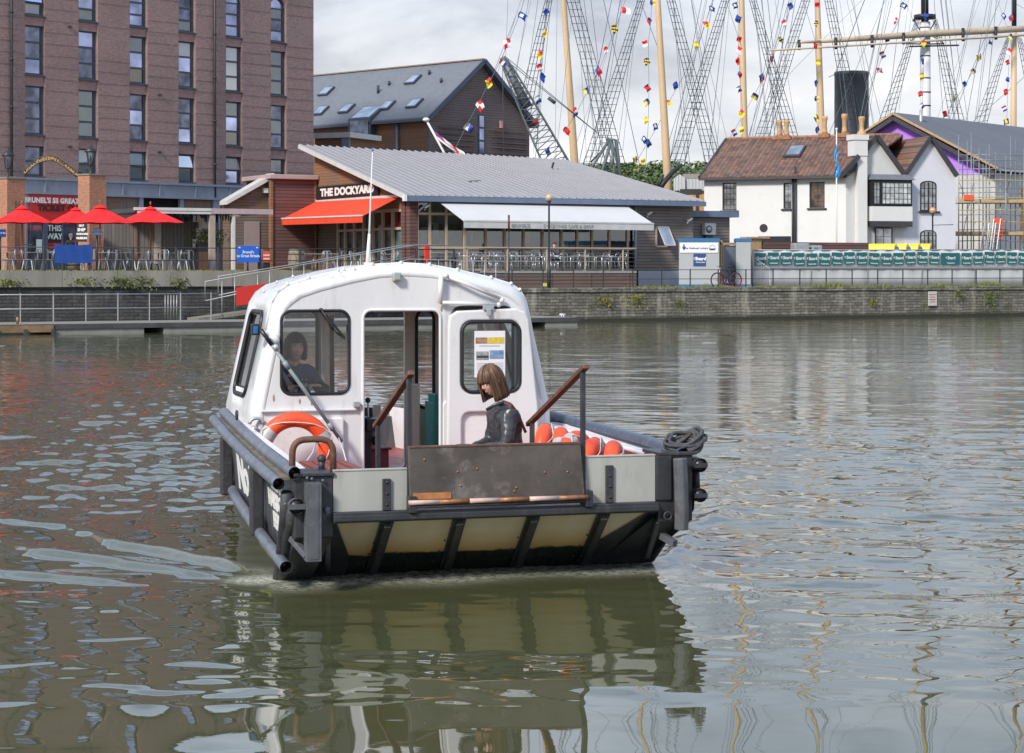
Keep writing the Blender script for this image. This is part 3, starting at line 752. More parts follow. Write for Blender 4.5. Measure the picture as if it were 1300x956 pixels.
M['hair_brown'] = hairmat('hair_brown', (.045,.022,.014), (.22,.12,.065))
M['hair_dark'] = hairmat('hair_dark', (.05,.022,.018), (.16,.07,.055))
M['hair_grey'] = hairmat('hair_grey', (.25,.23,.21), (.45,.42,.4))

def skin_chain(verts, edges, root=0, sub=2):
    me = bpy.data.meshes.new('tmp'); me.from_pydata([v[:3] for v in verts], edges, [])
    o = bpy.data.objects.new('tmp', me); COL.objects.link(o)
    o.modifiers.new('s', 'SKIN'); 
    if not me.skin_vertices: me.skin_vertices.new()
    for i, v in enumerate(verts):
        r = v[3]; me.skin_vertices[0].data[i].radius = (r, v[4] if len(v) > 4 else r)
    me.skin_vertices[0].data[root].use_root = True
    sb = o.modifiers.new('u', 'SUBSURF'); sb.levels = sub; sb.render_levels = sub
    bpy.context.view_layer.update(); dg = bpy.context.evaluated_depsgraph_get(); ev = o.evaluated_get(dg); m2 = ev.to_mesh()
    vs = [v.co.copy() for v in m2.vertices]; fs = [tuple(p.vertices) for p in m2.polygons]
    ev.to_mesh_clear(); bpy.data.objects.remove(o); bpy.data.meshes.remove(me)
    return vs, fs

def head_geo(mb, c, f, u, k=1.0):
    f = Vector(f).normalized(); u = Vector(u); s_ = f.cross(u).normalized(); u = s_.cross(f).normalized()
    n, m = 36, 28; vs = []; fs = []
    for i in range(m+1):
        t = PI*i/m
        for j in range(n):
            a = 2*PI*j/n; dx, dy, dz = math.sin(t)*math.sin(a), math.sin(t)*math.cos(a), math.cos(t)
            X, Y, Z = .073*dx, .092*dy, .115*dz
            if dz < 0: X *= 1 + .22*dz; 
            if dy > 0:
                g = lambda x0, z0, sx, sz: math.exp(-((X-x0)/sx)**2 - ((Z-z0)/sz)**2)
                Y += dy*(.024*g(0,-.022,.012,.016) + .012*g(0,.002,.009,.022) - .010*g(.031,.016,.016,.011) - .010*g(-.031,.016,.016,.011)
                      + .006*g(.04,-.025,.02,.02) + .006*g(-.04,-.025,.02,.02) + .010*g(0,-.095,.03,.02) + .004*g(0,-.055,.02,.008) - .004*g(0,-.058,.02,.003))
            elif dz < -.2: Y *= 1 + .25*(dz+.2)
            vs.append(c + (s_*X + f*Y + u*Z)*k)
    for i in range(m):
        for j in range(n): fs.append((i*n+j, (i+1)*n+j, (i+1)*n+(j+1)%n, i*n+(j+1)%n))
    mb.add(vs, fs, 0, True)
    for sd in (-1, 1):
        mb.ball(c + (s_*sd*.074 - f*.005 - u*.005)*k, (.014*k,.02*k,.03*k), 10, 8)
    return f, u, s_

def hand_geo(mb, w, d, nrm, curl=.8, k=1.0, side=1):
    "palm and five fingers from wrist w towards d; palm faces nrm"
    d = Vector(d).normalized(); nrm = Vector(nrm); x = d.cross(nrm).normalized()*side; nrm = x.cross(d).normalized()*side
    w = Vector(w)
    for q in (-.026, -.009, .009, .026):
        mb.tube([w + x*q*.5*k, w + (d*.05 + x*q)*k, w + (d*.085 + x*q)*k], [.013*k,.014*k,.011*k], 8)
    for i, (q, L) in enumerate(((-.029,.058),(-.010,.072),(.010,.078),(.028,.068))):
        p = w + (d*.082 + x*q)*k; pts = [p]; dd = d.copy()
        for s3 in (.45,.32,.23):
            dd = (dd + nrm*curl*.7).normalized(); p = p + dd*L*s3*k; pts.append(p)
        mb.tube(pts, [.0098*k,.0095*k,.009*k,.0085*k], 8); mb.ball(pts[-1], .0085*k, 6, 4)
    t0 = w + (d*.02 + x*.026)*k; dd = (d + x*1.0 + nrm*.4).normalized(); t1 = t0 + dd*.035*k; t2 = t1 + (d + nrm*.8 + x*.1).normalized()*.035*k
    mb.tube([t0, t1, t2], [.013*k,.011*k,.008*k], 8); mb.ball(t2, .008*k, 6, 4)

def remeshed(mb, name, mat, parent, voxel):
    o = mb.build('tmpbody', mat)
    r = o.modifiers.new('r', 'REMESH'); r.mode = 'VOXEL'; r.voxel_size = voxel; r.use_smooth_shade = True
    sm = o.modifiers.new('s', 'SMOOTH'); sm.factor = .5; sm.iterations = 2
    bpy.context.view_layer.update(); dg = bpy.context.evaluated_depsgraph_get()
    me = bpy.data.meshes.new_from_object(o.evaluated_get(dg)); me.name = name
    old = o.data; bpy.data.objects.remove(o); bpy.data.meshes.remove(old)
    me.polygons.foreach_set('use_smooth', [True]*len(me.polygons))
    b = bpy.data.objects.new(name, me); COL.objects.link(b); b.parent = parent; return b

def hair_geo(mb, c, f, u, s_, length, fringe=.045, open_ang=52, k=1.0, nst=420, seed=1, flare=1.0):
    rnd = random.Random(seed)
    def path(az, grow, stop):
        pts = []; co, si = math.cos(az), math.sin(az)
        t = .06
        while True:
            X, Y, Z = (.073+grow)*math.sin(t)*si, (.092+grow)*math.sin(t)*co, (.115+grow)*math.cos(t)
            if Z < stop: break
            pts.append((X, Y, Z)); t += .16
            if t > PI/2+.1:
                z = Z
                while z > stop:
                    z -= .02; q = 1 + (flare-1)*(Z-z)/.1
                    pts.append((X*q, Y*(q if Y > 0 else 1)+0, z))
                break
        return [c + (s_*a + f*b + u*d)*k for a, b, d in pts]
    N = 46; grid = []
    for j in range(N+1):
        az = R(-180) + 2*PI*j/N; d = abs(math.degrees(math.atan2(math.sin(az), math.cos(az))))
        stop = fringe if d < open_ang else -length
        p = path(az, .010, stop); q = []
        for i in range(14):
            x = i/13*(len(p)-1); a = int(x); b = min(a+1, len(p)-1); q.append(p[a]+(p[b]-p[a])*(x-a))
        grid += q
    mb.add(grid, [(j*14+i, j*14+i+1, (j+1)*14+i+1, (j+1)*14+i) for j in range(N) for i in range(13)], 0, True)
    for n_ in range(nst):
        az = rnd.uniform(-PI, PI); d = abs(math.degrees(az))
        stop = fringe - rnd.random()*.02 if d < open_ang else -length + rnd.uniform(-.012,.012)
        p = path(az, .008 + rnd.random()**2*.022, stop)
        if len(p) > 2:
            rr = rnd.uniform(.0018,.0042)*k; mb.tube(p, [rr]*(len(p)-1)+[rr*.4], 5)

def face_bits(person, c, f, u, s_, k=1.0, smile=True):
    for sd in (-1, 1):
        mb = MB(); p = c + (s_*sd*.030 + f*.0755 + u*.016)*k; mb.ball(p, .0108*k, 10, 8, 0); mb.ball(p + f*.0068*k, .0062*k, 8, 6, 1)
        mb.build('eye', [M['eye_white'], M['eye_dark']], person)
        mb = MB(); mb.tube([c + (s_*sd*x + f*(.087-.25*abs(x-.03)) + u*(.034+.10*(.016-abs(x-.03))))*k for x in (.016,.024,.032,.044)], .003*k, 6)
        mb.build('eyebrow', M['hair_dark'], person)
    mb = MB(); w_ = .026 if smile else .02
    for dz, r in ((.003,.0036),(-.005,.0046)):
        mb.tube([c + (s_*x*w_ + f*(.0885-.02*abs(x)) + u*(-.054+dz+ (.010*abs(x)**2 if smile else 0)*(1)))*k for x in (-1,-.5,0,.5,1)], [.0015*k, r*k, r*k, r*k, .0015*k], 6)
    mb.build('lips', M['lips'], person)
    if smile:
        mb = MB(); mb.tube([c + (s_*x*w_*.7 + f*(.0895-.015*abs(x)) + u*(-.055+.006*abs(x)**2))*k for x in (-1,0,1)], .0032*k, 6); mb.build('teeth', M['teeth'], person)

def limb(p, q, *ts): return [Vector(p) + (Vector(q)-Vector(p))*t for t in ts]

def person(loc, rz, label, pel, chest, neck, head, fdir, shl, elb, wri, hip, kne, ank, toe, handd, palm, top_mat, leg_mat, voxel=.006, group=None, open_jacket=False, hair=None, updir=(0,0,1), smile=False, fat=1.0):
    e = empty('person', loc, rz, label, 'person', group)
    V = Vector; head = V(head); pel = V(pel); chest = V(chest); neck = V(neck)
    f = V(fdir).normalized()
    vs = [(*pel,.13,.10),(*((pel+chest)/2),.115,.09),(*chest,.135,.10),(*(neck-(neck-chest)*.25),.075),(*neck,.052),(*(neck+(head-neck)*.55),.05)]
    ed = [(0,1),(1,2),(2,3),(3,4),(4,5)]
    tv = [(*pel,.15*fat,.125*fat),(*((pel+chest)/2),.14*fat,.12*fat),(*chest,.155*fat,.125*fat),(*(neck-(neck-chest)*.22),.085),(*(neck+(head-neck)*.12),.062)]
    te = [(0,1),(1,2),(2,3),(3,4)]
    lv, le = [], []
    for k_ in (0, 1):
        s0, s1, s2 = V(shl[k_]), V(elb[k_]), V(wri[k_])
        b = len(vs); vs += [(*s0,.055),(*((s0+s1)/2),.046),(*s1,.038),(*((s1+s2)/2),.034),(*s2,.024)]; ed += [(2,b)]+[(b+i,b+i+1) for i in range(4)]
        b = len(tv); w = s1+(s2-s1)*.93; tv += [(*s0,.078*fat),(*((s0+s1)/2),.064*fat),(*s1,.058*fat),(*((s1+w)/2),.05*fat),(*w,.036)]; te += [(2,b)]+[(b+i,b+i+1) for i in range(4)]
        h0, h1, h2, h3 = V(hip[k_]), V(kne[k_]), V(ank[k_]), V(toe[k_])
        b = len(vs); vs += [(*h0,.085),(*((h0+h1)/2),.072),(*h1,.052),(*((h1+h2)/2),.048),(*h2,.034),(*h3,.026)]; ed += [(0,b)]+[(b+i,b+i+1) for i in range(5)]
        b = len(lv); lv += [(*h0,.098),(*((h0+h1)/2),.085),(*h1,.066),(*((h1+h2)/2),.06),(*(h2+(h1-h2)*.06),.05)]; le += [(b+i,b+i+1) for i in range(4)]
    b = len(lv); lv += [(*pel,.135,.11)]; le += [(b,0),(b,5)]
    mb = MB(); a, c_ = skin_chain(vs, ed, 0); mb.add(a, c_, 0, True)
    hf, hu, hs = head_geo(mb, head, f, updir)
    for k_ in (0, 1): hand_geo(mb, wri[k_], handd[k_], palm[k_], curl=.9, side=(1 if k_ else -1))
    remeshed(mb, 'body', M['skin'], e, voxel)
    mb = MB(); a, c_ = skin_chain(tv, te, 0); mb.add(a, c_, 0, True)
    top = remeshed(mb, 'jacket' if open_jacket else 'sweater', top_mat, e, voxel*1.3)
    tx = bpy.data.textures.get('wrinkle') or bpy.data.textures.new('wrinkle', 'CLOUDS'); tx.noise_scale = .10
    dm = top.modifiers.new('wrinkle', 'DISPLACE'); dm.texture = tx; dm.strength = .028; dm.texture_coords = 'GLOBAL'
    mb = MB(); a, c_ = skin_chain(lv, le, len(lv)-1); mb.add(a, c_, 0, True); remeshed(mb, 'trousers', leg_mat, e, voxel*1.3)
    for k_ in (0, 1):
        mb = MB(); h2, h3 = V(ank[k_]), V(toe[k_]); dr = (h3-h2); a, c_ = skin_chain([(*(h2-dr*.25),.045),(*h2,.05),(*((h2+h3)/2),.047),(*h3,.042)], [(0,1),(1,2),(2,3)], 0); mb.add(a, c_, 0, True)
        mb.build('shoe', M['shoe'], e)
    face_bits(e, head, hf, hu, hs, smile=smile)
    if hair:
        mb = MB(); hair_geo(mb, head, hf, hu, hs, hair[1], hair[2], hair[3], seed=hair[4], flare=hair[5]); mb.build('hair', hair[0], e, fixn=False)
    return e, (hf, hu, hs)

# seated passenger: profile to the left, looking down
hd = bl(624, 484, 1.30); nk = bl(634, 514, 1.30)
pw, fr_ = person(BO, BR, 'woman with a brown bob in a black leather jacket sitting in the open bow', 
    pel=(.47,1.33,.80), chest=(nk.x+.035,1.31,1.08), neck=(nk.x,1.30,nk.z-.01), head=hd, fdir=(-.86,-.42,-.32),
    shl=[(nk.x+.04,1.14,1.155),(nk.x+.03,1.48,1.155)], elb=[(nk.x-.0,1.10,.92),(nk.x-.01,1.53,.92)], wri=[(nk.x-.22,1.20,.88),(nk.x-.20,1.40,.88)],
    hip=[(.42,1.24,.80),(.42,1.42,.80)], kne=[(.0,1.22,.86),(.02,1.46,.86)], ank=[(-.16,1.20,.50),(-.14,1.46,.50)], toe=[(-.30,1.18,.46),(-.28,1.46,.46)],
    handd=[(-.9,.3,-.2),(-.9,-.3,-.2)], palm=[(0,0,-1),(0,0,-1)], top_mat=M['leather'], leg_mat=M['denim'], open_jacket=True,
    hair=(M['hair_brown'], .135, .014, 44, 4, 1.06), updir=(-.15,0,1), fat=1.0)
mb = MB()
st = [bl(640,511,1.12), bl(649,514,1.10), bl(656,523,1.12), bl(661,534,1.18), bl(667,548,1.22)]
for i in range(len(st)-1): mb.bar(st[i], st[i+1]+(st[i+1]-st[i])*.08, .022, .008, up=(0,-1,0))
mb.build('bag_strap', paint('strap_leather', (.13,.035,.03), .5, .2, 10), pw)
mb = MB(); c = Vector((nk.x+.0,1.22,nk.z-.01)); mb.tube([bl(618,520,1.2),bl(628,514,1.14),bl(640,510,1.14),bl(648,513,1.2)], .013, 8); mb.build('collar', M['leather'], pw)
# skipper behind the windscreen
hd = bl(375, 442, 3.56); hx = hd.x
pd, fr_ = person(BO, BR, 'smiling woman skipper in a navy sweater behind the windscreen at the wheel',
    pel=(hx-.0,3.80,1.0), chest=(hx+.01,3.70,1.30), neck=(hx,3.64,1.48), head=hd, fdir=(.12,-1,-.02),
    shl=[(hx+.17,3.68,1.37),(hx-.17,3.68,1.37)], elb=[(hx+.27,3.55,1.17),(hx-.22,3.52,1.15)], wri=[(hx+.17,3.37,1.29),(hx-.06,3.37,1.28)],
    hip=[(hx+.09,3.80,1.0),(hx-.09,3.80,1.0)], kne=[(hx+.12,3.44,1.0),(hx-.12,3.44,1.0)], ank=[(hx+.12,3.42,.58),(hx-.12,3.42,.58)], toe=[(hx+.13,3.30,.54),(hx-.13,3.30,.54)],
    handd=[(-.9,-.4,0),(.6,-.5,.1)], palm=[(0,0,-1),(0,0,-1)], top_mat=M['navy_knit'], leg_mat=M['denim'],
    hair=(M['hair_dark'], .085, .055, 52, 9, .97), smile=True)
mb = MB(); sz = lambda x, z: Vector((hx+x, 3.70-.165+.35*abs(x)**1.3+.0*z, 1.30+z))
for pts in ([(-.16,-.03),(-.12,-.09),(-.10,-.17)], [(-.10,-.17),(-.02,-.10),(.06,.02)], [(.06,.04),(.065,-.02),(.06,-.07)], [(-.03,-.12),(.05,-.10),(.14,-.11)]):
    mb.tube([sz(*p) for p in pts], .0035, 5)
mb.build('sweater_print', M['white_paint'], pd)
# ================================================================ camera, light, sky
cam = bpy.data.objects.new('camera', bpy.data.cameras.new('camera')); COL.objects.link(cam); scene.camera = cam
cam.location = (0, 0, CAM_H); cam.rotation_euler = (R(90), 0, 0)
cam.data.sensor_width = 36; cam.data.lens = 36*F/1300; cam.data.shift_y = (HY-478)/1300; cam.data.clip_start = .1; cam.data.clip_end = 6000
SUN_EL, SUN_AZ = R(36), R(215)      # azimuth measured clockwise from +Y: behind the camera, to its left
sd_ = Vector((math.sin(SUN_AZ)*math.cos(SUN_EL), math.cos(SUN_AZ)*math.cos(SUN_EL), math.sin(SUN_EL)))
L = bpy.data.lights.new('sun', 'SUN'); L.energy = 3.4; L.angle = R(10); L.color = (1.0, .94, .86)
sun = bpy.data.objects.new('sun', L); COL.objects.link(sun); sun.rotation_euler = sd_.to_track_quat('Z', 'Y').to_euler(); sun.location = sd_*50
w = bpy.data.worlds.new('World'); scene.world = w; w.use_nodes = True; wt = w.node_tree; wt.nodes.clear()
wo = wt.nodes.new('ShaderNodeOutputWorld'); bg = wt.nodes.new('ShaderNodeBackground'); bg.inputs[1].default_value = .12; wt.links.new(bg.outputs[0], wo.inputs[0])
sk = wt.nodes.new('ShaderNodeTexSky'); sk.sky_type = 'NISHITA'; sk.sun_disc = False; sk.sun_elevation = SUN_EL; sk.sun_rotation = SUN_AZ
tc = wt.nodes.new('ShaderNodeTexCoord'); mp = wt.nodes.new('ShaderNodeMapping'); mp.inputs['Scale'].default_value = (1, 1, 2.6); wt.links.new(tc.outputs['Generated'], mp.inputs[0])
def wnoise(scale, detail, rough, dist=0.0):
    n = wt.nodes.new('ShaderNodeTexNoise'); n.inputs['Scale'].default_value = scale; n.inputs['Detail'].default_value = detail; n.inputs['Roughness'].default_value = rough; n.inputs['Distortion'].default_value = dist
    wt.links.new(mp.outputs[0], n.inputs['Vector']); return n.outputs['Fac']
def wramp(f, stops):
    r = wt.nodes.new('ShaderNodeValToRGB'); e = r.color_ramp.elements
    while len(e) < len(stops): e.new(.5)
    for i, (p, c) in enumerate(stops): e[i].position = p; e[i].color = (*c, 1)
    wt.links.new(f, r.inputs[0]); return r.outputs[0]
def wmix(f, a, b):
    m = wt.nodes.new('ShaderNodeMix'); m.data_type = 'RGBA'
    if isinstance(f, float): m.inputs[0].default_value = f
    else: wt.links.new(f, m.inputs[0])
    wt.links.new(a, m.inputs[6]); wt.links.new(b, m.inputs[7]); return m.outputs[2]
cl = wramp(wnoise(6.5, 7, .56, .5), [(.36, (.50,.53,.585)), (.47, (.69,.715,.76)), (.58, (.82,.835,.86)), (.70, (1.0,1.0,1.0))])
sz = wt.nodes.new('ShaderNodeSeparateXYZ'); wt.links.new(tc.outputs['Generated'], sz.inputs[0])
hi = wramp(sz.outputs[2], [(.10, (1,1,1)), (.28, (.70,.86,1.13))])
mt = wt.nodes.new('ShaderNodeMix'); mt.data_type = 'RGBA'; mt.blend_type = 'MULTIPLY'; mt.inputs[0].default_value = 1; wt.links.new(cl, mt.inputs[6]); wt.links.new(hi, mt.inputs[7]); cl = mt.outputs[2]
cs = wt.nodes.new('ShaderNodeVectorMath'); cs.operation = 'SCALE'; cs.inputs['Scale'].default_value = 1/.12*.90; wt.links.new(cl, cs.inputs[0])
cov = wramp(wnoise(1.7, 5, .6), [(.36, (.72,)*3), (.5, (1,)*3)])
wt.links.new(wmix(cov, sk.outputs[0], cs.outputs[0]), bg.inputs[0])
scene.view_settings.view_transform = 'Standard'; scene.view_settings.look = 'None'; scene.view_settings.exposure = .36; scene.view_settings.gamma = 1
scene.render.engine = 'CYCLES'
cy = scene.cycles; cy.max_bounces = 6; cy.glossy_bounces = 3; cy.diffuse_bounces = 4; cy.transmission_bounces = 4; cy.transparent_max_bounces = 10
cy.caustics_reflective = False; cy.caustics_refractive = False; cy.use_denoising = True

# ================================================================ water
WS = dict(rng=np.random.default_rng(5))
def wave_field():
    g = WS['rng']; comps = []
    for lam_lo, lam_hi, slope, n, spread in ((1.6, 4.0, .016, 14, 1.0), (.60, 1.5, .030, 26, .75), (.24, .60, .040, 36, .75), (.12, .24, .020, 36, .95)):
        for _ in range(n):
            lam = math.exp(g.uniform(math.log(lam_lo), math.log(lam_hi))); k = 2*PI/lam
            th = R(80) + g.normal()*spread*.55        # mean travel roughly along the view
            comps.append((k*math.cos(th), k*math.sin(th), slope/k*math.sqrt(2.0/n), g.uniform(0, 2*PI), lam))
    return comps
COMPS = wave_field()
def smooth(a, b, x): t = np.clip((x-a)/(b-a), 0, 1); return t*t*(3-2*t)
def vnoise(x, y, seed=0):
    v = np.zeros_like(x); g = np.random.default_rng(seed)
    for _ in range(14):
        a, b, c = g.normal(size=3); q = g.uniform(.5, 2.2); v += np.sin(q*(a*x+b*y)+c*5)
    return v/3.2
def water_height(X, Y, cell):
    h = np.zeros_like(X)
    # calmer patches and rougher ones
    calm = .55 + .45*smooth(-.6, .9, vnoise(X*.35, Y*.16, 3))
    near = 1 + .25*smooth(16, 10, Y)
    leftcalm = 1 - .20*smooth(-1.2, -3.0, X + (Y-14)*.12)*smooth(19.5, 15.5, Y)
    # slick in front of the bow
    lx = (X-BO.x)*BC + (Y-BO.y)*BS; ly = -(X-BO.x)*BS + (Y-BO.y)*BC
    slick = 1 - .55*smooth(2.1, 1.35, np.abs(lx-.1))*smooth(1.5, .3, ly)
    wake = 1 + .9*smooth(.8, 3.5, X-.06*Y)*smooth(11.5, 7, X)*smooth(16, 19, Y)*smooth(38, 26, Y)
    arm = (X+1.8)*.75 + (Y-15.55)*.66; amp = calm*near*leftcalm*slick*(1 - .55*np.exp(-((arm-.2)/.55)**2)*smooth(-.2, .6, -(X+1.8)*.66+(Y-15.55)*.75))
    for kx, ky, a, ph, lam in COMPS:
        f = smooth(1.6, 3.2, lam/np.maximum(cell, 1e-3))
        m = amp*(wake if lam > .3 else 1) if lam < 1.5 else np.maximum(amp, .5)
        h += a*f*m*np.sin(kx*X + ky*Y + ph)
    # bow wash: two crested arms trailing back from the bow corners
    for bx, by, dx, dy, k0, amp0, sg in ((-1.80, 15.55, -.66, .75, .0, .072, -1), (1.32, 16.1, .16, .985, .0, .05, 1)):
        s = (X-bx)*dx + (Y-by)*dy; q = (X-bx)*dy - (Y-by)*dx        # along, across
        q = q*sg*-1 if sg < 0 else q
        q = q + .10*np.sin(s*1.3)+.05*np.sin(s*3.1+1)+.018*np.sin(s*6.3+1)
        on = smooth(-.1, .7, s)*np.exp(-np.maximum(s, 0)/8.0)
        for off, ww, kk in ((0, .16, 1.0), (1.0, .18, .75), (2.6, .20, .5)):
            h += amp0*kk*on*(.94+.06*np.sin(s*4.7+off*3+q*6)*np.sin(s*2.1+off))*np.exp(-((q+off*(.35+.16*np.maximum(s,0)))/(ww*(.5+.07*np.maximum(s,0))))**2)
    # churned water behind and to the left of the boat
    ch = smooth(17.5, 22, Y)*smooth(60, 34, Y)*np.exp(-((X + 2.4 + .13*(Y-15))/(1.6+.05*Y))**2)
    g = np.random.default_rng(9)
    for _ in range(26):
        lam = math.exp(g.uniform(math.log(.16), math.log(.8))); k = 2*PI/lam; th = g.uniform(0, 2*PI)
        f = smooth(1.6, 3.2, lam/np.maximum(cell, 1e-3)); h += ch*f*.05/k*np.sin(k*(math.cos(th)*X+math.sin(th)*Y)+g.uniform(0,6))
    # ripples hugging the bow
    edge = np.exp(-(((ly-.50)/.30)**2))*smooth(1.9, 1.4, np.abs(lx))
    for _ in range(22):
        lam = g.uniform(.05, .16); k = 2*PI/lam; th = g.uniform(0, 2*PI)
        h += edge*.06/k*np.sin(k*(math.cos(th)*X+math.sin(th)*Y)+g.uniform(0,6))
    h += edge*.012
    fo = (.62*np.exp(-(((ly-.42-.05*np.sin(lx*5))/.24)**2))+.5*np.exp(-(((ly-.72)/.08)**2)))*smooth(1.75, 1.5, np.abs(lx+.02))
    fo = np.maximum(fo, .9*smooth(.9,.2,np.hypot(lx+1.62, ly-.75)/.45))
    # foam down both arms, fading
    for bx, by, dx, dy in ((-1.80, 15.55, -.66, .75), (1.32, 16.1, .16, .985)):
        s = (X-bx)*dx + (Y-by)*dy; q = (X-bx)*dy - (Y-by)*dx
        fo = np.maximum(fo, .6*smooth(-.1,.15,s)*np.exp(-np.maximum(s,0)/.8)*np.exp(-(q/.12)**2))
    return h, np.clip(fo, 0, 1)
def make_water():
    rows = [2.0]
    while rows[-1] < 128:
        rows.append(rows[-1]*(1.0031 if 10.5 < rows[-1] < 60 else (1.006 if rows[-1] >= 60 else 1.03)))
    ys = np.array(rows)
    s = np.concatenate([np.linspace(-2.2,-.30,26)[:-1], np.linspace(-.30,.30,640), np.linspace(.30,2.2,26)[1:]])
    S, Yg = np.meshgrid(s, ys); X = S*(Yg+2)
    cellx = (.60/640)*(Yg+2); celly = Yg*.0031*.6
    cell = np.maximum(cellx, celly) + 3*(np.abs(S) > .31)
    h, fo = water_height(X, Yg, cell)
    fade = smooth(2.0, 5.0, Yg)*smooth(.5, .33, np.abs(S)); h = h*fade
    nr, nc = X.shape
    V = np.stack([X, Yg, h], -1).reshape(-1, 3)
    i = np.arange(nr-1)[:, None]*nc + np.arange(nc-1)[None, :]
    Q = np.stack([i, i+1, i+nc+1, i+nc], -1).reshape(-1, 4)
    # flat sheets reaching out beside and behind the viewpoint
    b = len(V); W = 2.2
    ext = np.array([(-400,-60,0),(400,-60,0),(400,2,0),(W*4,2,0),(-W*4,2,0),(-400,2,0),(400,400,0),(-400,400,0),(W*(ys[-1]+2),ys[-1],0),(-W*(ys[-1]+2),ys[-1],0)], float)
    V = np.vstack([V, ext]); Q = np.vstack([Q, [(b,b+1,b+2,b+5)], [(b+3,b+2,b+6,b+8)], [(b+5,b+4,b+9,b+7)], [(b+9, b+8, b+6, b+7)]])
    me = bpy.data.meshes.new('water'); me.vertices.add(len(V)); me.vertices.foreach_set('co', V.ravel())
    me.loops.add(Q.size); me.loops.foreach_set('vertex_index', Q.ravel().astype(np.int32)); me.polygons.add(len(Q))
    me.polygons.foreach_set('loop_start', np.arange(0, Q.size, 4, dtype=np.int32)); me.polygons.foreach_set('loop_total', np.full(len(Q), 4, np.int32))
    me.polygons.foreach_set('use_smooth', np.ones(len(Q), bool)); me.update(calc_edges=True)
    at = me.attributes.new('foam', 'FLOAT', 'POINT'); at.data.foreach_set('value', np.concatenate([fo.ravel(), np.zeros(10)]).astype(np.float32))
    t = NT('water'); a = t.t.nodes.new('ShaderNodeAttribute'); a.attribute_name = 'foam'
    n1 = t.noise(30, 5, .8, t.mapv((.7, 1, 1))); n2 = t.noise(.25, 4, .6)
    base = t.mix(t.ramp(n2, [(.3, 0.0), (.7, 1.0)]), (.064,.070,.030), (.078,.078,.036))
    fm = t.math('MULTIPLY', a.outputs['Fac'], t.ramp(n1, [(.37, 0.0), (.52, 1.0)]))
    col = t.mix(fm, base, (.60,.60,.51))
    m1 = t.noise(7.0, 3, .6, t.mapv((.7, 1.5, 1))); m2 = t.noise(28.0, 2, .5, t.mapv((.8, 1.3, 1)))
    yy = t.sep()[1]; far = t.ramp(t.math('DIVIDE', yy, 100.0), [(.22, .02), (.60, 1.0)]); t.bump(t.math('MULTIPLY', t.math('ADD', m1, t.math('MULTIPLY', m2, .12)), far), .16, .030)
    t.b.inputs['IOR'].default_value = 1.85
    t.fin(col, t.math('ADD', t.math('MULTIPLY', fm, .5), .012), 0)
    me.materials.append(t.mat)
    o = bpy.data.objects.new('water', me); COL.objects.link(o); structure(o)
make_water()
# ================================================================ far quay
QA = math.atan(.55); QU = Vector((math.cos(QA), math.sin(QA), 0)); QN = Vector((-math.sin(QA), math.cos(QA), 0)); QO = Vector((0, 88.9, 0))
def q(s, t, z=0): return QO + QU*s + QN*t + Vector((0,0,z))
def qs(px, t=0): return K(QO + QN*t, QU, px)
def qpx(px, py, t): s = qs(px, t); p = q(s, t); return s, CAM_H - (py-HY)*p.y/F
ZL, ZR = 2.27, 1.50           # deck level of the upper (café and dockyard) quay, and of the lower towpath
S_STEP = qs(585)
def stone(name, c1, c2, coping=False):
    t = NT(name); u, v, uv = t.uv(); b = t.t.nodes.new('ShaderNodeTexBrick')
    ds = t.noise(1.2, 3, .6); cb = t.t.nodes.new('ShaderNodeCombineXYZ'); t.l(t.math('ADD', u, t.math('MULTIPLY', ds, .35)), cb.inputs[0]); t.l(t.math('ADD', v, t.math('MULTIPLY', t.noise(.9,3), .12)), cb.inputs[1])
    t.l(cb.outputs[0], b.inputs['Vector']); b.inputs['Scale'].default_value = 1; b.inputs['Brick Width'].default_value = .42; b.inputs['Row Height'].default_value = .135
    b.inputs['Mortar Size'].default_value = .014; b.inputs['Color1'].default_value = (*c1,1); b.inputs['Color2'].default_value = (*c2,1); b.inputs['Mortar'].default_value = (*C_(c2,.45),1)
    n = t.noise(5, 6, .7); n2 = t.noise(.8, 5, .7); z = t.sep()[2]; ns = t.noise(1.5, 5, .7, t.mapv((1,1,.15)))
    c = t.mix(t.ramp(n, [(.35, 0.0), (.75, .8)]), b.outputs['Color'], C_(c2, .5))
    c = t.mix(t.ramp(ns, [(.52, 0.0), (.68, .55)]), c, C_(c1, 1.7))
    c = t.mix(t.ramp(n2, [(.56, 0.0), (.70, .7)]), c, (.06,.065,.02))
    c = t.mix(t.ramp(t.math('ADD', z, t.math('MULTIPLY', n, .2)), [(.22, 1.0), (.36, 0.0)]), c, (.035,.038,.025))
    t.bump(t.math('SUBTRACT', n, b.outputs['Fac']), .8, .05); return t.fin(c, .85)
M['quay_stone'] = stone('quay_stone', (.32,.29,.23), (.15,.14,.12))
M['quay_stone_dark'] = stone('quay_stone_dark', (.10,.10,.092), (.055,.057,.058))
M['coping'] = paint('coping', (.25,.235,.20), .85, .18, 1.4, dirt=(.13,.12,.06), dirt_amt=.7, bump=.4, bscale=12, streak=True)
M['towpath'] = paint('towpath', (.25,.235,.205), .9, .15, .6, dirt=(.17,.155,.11), dirt_amt=.5, bump=.3)
M['land'] = paint('land', (.17,.16,.145), .9, .15, .2, dirt=(.11,.11,.07), dirt_amt=.5)
M['rail_black'] = paint('rail_black', (.025,.028,.032), .5, .2, 8)
M['rail_grey'] = paint('rail_grey', (.36,.37,.37), .45, .1, 6, metal=.4)
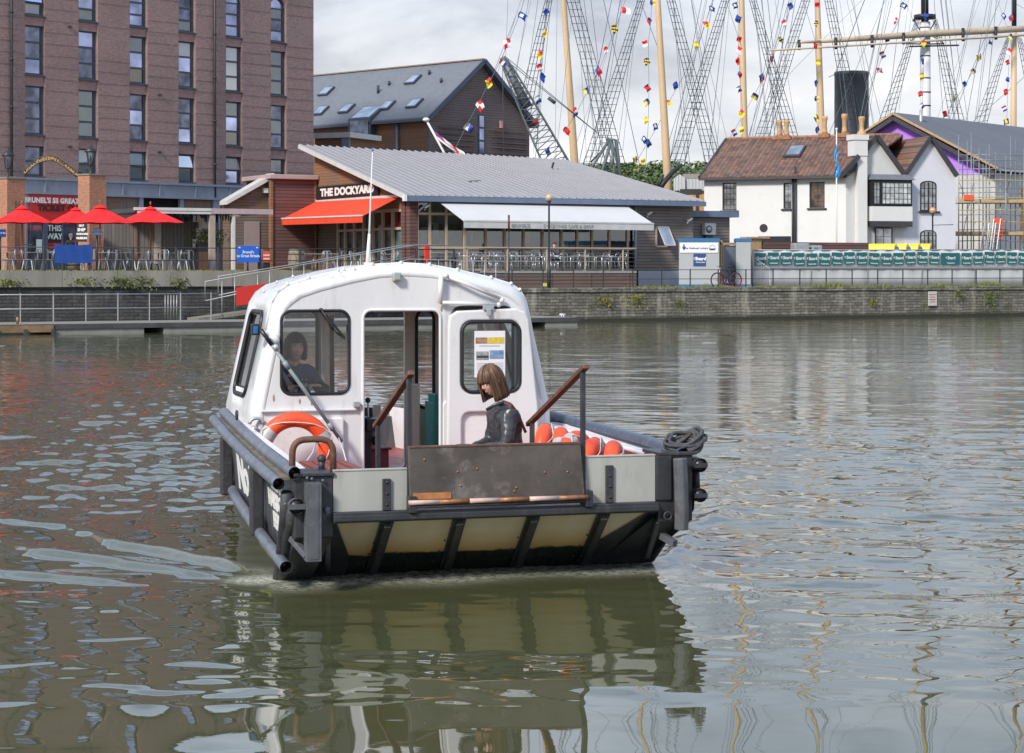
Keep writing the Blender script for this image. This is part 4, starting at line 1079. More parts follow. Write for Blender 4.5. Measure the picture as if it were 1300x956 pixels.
# ground behind the quay edge, one sheet out to the horizon
mb = MB(); a = q(-500, .3, ZR-.02); b = q(500, .3, ZR-.02); c = q(3000, 2600, ZR-.02); d = q(-3000, 2600, ZR-.02); mb.quad(a, b, c, d); structure(mb.build('ground', M['land']))
mb = MB(); L0 = qs(-200); S2 = S_STEP
mb.add([q(L0-60,.9,ZL-.004), q(S2,.9,ZL-.004), q(S2,60,ZL-.004), q(L0-60,60,ZL-.004)], [(0,1,2,3)]); structure(mb.build('dockyard_paving', M['towpath']))
mb = MB(); mb.add([q(S2,.5,ZR), q(qs(1600),.5,ZR), q(qs(1600),9,ZR), q(S2,9,ZR)], [(0,1,2,3)]); structure(mb.build('towpath', M['towpath']))
# walls
def wallbox(name, s0, s1, t0, t1, z0, z1, m, **kw):
    mb = MB(); mb.box(s0, s1, t0, t1, z0, z1); return mb.build(name, m, None, QO, QA, **kw)
o = wallbox('quay_wall', L0-60, S2, 0, 1.0, -1, ZL-.62, M['quay_stone_dark']); tag(o, 'high dark stone dock wall behind the pontoon', 'wall')
mb = MB(); s = L0-60; rnd = random.Random(4)
while s < S2:
    w_ = min(rnd.choice((2.2, 2.6, 3.2)), S2-s); mb.box(s+.008, s+w_-.008, -.10-.02*rnd.random(), .95, ZL-.62, ZL); s += w_
mb.build('coping', M['coping'], o)
mb = MB(); mb.box(S2, S2+.9, -.05, 9, -1, ZL); mb.build('return_wall', M['quay_stone_dark'], o)
o = wallbox('quay_wall', S2+.9, qs(1600), 0, 1.0, -1, ZR-.16, M['quay_stone']); tag(o, 'long low rubble stone quay wall below the towpath', 'wall')
mb = MB(); s = S2+.9
while s < qs(1600):
    w_ = rnd.choice((1.1, 1.4, 1.8)); mb.box(s+.006, s+w_-.006, -.05-.02*rnd.random(), .6, ZR-.16, ZR+.015); s += w_
mb.build('coping', M['quay_stone'], o)
# railings
def railing(name, label, s0, s1, t, z, h, step, rails, m, r=.028, pr=.03, knob=False, base=None, first=0.0):
    e = empty(name, q(s0, t, z), QA, label, 'railing'); L_ = s1-s0
    n = max(1, round(L_/step))
    for i in range(n+1):
        x = L_*i/n; mb = MB(); mb.tube([(x,0,-.02),(x,0,h+.03)], pr, 6, smooth=False)
        if knob: mb.ball((x,0,h+.05), pr*1.4, 8, 6)
        mb.build('post', m, e)
    for zz in rails:
        mb = MB(); mb.tube([(0,0,zz),(L_,0,zz)], r, 6); mb.build('rail', m, e)
    return e
sL0, sL1 = qs(-60), S_STEP - .2
railing('quay_railing', 'black two rail fence along the upper dock edge by the red parasols', sL0, sL1, .25, ZL, .92, 1.75, (.92, .42), M['rail_black'], pr=.055, r=.022)
railing('quay_railing', 'thin black fence along the low towpath edge', qs(655), qs(1420), .35, ZR, .82, 1.55, (.82, .40), M['rail_black'], pr=.03, r=.017)
# ---- pontoon
M['ponton_deck'] = boards('ponton_deck', (.30,.27,.23), (.22,.20,.17), .16, .06, True, 3)
M['fender_wood'] = paint('fender_wood', (.06,.06,.062), .8, .3, 1.5, dirt=(.14,.12,.10), dirt_amt=.5, streak=False)
M['concrete_float'] = paint('concrete_float', (.24,.235,.21), .8, .15, 1.2, dirt=(.12,.12,.09), dirt_amt=.6)
PT0, PT1 = -5.6, -2.2
e = empty('pontoon', q(qs(-120, PT0), PT0, 0), QA, 'long low floating pontoon with pale deck moored below the dock wall', 'pontoon')
PL = qs(733, PT0) - qs(-120, PT0); pl_ = qs(-120, PT0)
mb = MB(); mb.box(0, PL, .1, PT1-PT0, .30, .37); mb.build('deck', M['ponton_deck'], e)
mb = MB(); mb.box(0, PL+.05, -.05, .1, .19, .36); mb.box(PL-.1, PL+.06, .1, PT1-PT0, .10, .34); mb.build('fender_beam', M['fender_wood'], e)
x = qs(67, PT0) - pl_; xe = x
mb = MB(); mb.box(0, x, -.09, -.05, .08, .33); mb.build('timber_facing', paint('timber_facing', (.24,.15,.08), .8, .3, 2, dirt=(.1,.09,.07), dirt_amt=.6), e)
for k in range(5):
    mb = MB(); xx = x - 1.0*k; mb.box(xx-.08, xx+.04, -.16, -.09, -.3, .2); mb.build('pile', M['fender_wood'], e)
x = xe+.1; k = 0
while x < PL-1:
    w_ = min(3.3, PL-x); mb = MB(); mb.box(x, x+w_, .0, PT1-PT0-.1, -.4, .19); mb.build('float', M['concrete_float'], e); x += w_+.75
for px, t_, cl_ in ((333, .5, 0), (722, .5, 0), (28, .6, 1)):
    x = qs(px, PT0) - pl_; mb = MB()
    if cl_: mb.tube([(x,t_,.37),(x,t_,.62)], .05, 8); mb.build('bollard', M['copper'], e)
    else:
        mb.tube([(x-.14,t_,.48),(x+.14,t_,.48)], .03, 8); mb.tube([(x-.05,t_,.37),(x-.05,t_,.48)], .03, 6); mb.tube([(x+.05,t_,.37),(x+.05,t_,.48)], .03, 6); mb.build('cleat', M['white_paint'], e)
# silver rail along the back of the pontoon
tb = PT1 - .35
railing('pontoon_railing', 'pale galvanised rail standing along the pontoon', qs(-60, tb), qs(268, tb), tb, .36, 1.05, 1.28, (1.03, .50), M['rail_grey'], pr=.024, r=.02)
# gangway up to the quay
gs0, gz0 = qs(250, -1.6), .42; gs1 = qs(520, -1.2); gz1 = ZL
e = empty('gangway', q(gs0, -1.6, 0), QA, 'sloping metal gangway with handrails and a red panel rising to the quay', 'gangway'); GL = gs1-gs0
mb = MB(); mb.hexa([(0,-.1,gz0-.12),(2.6,-.1,gz0+.18),(2.6,1.1,gz0+.18),(0,1.1,gz0-.12),(0,-.1,gz0),(2.6,-.1,gz0+.3),(2.6,1.1,gz0+.3),(0,1.1,gz0)])
mb.hexa([(2.6,-.1,gz0+.18),(GL,-.1,gz1-.12),(GL,1.1,gz1-.12),(2.6,1.1,gz0+.18),(2.6,-.1,gz0+.3),(GL,-.1,gz1),(GL,1.1,gz1),(2.6,1.1,gz0+.3)]); mb.build('walkway', M['ponton_deck'], e)
zz = lambda x: gz0 + (gz1-gz0)*x/GL + .12
for t_, x0_, in ((-.1, .3), (1.1, 1.3)):
    mb = MB(); mb.tube([(x0_,t_,zz(x0_)+.5),(x0_,t_,zz(x0_)+1.25),(GL*.5,t_,zz(GL*.5)+1.1),(GL,t_,zz(GL)+.95),(GL+1.5,t_,zz(GL)+.95)], .022, 6); mb.tube([(x0_,t_,zz(x0_)+.5),(GL,t_,zz(GL)+.5)], .02, 6); mb.build('handrail', M['rail_grey'], e)
    x = x0_+.7
    while x < GL:
        mb = MB(); mb.tube([(x,t_,zz(x)-.25),(x,t_,zz(x)+1.15-.02*x)], .02, 6); mb.build('post', M['rail_grey'], e); x += 1.5
x0_, z0_ = qpx(300, 388, -1.75); x1_, z1_ = qpx(340, 361, -1.75)
mb = MB(); x0_ -= gs0; x1_ -= gs0; mb.hexa([(x0_,-.17,z0_),(x1_,-.17,z0_+.12),(x1_,-.13,z0_+.12),(x0_,-.13,z0_),(x0_,-.17,z1_-.12),(x1_,-.17,z1_+.05),(x1_,-.13,z1_+.05),(x0_,-.13,z1_-.12)]); mb.build('red_panel', paint('red_panel', (.62,.03,.02), .5, .05, 2), e)
mb = MB(); 
for i in range(5): mb.tube([(-.9+i*.12,1.15,.36),(-.9+i*.12,1.15,.36+.95)], .02, 6)
mb.build('guide_poles', M['rail_grey'], e)
# second bridge rail at the café end with the red ring stand
s0, s1 = qs(462, -.6), qs(642, -.6)
e = empty('bridge_railing', q(s0, -.6, 0), QA, 'silver rail of the landing stage in front of the café, sloping at one end', 'railing'); Lb = s1-s0
mb = MB(); zt0 = qpx(462, 345, -.6)[1]; zt1 = qpx(520, 329, -.6)[1]; zt2 = qpx(640, 332, -.6)[1]; xm = qs(520, -.6)-s0
mb.tube([(0,0,zt0),(xm,0,zt1),(Lb,0,zt2),(Lb,0,zt2-.9)], .024, 6); mb.tube([(0,0,zt0-.12),(xm,0,zt1-.5),(Lb,0,zt2-.5)], .02, 6); mb.tube([(xm*.8,0,zt1-.9),(Lb,0,zt2-.75)], .03, 6); mb.build('rail', M['rail_grey'], e)
x = xm*.6
while x < Lb: mb = MB(); mb.tube([(x,0,.9),(x,0,zt1-.03)], .02, 6); mb.build('post', M['rail_grey'], e); x += .55
s_, z0_ = qpx(542, 340, .6); z1_ = qpx(542, 312, .6)[1]
mb = MB(); mb.box(-.12,.12,-.05,.05,.25,z1_-ZL+.05); mb.box(-.32,.32,-.06,.06,.05,.28); mb.box(-.04,.04,-.03,.03,-.1,.1)
o = mb.build('life_ring_stand', paint('safety_red', (.7,.03,.02), .45, .05, 3), None, q(s_, .6, ZL), QA, bevel=.03); tag(o, 'bright red life saving stand at the head of the landing stage', 'safety stand')
# lamp posts
def lamp_post(px, py_base, py_globe, t, zb, label, arm=False, gr=.17, col=None):
    s_, z1_ = qpx(px, py_globe, t); e = empty('lamp_post', q(s_, t, zb), QA, label, 'lamp post', 'globe lamps along the quay'); h = z1_-zb
    mb = MB(); mb.lathe([(.085,0),(.085,.9),(.06,.95),(.045,1.3),(.04,h-.3),(.07,h-.25),(.05,h-.2),(.10,h-.14),(.10,h-.10)], n=10)
    if arm: mb.tube([(0,0,h-.75),(1.1,-.4,h-.72)], .02, 6)
    mb.build('column', M['rail_black'], e); mb = MB(); mb.ball((0,0,h+.03), gr, 16, 10); mb.build('globe', col or M['globe'], e); return e
M['globe'] = paint('globe', (.50,.40,.24), .15, .1, 3, coat=.5); M['globe_amber'] = paint('globe_amber', (.62,.30,.13), .15, .1, 3, coat=.5)
lamp_post(697, 365, 252, 1.6, ZR, 'globe lamp on a black column in front of the café')
lamp_post(1184, 320, 268, 7.0, ZR, 'amber globe lamp on a thin column against the white house', arm=True, col=M['globe_amber'])
mb = MB(); s_, z1_ = qpx(646, 273, 1.0); z2_ = qpx(646, 294, 1.0)[1]; mb.tube([(0,0,-.4),(0,0,z2_-ZR)], .03, 6, 0); mb.tube([(0,0,z2_-ZR),(0,0,z1_-ZR)], .045, 6, 1)
o = mb.build('marker_pole', [M['rail_black'], M['maroon']], None, q(s_, 1.0, ZR), QA); tag(o, 'slim dark marker pole with a maroon top beside the white awning', 'pole')
mb = MB(); mb.box(-.09,.09,-.07,-.05,.0,.14); s_, z_ = qpx(691, 362, .35); o = mb.build('notice_tag', paint('hi_vis', (.65,.62,.08), .5, .1, 9), None, q(s_, .35, z_-.05), QA); tag(o, 'small yellow notice tied to the towpath fence', 'notice')
# towpath blue signs, banner, bin
M['sign_blue'] = paint('sign_blue', (.015,.13,.62), .45, .04, 2)
M['banner_blue'] = paint('banner_blue', (.012,.065,.30), .6, .12, 2)
def board_sign(name, label, px0, px1, py0, py1, t, mat_, lines, size, post=True, tm='white_paint', group=None, zbase=ZL):
    sc = qs((px0+px1)/2, t); c = q(sc, t); sA, z1_ = qpx(px0, py0, t); sB, z0_ = qpx(px1, py1, t); w_ = sB-sA
    e = empty(name, q(sc, t, zbase), QA, label, 'sign', group); z0_ -= zbase; z1_ -= zbase
    mb = MB(); mb.box(-w_/2, w_/2, -.02, .02, z0_, z1_); mb.build('board', mat_, e, bevel=.006)
    if lines:
        mb = MB(); text(mb, lines, size, lambda a, b, c_: (a, -.024-c_, (z0_+z1_)/2+b), depth=.004, bold=size*.03); mb.build('lettering', M[tm], e)
    if post: mb = MB(); mb.tube([(0,.05,0),(0,.05,z0_+.1)], .04, 8); mb.build('post', M['rail_black'], e)
    return e
e = board_sign('blue_sign', 'blue sign with white lettering on a post at the upper dock edge', 301, 329, 312, 333, .05, M['sign_blue'], "Brunel's\nss Great Britain", .155)
mb = MB(); mb.box(-.42,-.34,-.03,-.02,.92,.97); mb.box(.34,.42,-.03,-.02,.92,.97); mb.build('fixings', M['white_paint'], e)
board_sign('small_blue_sign', 'tiny light blue sign right of the brick gate pier', 118, 129, 290, 299.5, 1.2, paint('sign_light_blue', (.02,.22,.6), .5, .05, 2), 'TICKETS\nOPEN', .13)
board_sign('small_blue_sign', 'small navy sign at the picture edge before the other brick pier', -6, 7.5, 291, 301, 1.2, M['banner_blue'], 'WAY IN', .1)
s0, s1 = qs(69, .2), qs(117, .2)
e = empty('fence_banner', q(s0, .2, ZL), QA, 'plain dark blue banner tied across the dock railing', 'banner'); z1_ = qpx(90, 310, .2)[1]-ZL; z0_ = qpx(90, 334, .2)[1]-ZL
mb = MB(); W_ = s1-s0; n = 16; vs = []
for i in range(n+1):
    for k in range(4): vs.append((W_*i/n, -.03+.012*math.sin(i*1.3+k), z0_+(z1_-z0_)*k/3 - .03*math.sin(PI*i/n)*(k == 3)))
mb.add(vs, [(i*4+k, (i+1)*4+k, (i+1)*4+k+1, i*4+k+1) for i in range(n) for k in range(3)], 0, True); mb.build('cloth', M['banner_blue'], e, fixn=False)
s_ = qs(335, .9); e = empty('litter_bin', q(s_, .9, ZL), QA, 'dark litter bin with an orange and white striped panel beside the blue sign', 'bin')
mb = MB(); mb.lathe([(.24,0),(.26,.1),(.26,.85),(.22,.92)], n=14); mb.build('body', M['rubber_dark'], e)
mb = MB(); mb.box(-.14,.14,-.29,-.26,.35,.82,0); mb.box(-.14,.14,-.295,-.285,.47,.52,1); mb.box(-.14,.14,-.295,-.285,.62,.67,1); mb.build('panel', [M['orange'], M['white_paint']], e)
# barrel
M['oak'] = boards('oak', (.30,.24,.17), (.22,.175,.125), .09, .08, True, 9)
def barrel(px, t, label):
    s_ = qs(px, t); e = empty('barrel', q(s_, t, ZL), QA, label, 'barrel', 'oak barrels used as tables')
    mb = MB(); mb.lathe([(.28,0),(.33,.25),(.355,.48),(.33,.72),(.28,.95),(.26,.95)], n=20); mb.build('staves', M['oak'], e)
    for z_, r_ in ((.06,.30),(.24,.335),(.70,.335),(.88,.302)): mb = MB(); mb.lathe([(r_,z_-.025),(r_+.006,z_),(r_,z_+.025)], n=20); mb.build('hoop', M['rubber_dark'], e)
barrel(376, 2.2, 'pale oak barrel standing by the corner of the red timber block')
barrel(93, 1.6, 'pale oak barrel half hidden under the blue fence banner')
# plants rooted in the wall
M['leafy'] = paint('leafy', (.13,.16,.035), .7, .45, 6); M['leafy_y'] = paint('leafy_y', (.22,.21,.03), .7, .4, 6)
def tuft(name, s_, t_, z_, n, w_, h_, label, m, seed, size=.07, hang=False):
    rnd = random.Random(seed); mb = MB()
    for _ in range(n):
        c = Vector((rnd.gauss(0,w_/2.5), -abs(rnd.gauss(0,.08)), (rnd.random()*h_ if not hang else -rnd.random()**1.5*h_)))
        a = Vector((rnd.uniform(-1,1), rnd.uniform(-1,1), rnd.uniform(-1,1))).normalized()*size*rnd.uniform(.6,1.3); b = a.cross(Vector((rnd.random(),rnd.random(),rnd.random()))).normalized()*size*.5
        mb.quad(c-a, c-b, c+a, c+b)
    for k in range(max(3, n//14)):
        x = rnd.gauss(0,w_/3); mb.tube([(x*.2,0,0),(x,-.05,(h_*.7 if not hang else -h_*.6))], .007, 4)
    o = mb.build(name, m, None, q(s_, t_, z_), QA, fixn=False); tag(o, label, 'plant', 'weeds growing out of the quay walls')
for i, (px, py, n, w_, h_, m, lab) in enumerate((
    (158, 366, 150, 1.2, .5, 'leafy', 'biggest leafy clump growing high on the dark dock wall'),
    (184, 368, 40, .6, .45, 'leafy', 'small leafy sprig just right of the biggest clump on the dock wall'),
    (229, 366, 60, .5, .45, 'leafy', 'lone leafy sprig on the dock wall above the pontoon rail'),
    (10, 364, 70, .8, .3, 'leafy_y', 'thin yellowish weed on the dock wall at the picture edge'),
    (105, 361, 60, .8, .25, 'leafy_y', 'faint weed under the coping below the blue banner'))):
    s_, z_ = qpx(px, py, -.12); tuft('wall_plant', s_, -.12, z_, n, w_, h_, lab, M[m], 20+i, hang=False)
for i, (px, py, n, w_, h_, lab) in enumerate((
    (768, 382, 120, .8, .5, 'yellow green trailing weed below the café terrace corner'),
    (808, 378, 140, .9, .7, 'brightest trailing weed on the low wall left of the grey cabin'),
    (862, 384, 90, .6, .6, 'trailing weed on the low wall beneath the grey cabin'),
    (1107, 384, 60, .3, .3, 'single yellow weed on the low wall under the poster fence'),
    (1255, 374, 240, 1.3, 1.0, 'large fern like plant hanging down the quay wall near the scaffolding'),
    (1216, 372, 90, .5, .6, 'weed on the low wall between the white notice and the large fern'))):
    s_, z_ = qpx(px, py, -.06); tuft('wall_plant', s_, -.06, z_+.15, n, w_, h_, lab, M['leafy_y'] if i in (0,1,3) else M['leafy'], 40+i, size=.05, hang=True)
rnd = random.Random(77); mb = MB()
for _ in range(5200):
    s_ = rnd.uniform(qs(800), qs(1420)); t_ = .05 + abs(rnd.gauss(0, .3)); cl_ = max(0, math.sin(s_*1.9)+math.sin(s_*.73+1)+.4)
    if s_ < qs(960) and rnd.random() < .6: continue
    h_ = rnd.uniform(.03,.10) + .10*cl_*rnd.random(); a = rnd.uniform(0, PI); dx, dy = math.cos(a)*.03, math.sin(a)*.03
    p = q(s_, t_, ZR); lean = rnd.uniform(-.05,.05)
    mb.add([p+Vector((-dx,-dy,0)), p+Vector((dx,dy,0)), p+Vector((lean,lean*.5,h_))], [(0,1,2)], 0 if rnd.random() < .6 else 1)
stuff(mb.build('grass', [M['leafy'], M['leafy_y']], fixn=False), 'scruffy grass and weeds along the towpath edge', 'grass')
rnd = random.Random(78); mb = MB()
for _ in range(2600):
    s_ = rnd.uniform(qs(-60), S_STEP); p = q(s_, rnd.uniform(.0,.8), ZL); h_ = rnd.uniform(.02,.06); a = rnd.uniform(0, PI); dx, dy = math.cos(a)*.03, math.sin(a)*.03
    mb.add([p+Vector((-dx,-dy,0)), p+Vector((dx,dy,0)), p+Vector((0,0,h_))], [(0,1,2)], 1 if rnd.random() < .6 else 0)
stuff(mb.build('grass', [M['leafy'], M['leafy_y']], fixn=False), 'low moss and grass on the coping of the upper dock wall', 'grass')
# white notice on the wall
s_, z1_ = qpx(1178, 370, -.05); s2_, z0_ = qpx(1189, 388, -.05)
e = empty('wall_notice', q(s_, -.06, z0_), QA, 'weathered white notice with red print fixed to the low quay wall', 'notice')
mb = MB(); mb.box(0, s2_-s_, -.02, 0, 0, z1_-z0_); mb.build('board', paint('old_white', (.58,.56,.52), .6, .15, 6, dirt=(.3,.2,.15), dirt_amt=.5), e)
mb = MB(); w_ = s2_-s_; h_ = z1_-z0_
for k, (a, b) in enumerate(((.1,.9),(.15,.8),(.1,.85),(.2,.75))): mb.box(w_*a, w_*b, -.026, -.021, h_*(.75-.17*k), h_*(.75-.17*k)+.035)
mb.build('print', paint('red_print', (.4,.1,.1), .6, .2, 20), e)
# ================================================================ brick warehouse block
M['brick_purple'] = brick('brick_purple', (.34,.205,.185), (.225,.14,.14), (.27,.235,.22), patch=(.17,.115,.10))
M['brick_spandrel'] = brick('brick_spandrel', (.36,.20,.18), (.26,.15,.15), (.25,.21,.20))
M['brick_orange'] = brick('brick_orange', (.42,.17,.085), (.30,.11,.06), (.30,.25,.2), bw=.22, bh=.075)
M['frame_blue'] = paint('frame_blue', (.06,.075,.11), .5, .12, 3)
M['lintel_blue'] = paint('lintel_blue', (.22,.25,.31), .5, .12, 1.2, dirt=(.14,.14,.15), dirt_amt=.5, streak=True)
M['lead_edge'] = paint('lead_edge', (.05,.055,.06), .6, .2, 3)
M['pane_sky'] = darkglass('pane_sky', (.42,.47,.68), .85, .05, .35, .8)
M['pane_dark'] = darkglass('pane_dark', (.16,.18,.25), .6, .05, .5, 1.5)
def curtain_mat(name, col):
    t = NT(name); u, v, uv = t.uv(); wv = t.math('SINE', t.math('MULTIPLY', u, 42)); n = t.noise(2, 3)
    c = t.mix(t.math('MULTIPLY_ADD', wv, .25, .5), C_(col, .75), col); c = t.mix(t.ramp(n, [(.4, 0.0), (.7, .4)]), c, C_(col, .5)); return t.fin(c, .8)
M['curtain'] = curtain_mat('curtain', (.66,.78,.76)); M['curtain_warm'] = curtain_mat('curtain_warm', (.62,.50,.34)); M['blind'] = curtain_mat('blind', (.72,.78,.86))
M['thin_glass'] = glass('thin_glass', (.9,.94,.95), .12, .03)
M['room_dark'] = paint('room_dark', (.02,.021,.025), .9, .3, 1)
BD = Vector((.904, 1, 0)).normalized(); BA = math.atan2(1, .904); BP = Vector((-.2377*104, 104, 0)); BN = Vector((-BD.y, BD.x, 0))
def bk(px): return K(BP, BD, px)
kR = bk(398); kL = bk(-190); BW = kR - kL
bld = empty('brick_building', BP + BD*kL + Vector((0,0,ZL)), BA, 'tall purple brown brick apartment block with tall narrow windows behind the parasols', 'building')
def zb(py, px): k = bk(px); Y = (BP + BD*k).y; return CAM_H - (py-HY)*Y/F - ZL
COLS = [(-141,-117), (-90,-64), (-36,-11)] + [(32,57), (100,124), (165,187), (227,248), (287,307.5), (344,363.5)]
xs = [(bk(a)-kL, bk(b)-kL) for a, b in COLS]
rows = [(zb(223,32), zb(184.6,32)), (zb(170,32), zb(108,32)), (zb(94,32), zb(31,32)), (zb(18,32), zb(-45,32)), (zb(18,32)+3.04, zb(-45,32)+2.7), (zb(18,32)+6.08, zb(-45,32)+5.74)]
rows[0] = (zb(223,32), zb(184.6,32)); ZT = rows[-1][1] + 1.3; ZB0 = zb(229, 32)
# piers and spandrels leave real openings
edges = [0.0]
for a, b in xs: edges += [a, b]
edges.append(BW)
mb = MB(); mp = MB()
for i in range(0, len(edges), 2): mb.box(edges[i], edges[i+1], 0, .55, ZB0, ZT)
mb.box(0, BW, .56, 14, zb(247,57)+.03, ZT-.02)
mb.build('wall', M['brick_purple'], bld)
mb = MB()
for (a, b) in xs:
    zprev = ZB0
    for r_, (z0, z1) in enumerate(rows):
        mb.box(a, b, .07, .55, zprev, z0); zprev = z1
        if r_ >= 3:   # arched heads
            n = 8; w_ = (b-a)/2; cx = (a+b)/2; rr = w_
            pts = [(a, z1), (a, z1-rr)] + [(cx - rr*math.cos(PI*k/n), z1-rr + rr*math.sin(PI*k/n)) for k in range(n+1)] + [(b, z1-rr), (b, z1)]
            mb.prism(pts[:2]+[(cx - rr*math.cos(PI*k/n), z1-rr + rr*math.sin(PI*k/n)) for k in range(1, n//2+1)]+[(cx, z1)], .07, .50)
            mb.prism([(cx, z1)]+[(cx - rr*math.cos(PI*k/n), z1-rr + rr*math.sin(PI*k/n)) for k in range(n//2, n)]+[(b, z1-rr), (b, z1)], .07, .50)
    mb.box(a, b, .07, .55, zprev, ZT)
mb.build('spandrels', M['brick_spandrel'], bld)
mb = MB()
for i in range(0, len(edges), 2):
    z = ZB0+.45; rnd = random.Random(i)
    while z < ZT-.3: 
        if rnd.random() < .85: mb.box(edges[i]+.06, edges[i+1]-.06, -.013, .0, z, z+.30)
        z += .60
mb.build('brick_bands', M['brick_purple'], bld)
rnd = random.Random(21)
look = {(3,1):'kdk',(3,2):'kks',(3,0):'kkk',(4,1):'www',(4,2):'sdk',(5,1):'ksk',(5,2):'bsy',(5,3):'sss',(6,1):'kks',(6,2):'bsk',(7,1):'wsy',(7,2):'bww',(7,3):'sss',(8,2):'bww',(8,1):'kbk',(8,3):'bks',(5,0):'ww',(6,0):'ww',(7,0):'ps',(8,0):'ww',(3,3):'ssb',(4,3):'ssw'}
for ci, (a, b) in enumerate(xs):
    for r_, (z0, z1) in enumerate(rows):
        zt = z1 if r_ < 3 else z1 - .02
        np_ = 2 if r_ == 0 else 3; codes = look.get((ci, r_), ''.join(rnd.choice('sskwwb') for _ in range(np_)))
        if r_ >= 3: zt = z1 - (b-a)/2
        mb = MB(); y0_ = .20
        mb.box(a, a+.05, y0_, y0_+.1, z0, zt); mb.box(b-.13, b, y0_, y0_+.1, z0, zt); mb.box(a, b, y0_-.02, y0_+.1, z0, z0+.10); mb.box(a, b, y0_, y0_+.1, zt-.07, zt)
        for k in range(1, np_): zz_ = z0+(zt-z0)*k/np_; mb.box(a+.05, b-.13, y0_, y0_+.1, zz_-.05, zz_+.05)
        if r_ >= 3:
            cx, rr = (a+b)/2, (b-a)/2; mb.tube([(cx-rr*.93*math.cos(PI*k/10), y0_+.04, zt+rr*.93*math.sin(PI*k/10)) for k in range(11)], .05, 6)
        mb.box(a-.03, b+.03, -.03, .2, z0-.06, z0+.0)
        f = mb.build('window', M['frame_blue'], bld)
        for k in range(np_):
            za = z0+(zt-z0)*k/np_+.05; zc = z0+(zt-z0)*(k+1)/np_-.05; cd = codes[::-1][k] if k < len(codes) else 's'
            m = {'s':'pane_sky','k':'pane_dark','d':'pane_dark','w':'thin_glass','b':'thin_glass','y':'thin_glass','p':'thin_glass'}[cd]
            mb = MB(); tilt = .18 if (rnd.random() < .16 and k == 1) else 0
            mb.quad((a+.05,y0_+.05-tilt,za),(b-.13,y0_+.05-tilt,za),(b-.13,y0_+.05,zc),(a+.05,y0_+.05,zc)); mb.build('pane', M[m], f)
            if m == 'thin_glass':
                mb = MB(); mb.quad((a+.05,y0_+.09,za),(b-.1,y0_+.09,za),(b-.1,y0_+.09,zc),(a+.05,y0_+.09,zc)); mb.build('curtain', M[{'w':'curtain','b':'blind','y':'curtain_warm','p':'curtain_warm'}[cd]], f)
        if r_ >= 3:
            cx, rr = (a+b)/2, (b-a)/2; mb = MB(); mb.add([(cx,y0_+.05,zt)]+[(cx-rr*.9*math.cos(PI*k/10), y0_+.05, zt+rr*.9*math.sin(PI*k/10)) for k in range(11)], [tuple(range(12))]); mb.build('pane', M['pane_sky'], f)
mb = MB(); mb.box(-.2, BW+.2, -.2, 14.2, ZT, ZT+.35); mb.build('parapet', M['lead_edge'], bld)
for px in (13, 271):
    x = bk(px)-kL; mb = MB(); mb.tube([(x,-.12,.2),(x,-.12,ZT)], .075, 8); z = 1
    while z < ZT: mb.tube([(x,-.12,z),(x,-.12,z+.12)], .10, 8); z += 2.4
    mb.build('downpipe', M['rail_black'], bld)
mb = MB()
for px, py in ((88,34),(88,186),(202,120),(202,193)):
    x = bk(px)-kL; z = zb(py, px); mb.box(x-.12, x+.12, -.10, -.02, z-.04, z+.04)
mb.build('wall_vents', M['lead_edge'], bld)
# ground storey: blue steel lintel, piers, doors
zA = zb(226, 57); 
mb = MB(); mb.box(0, BW, -.15, .3, zb(247,57), zA-.02); mb.box(0, BW, -.22, -.15, zA-.12, zA); mb.box(0, BW, -.28, -.15, zb(247,57), zb(247,57)+.10); 
x = 1.0
while x < BW: mb.box(x, x+.08, -.20, -.15, zb(246,57), zA-.1); x += 2.45
mb.build('steel_lintel', M['lintel_blue'], bld)
zlint = zb(247,57)
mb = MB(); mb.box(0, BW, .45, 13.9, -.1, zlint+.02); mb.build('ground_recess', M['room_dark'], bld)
M['timber_vert'] = boards('timber_vert', (.30,.155,.08), (.22,.12,.07), .14, .08, True, 4, grey=(.19,.15,.13))
def panel(px0, px1, z0, z1, m, name, y=-.0, th=.1):
    mb = MB(); mb.box(bk(px0)-kL, bk(px1)-kL, y-th, y, z0, z1); return mb.build(name, m, bld)
panel(132, 173, 0, zlint, M['timber_vert'], 'timber_door'); panel(231, 268, 0, zlint, M['timber_vert'], 'timber_door'); panel(276, 300, 0, zlint, M['timber_vert'], 'timber_door')
for a, b in ((127,131),(174,179),(226,230),(268,272),(29,32),(272,276)): panel(a, b, 0, zlint, M['lintel_blue'], 'steel_post', .0, .22)
# ticket office frontage
M['sign_red'] = paint('sign_red', (.56,.02,.018), .45, .08, 2)
so_ = panel(31, 97.5, zb(282,60), zb(247,60)-.03, M['sign_red'], 'sign_board', -.16, .05)
fs_ = lambda px, py: (bk(px)-kL, zb(py, px))
def lettering(body, px, py, size, m, parent, y=-.235, bold=.02, sp=1.0, sx=1.0):
    x, z = fs_(px, py); mb = MB(); text(mb, body, size, lambda a, b, c: (x+a*sx, y-c, z+b), depth=.01, bold=bold, spacing=sp); return mb.build('lettering', M[m], parent)
lettering("BRUNEL'S SS GREAT BRITAIN", 78, 255.5, .36, 'white_paint', so_, sp=1.05, sx=1.0, bold=.018)
lettering('TICKET OFFICE', 81, 265.0, .44, 'black_plastic', so_, sp=1.05, sx=1.12, bold=.022)
mb = MB(); a, b = bk(62)-kL, bk(80)-kL
mb.box(bk(33)-kL, bk(96)-kL, -.1, -.05, 0, zb(283,60)); mb.build('shopfront', M['frame_blue'], bld)
panel(34, 51, .3, zb(284,60)-.1, M['pane_dark'], 'shop_window', -.11, .02)
wb = panel(59, 75, .6, zb(283,60)-.05, M['black_plastic'], 'window_poster', -.12, .02)
x, z = fs_(67, 292); 
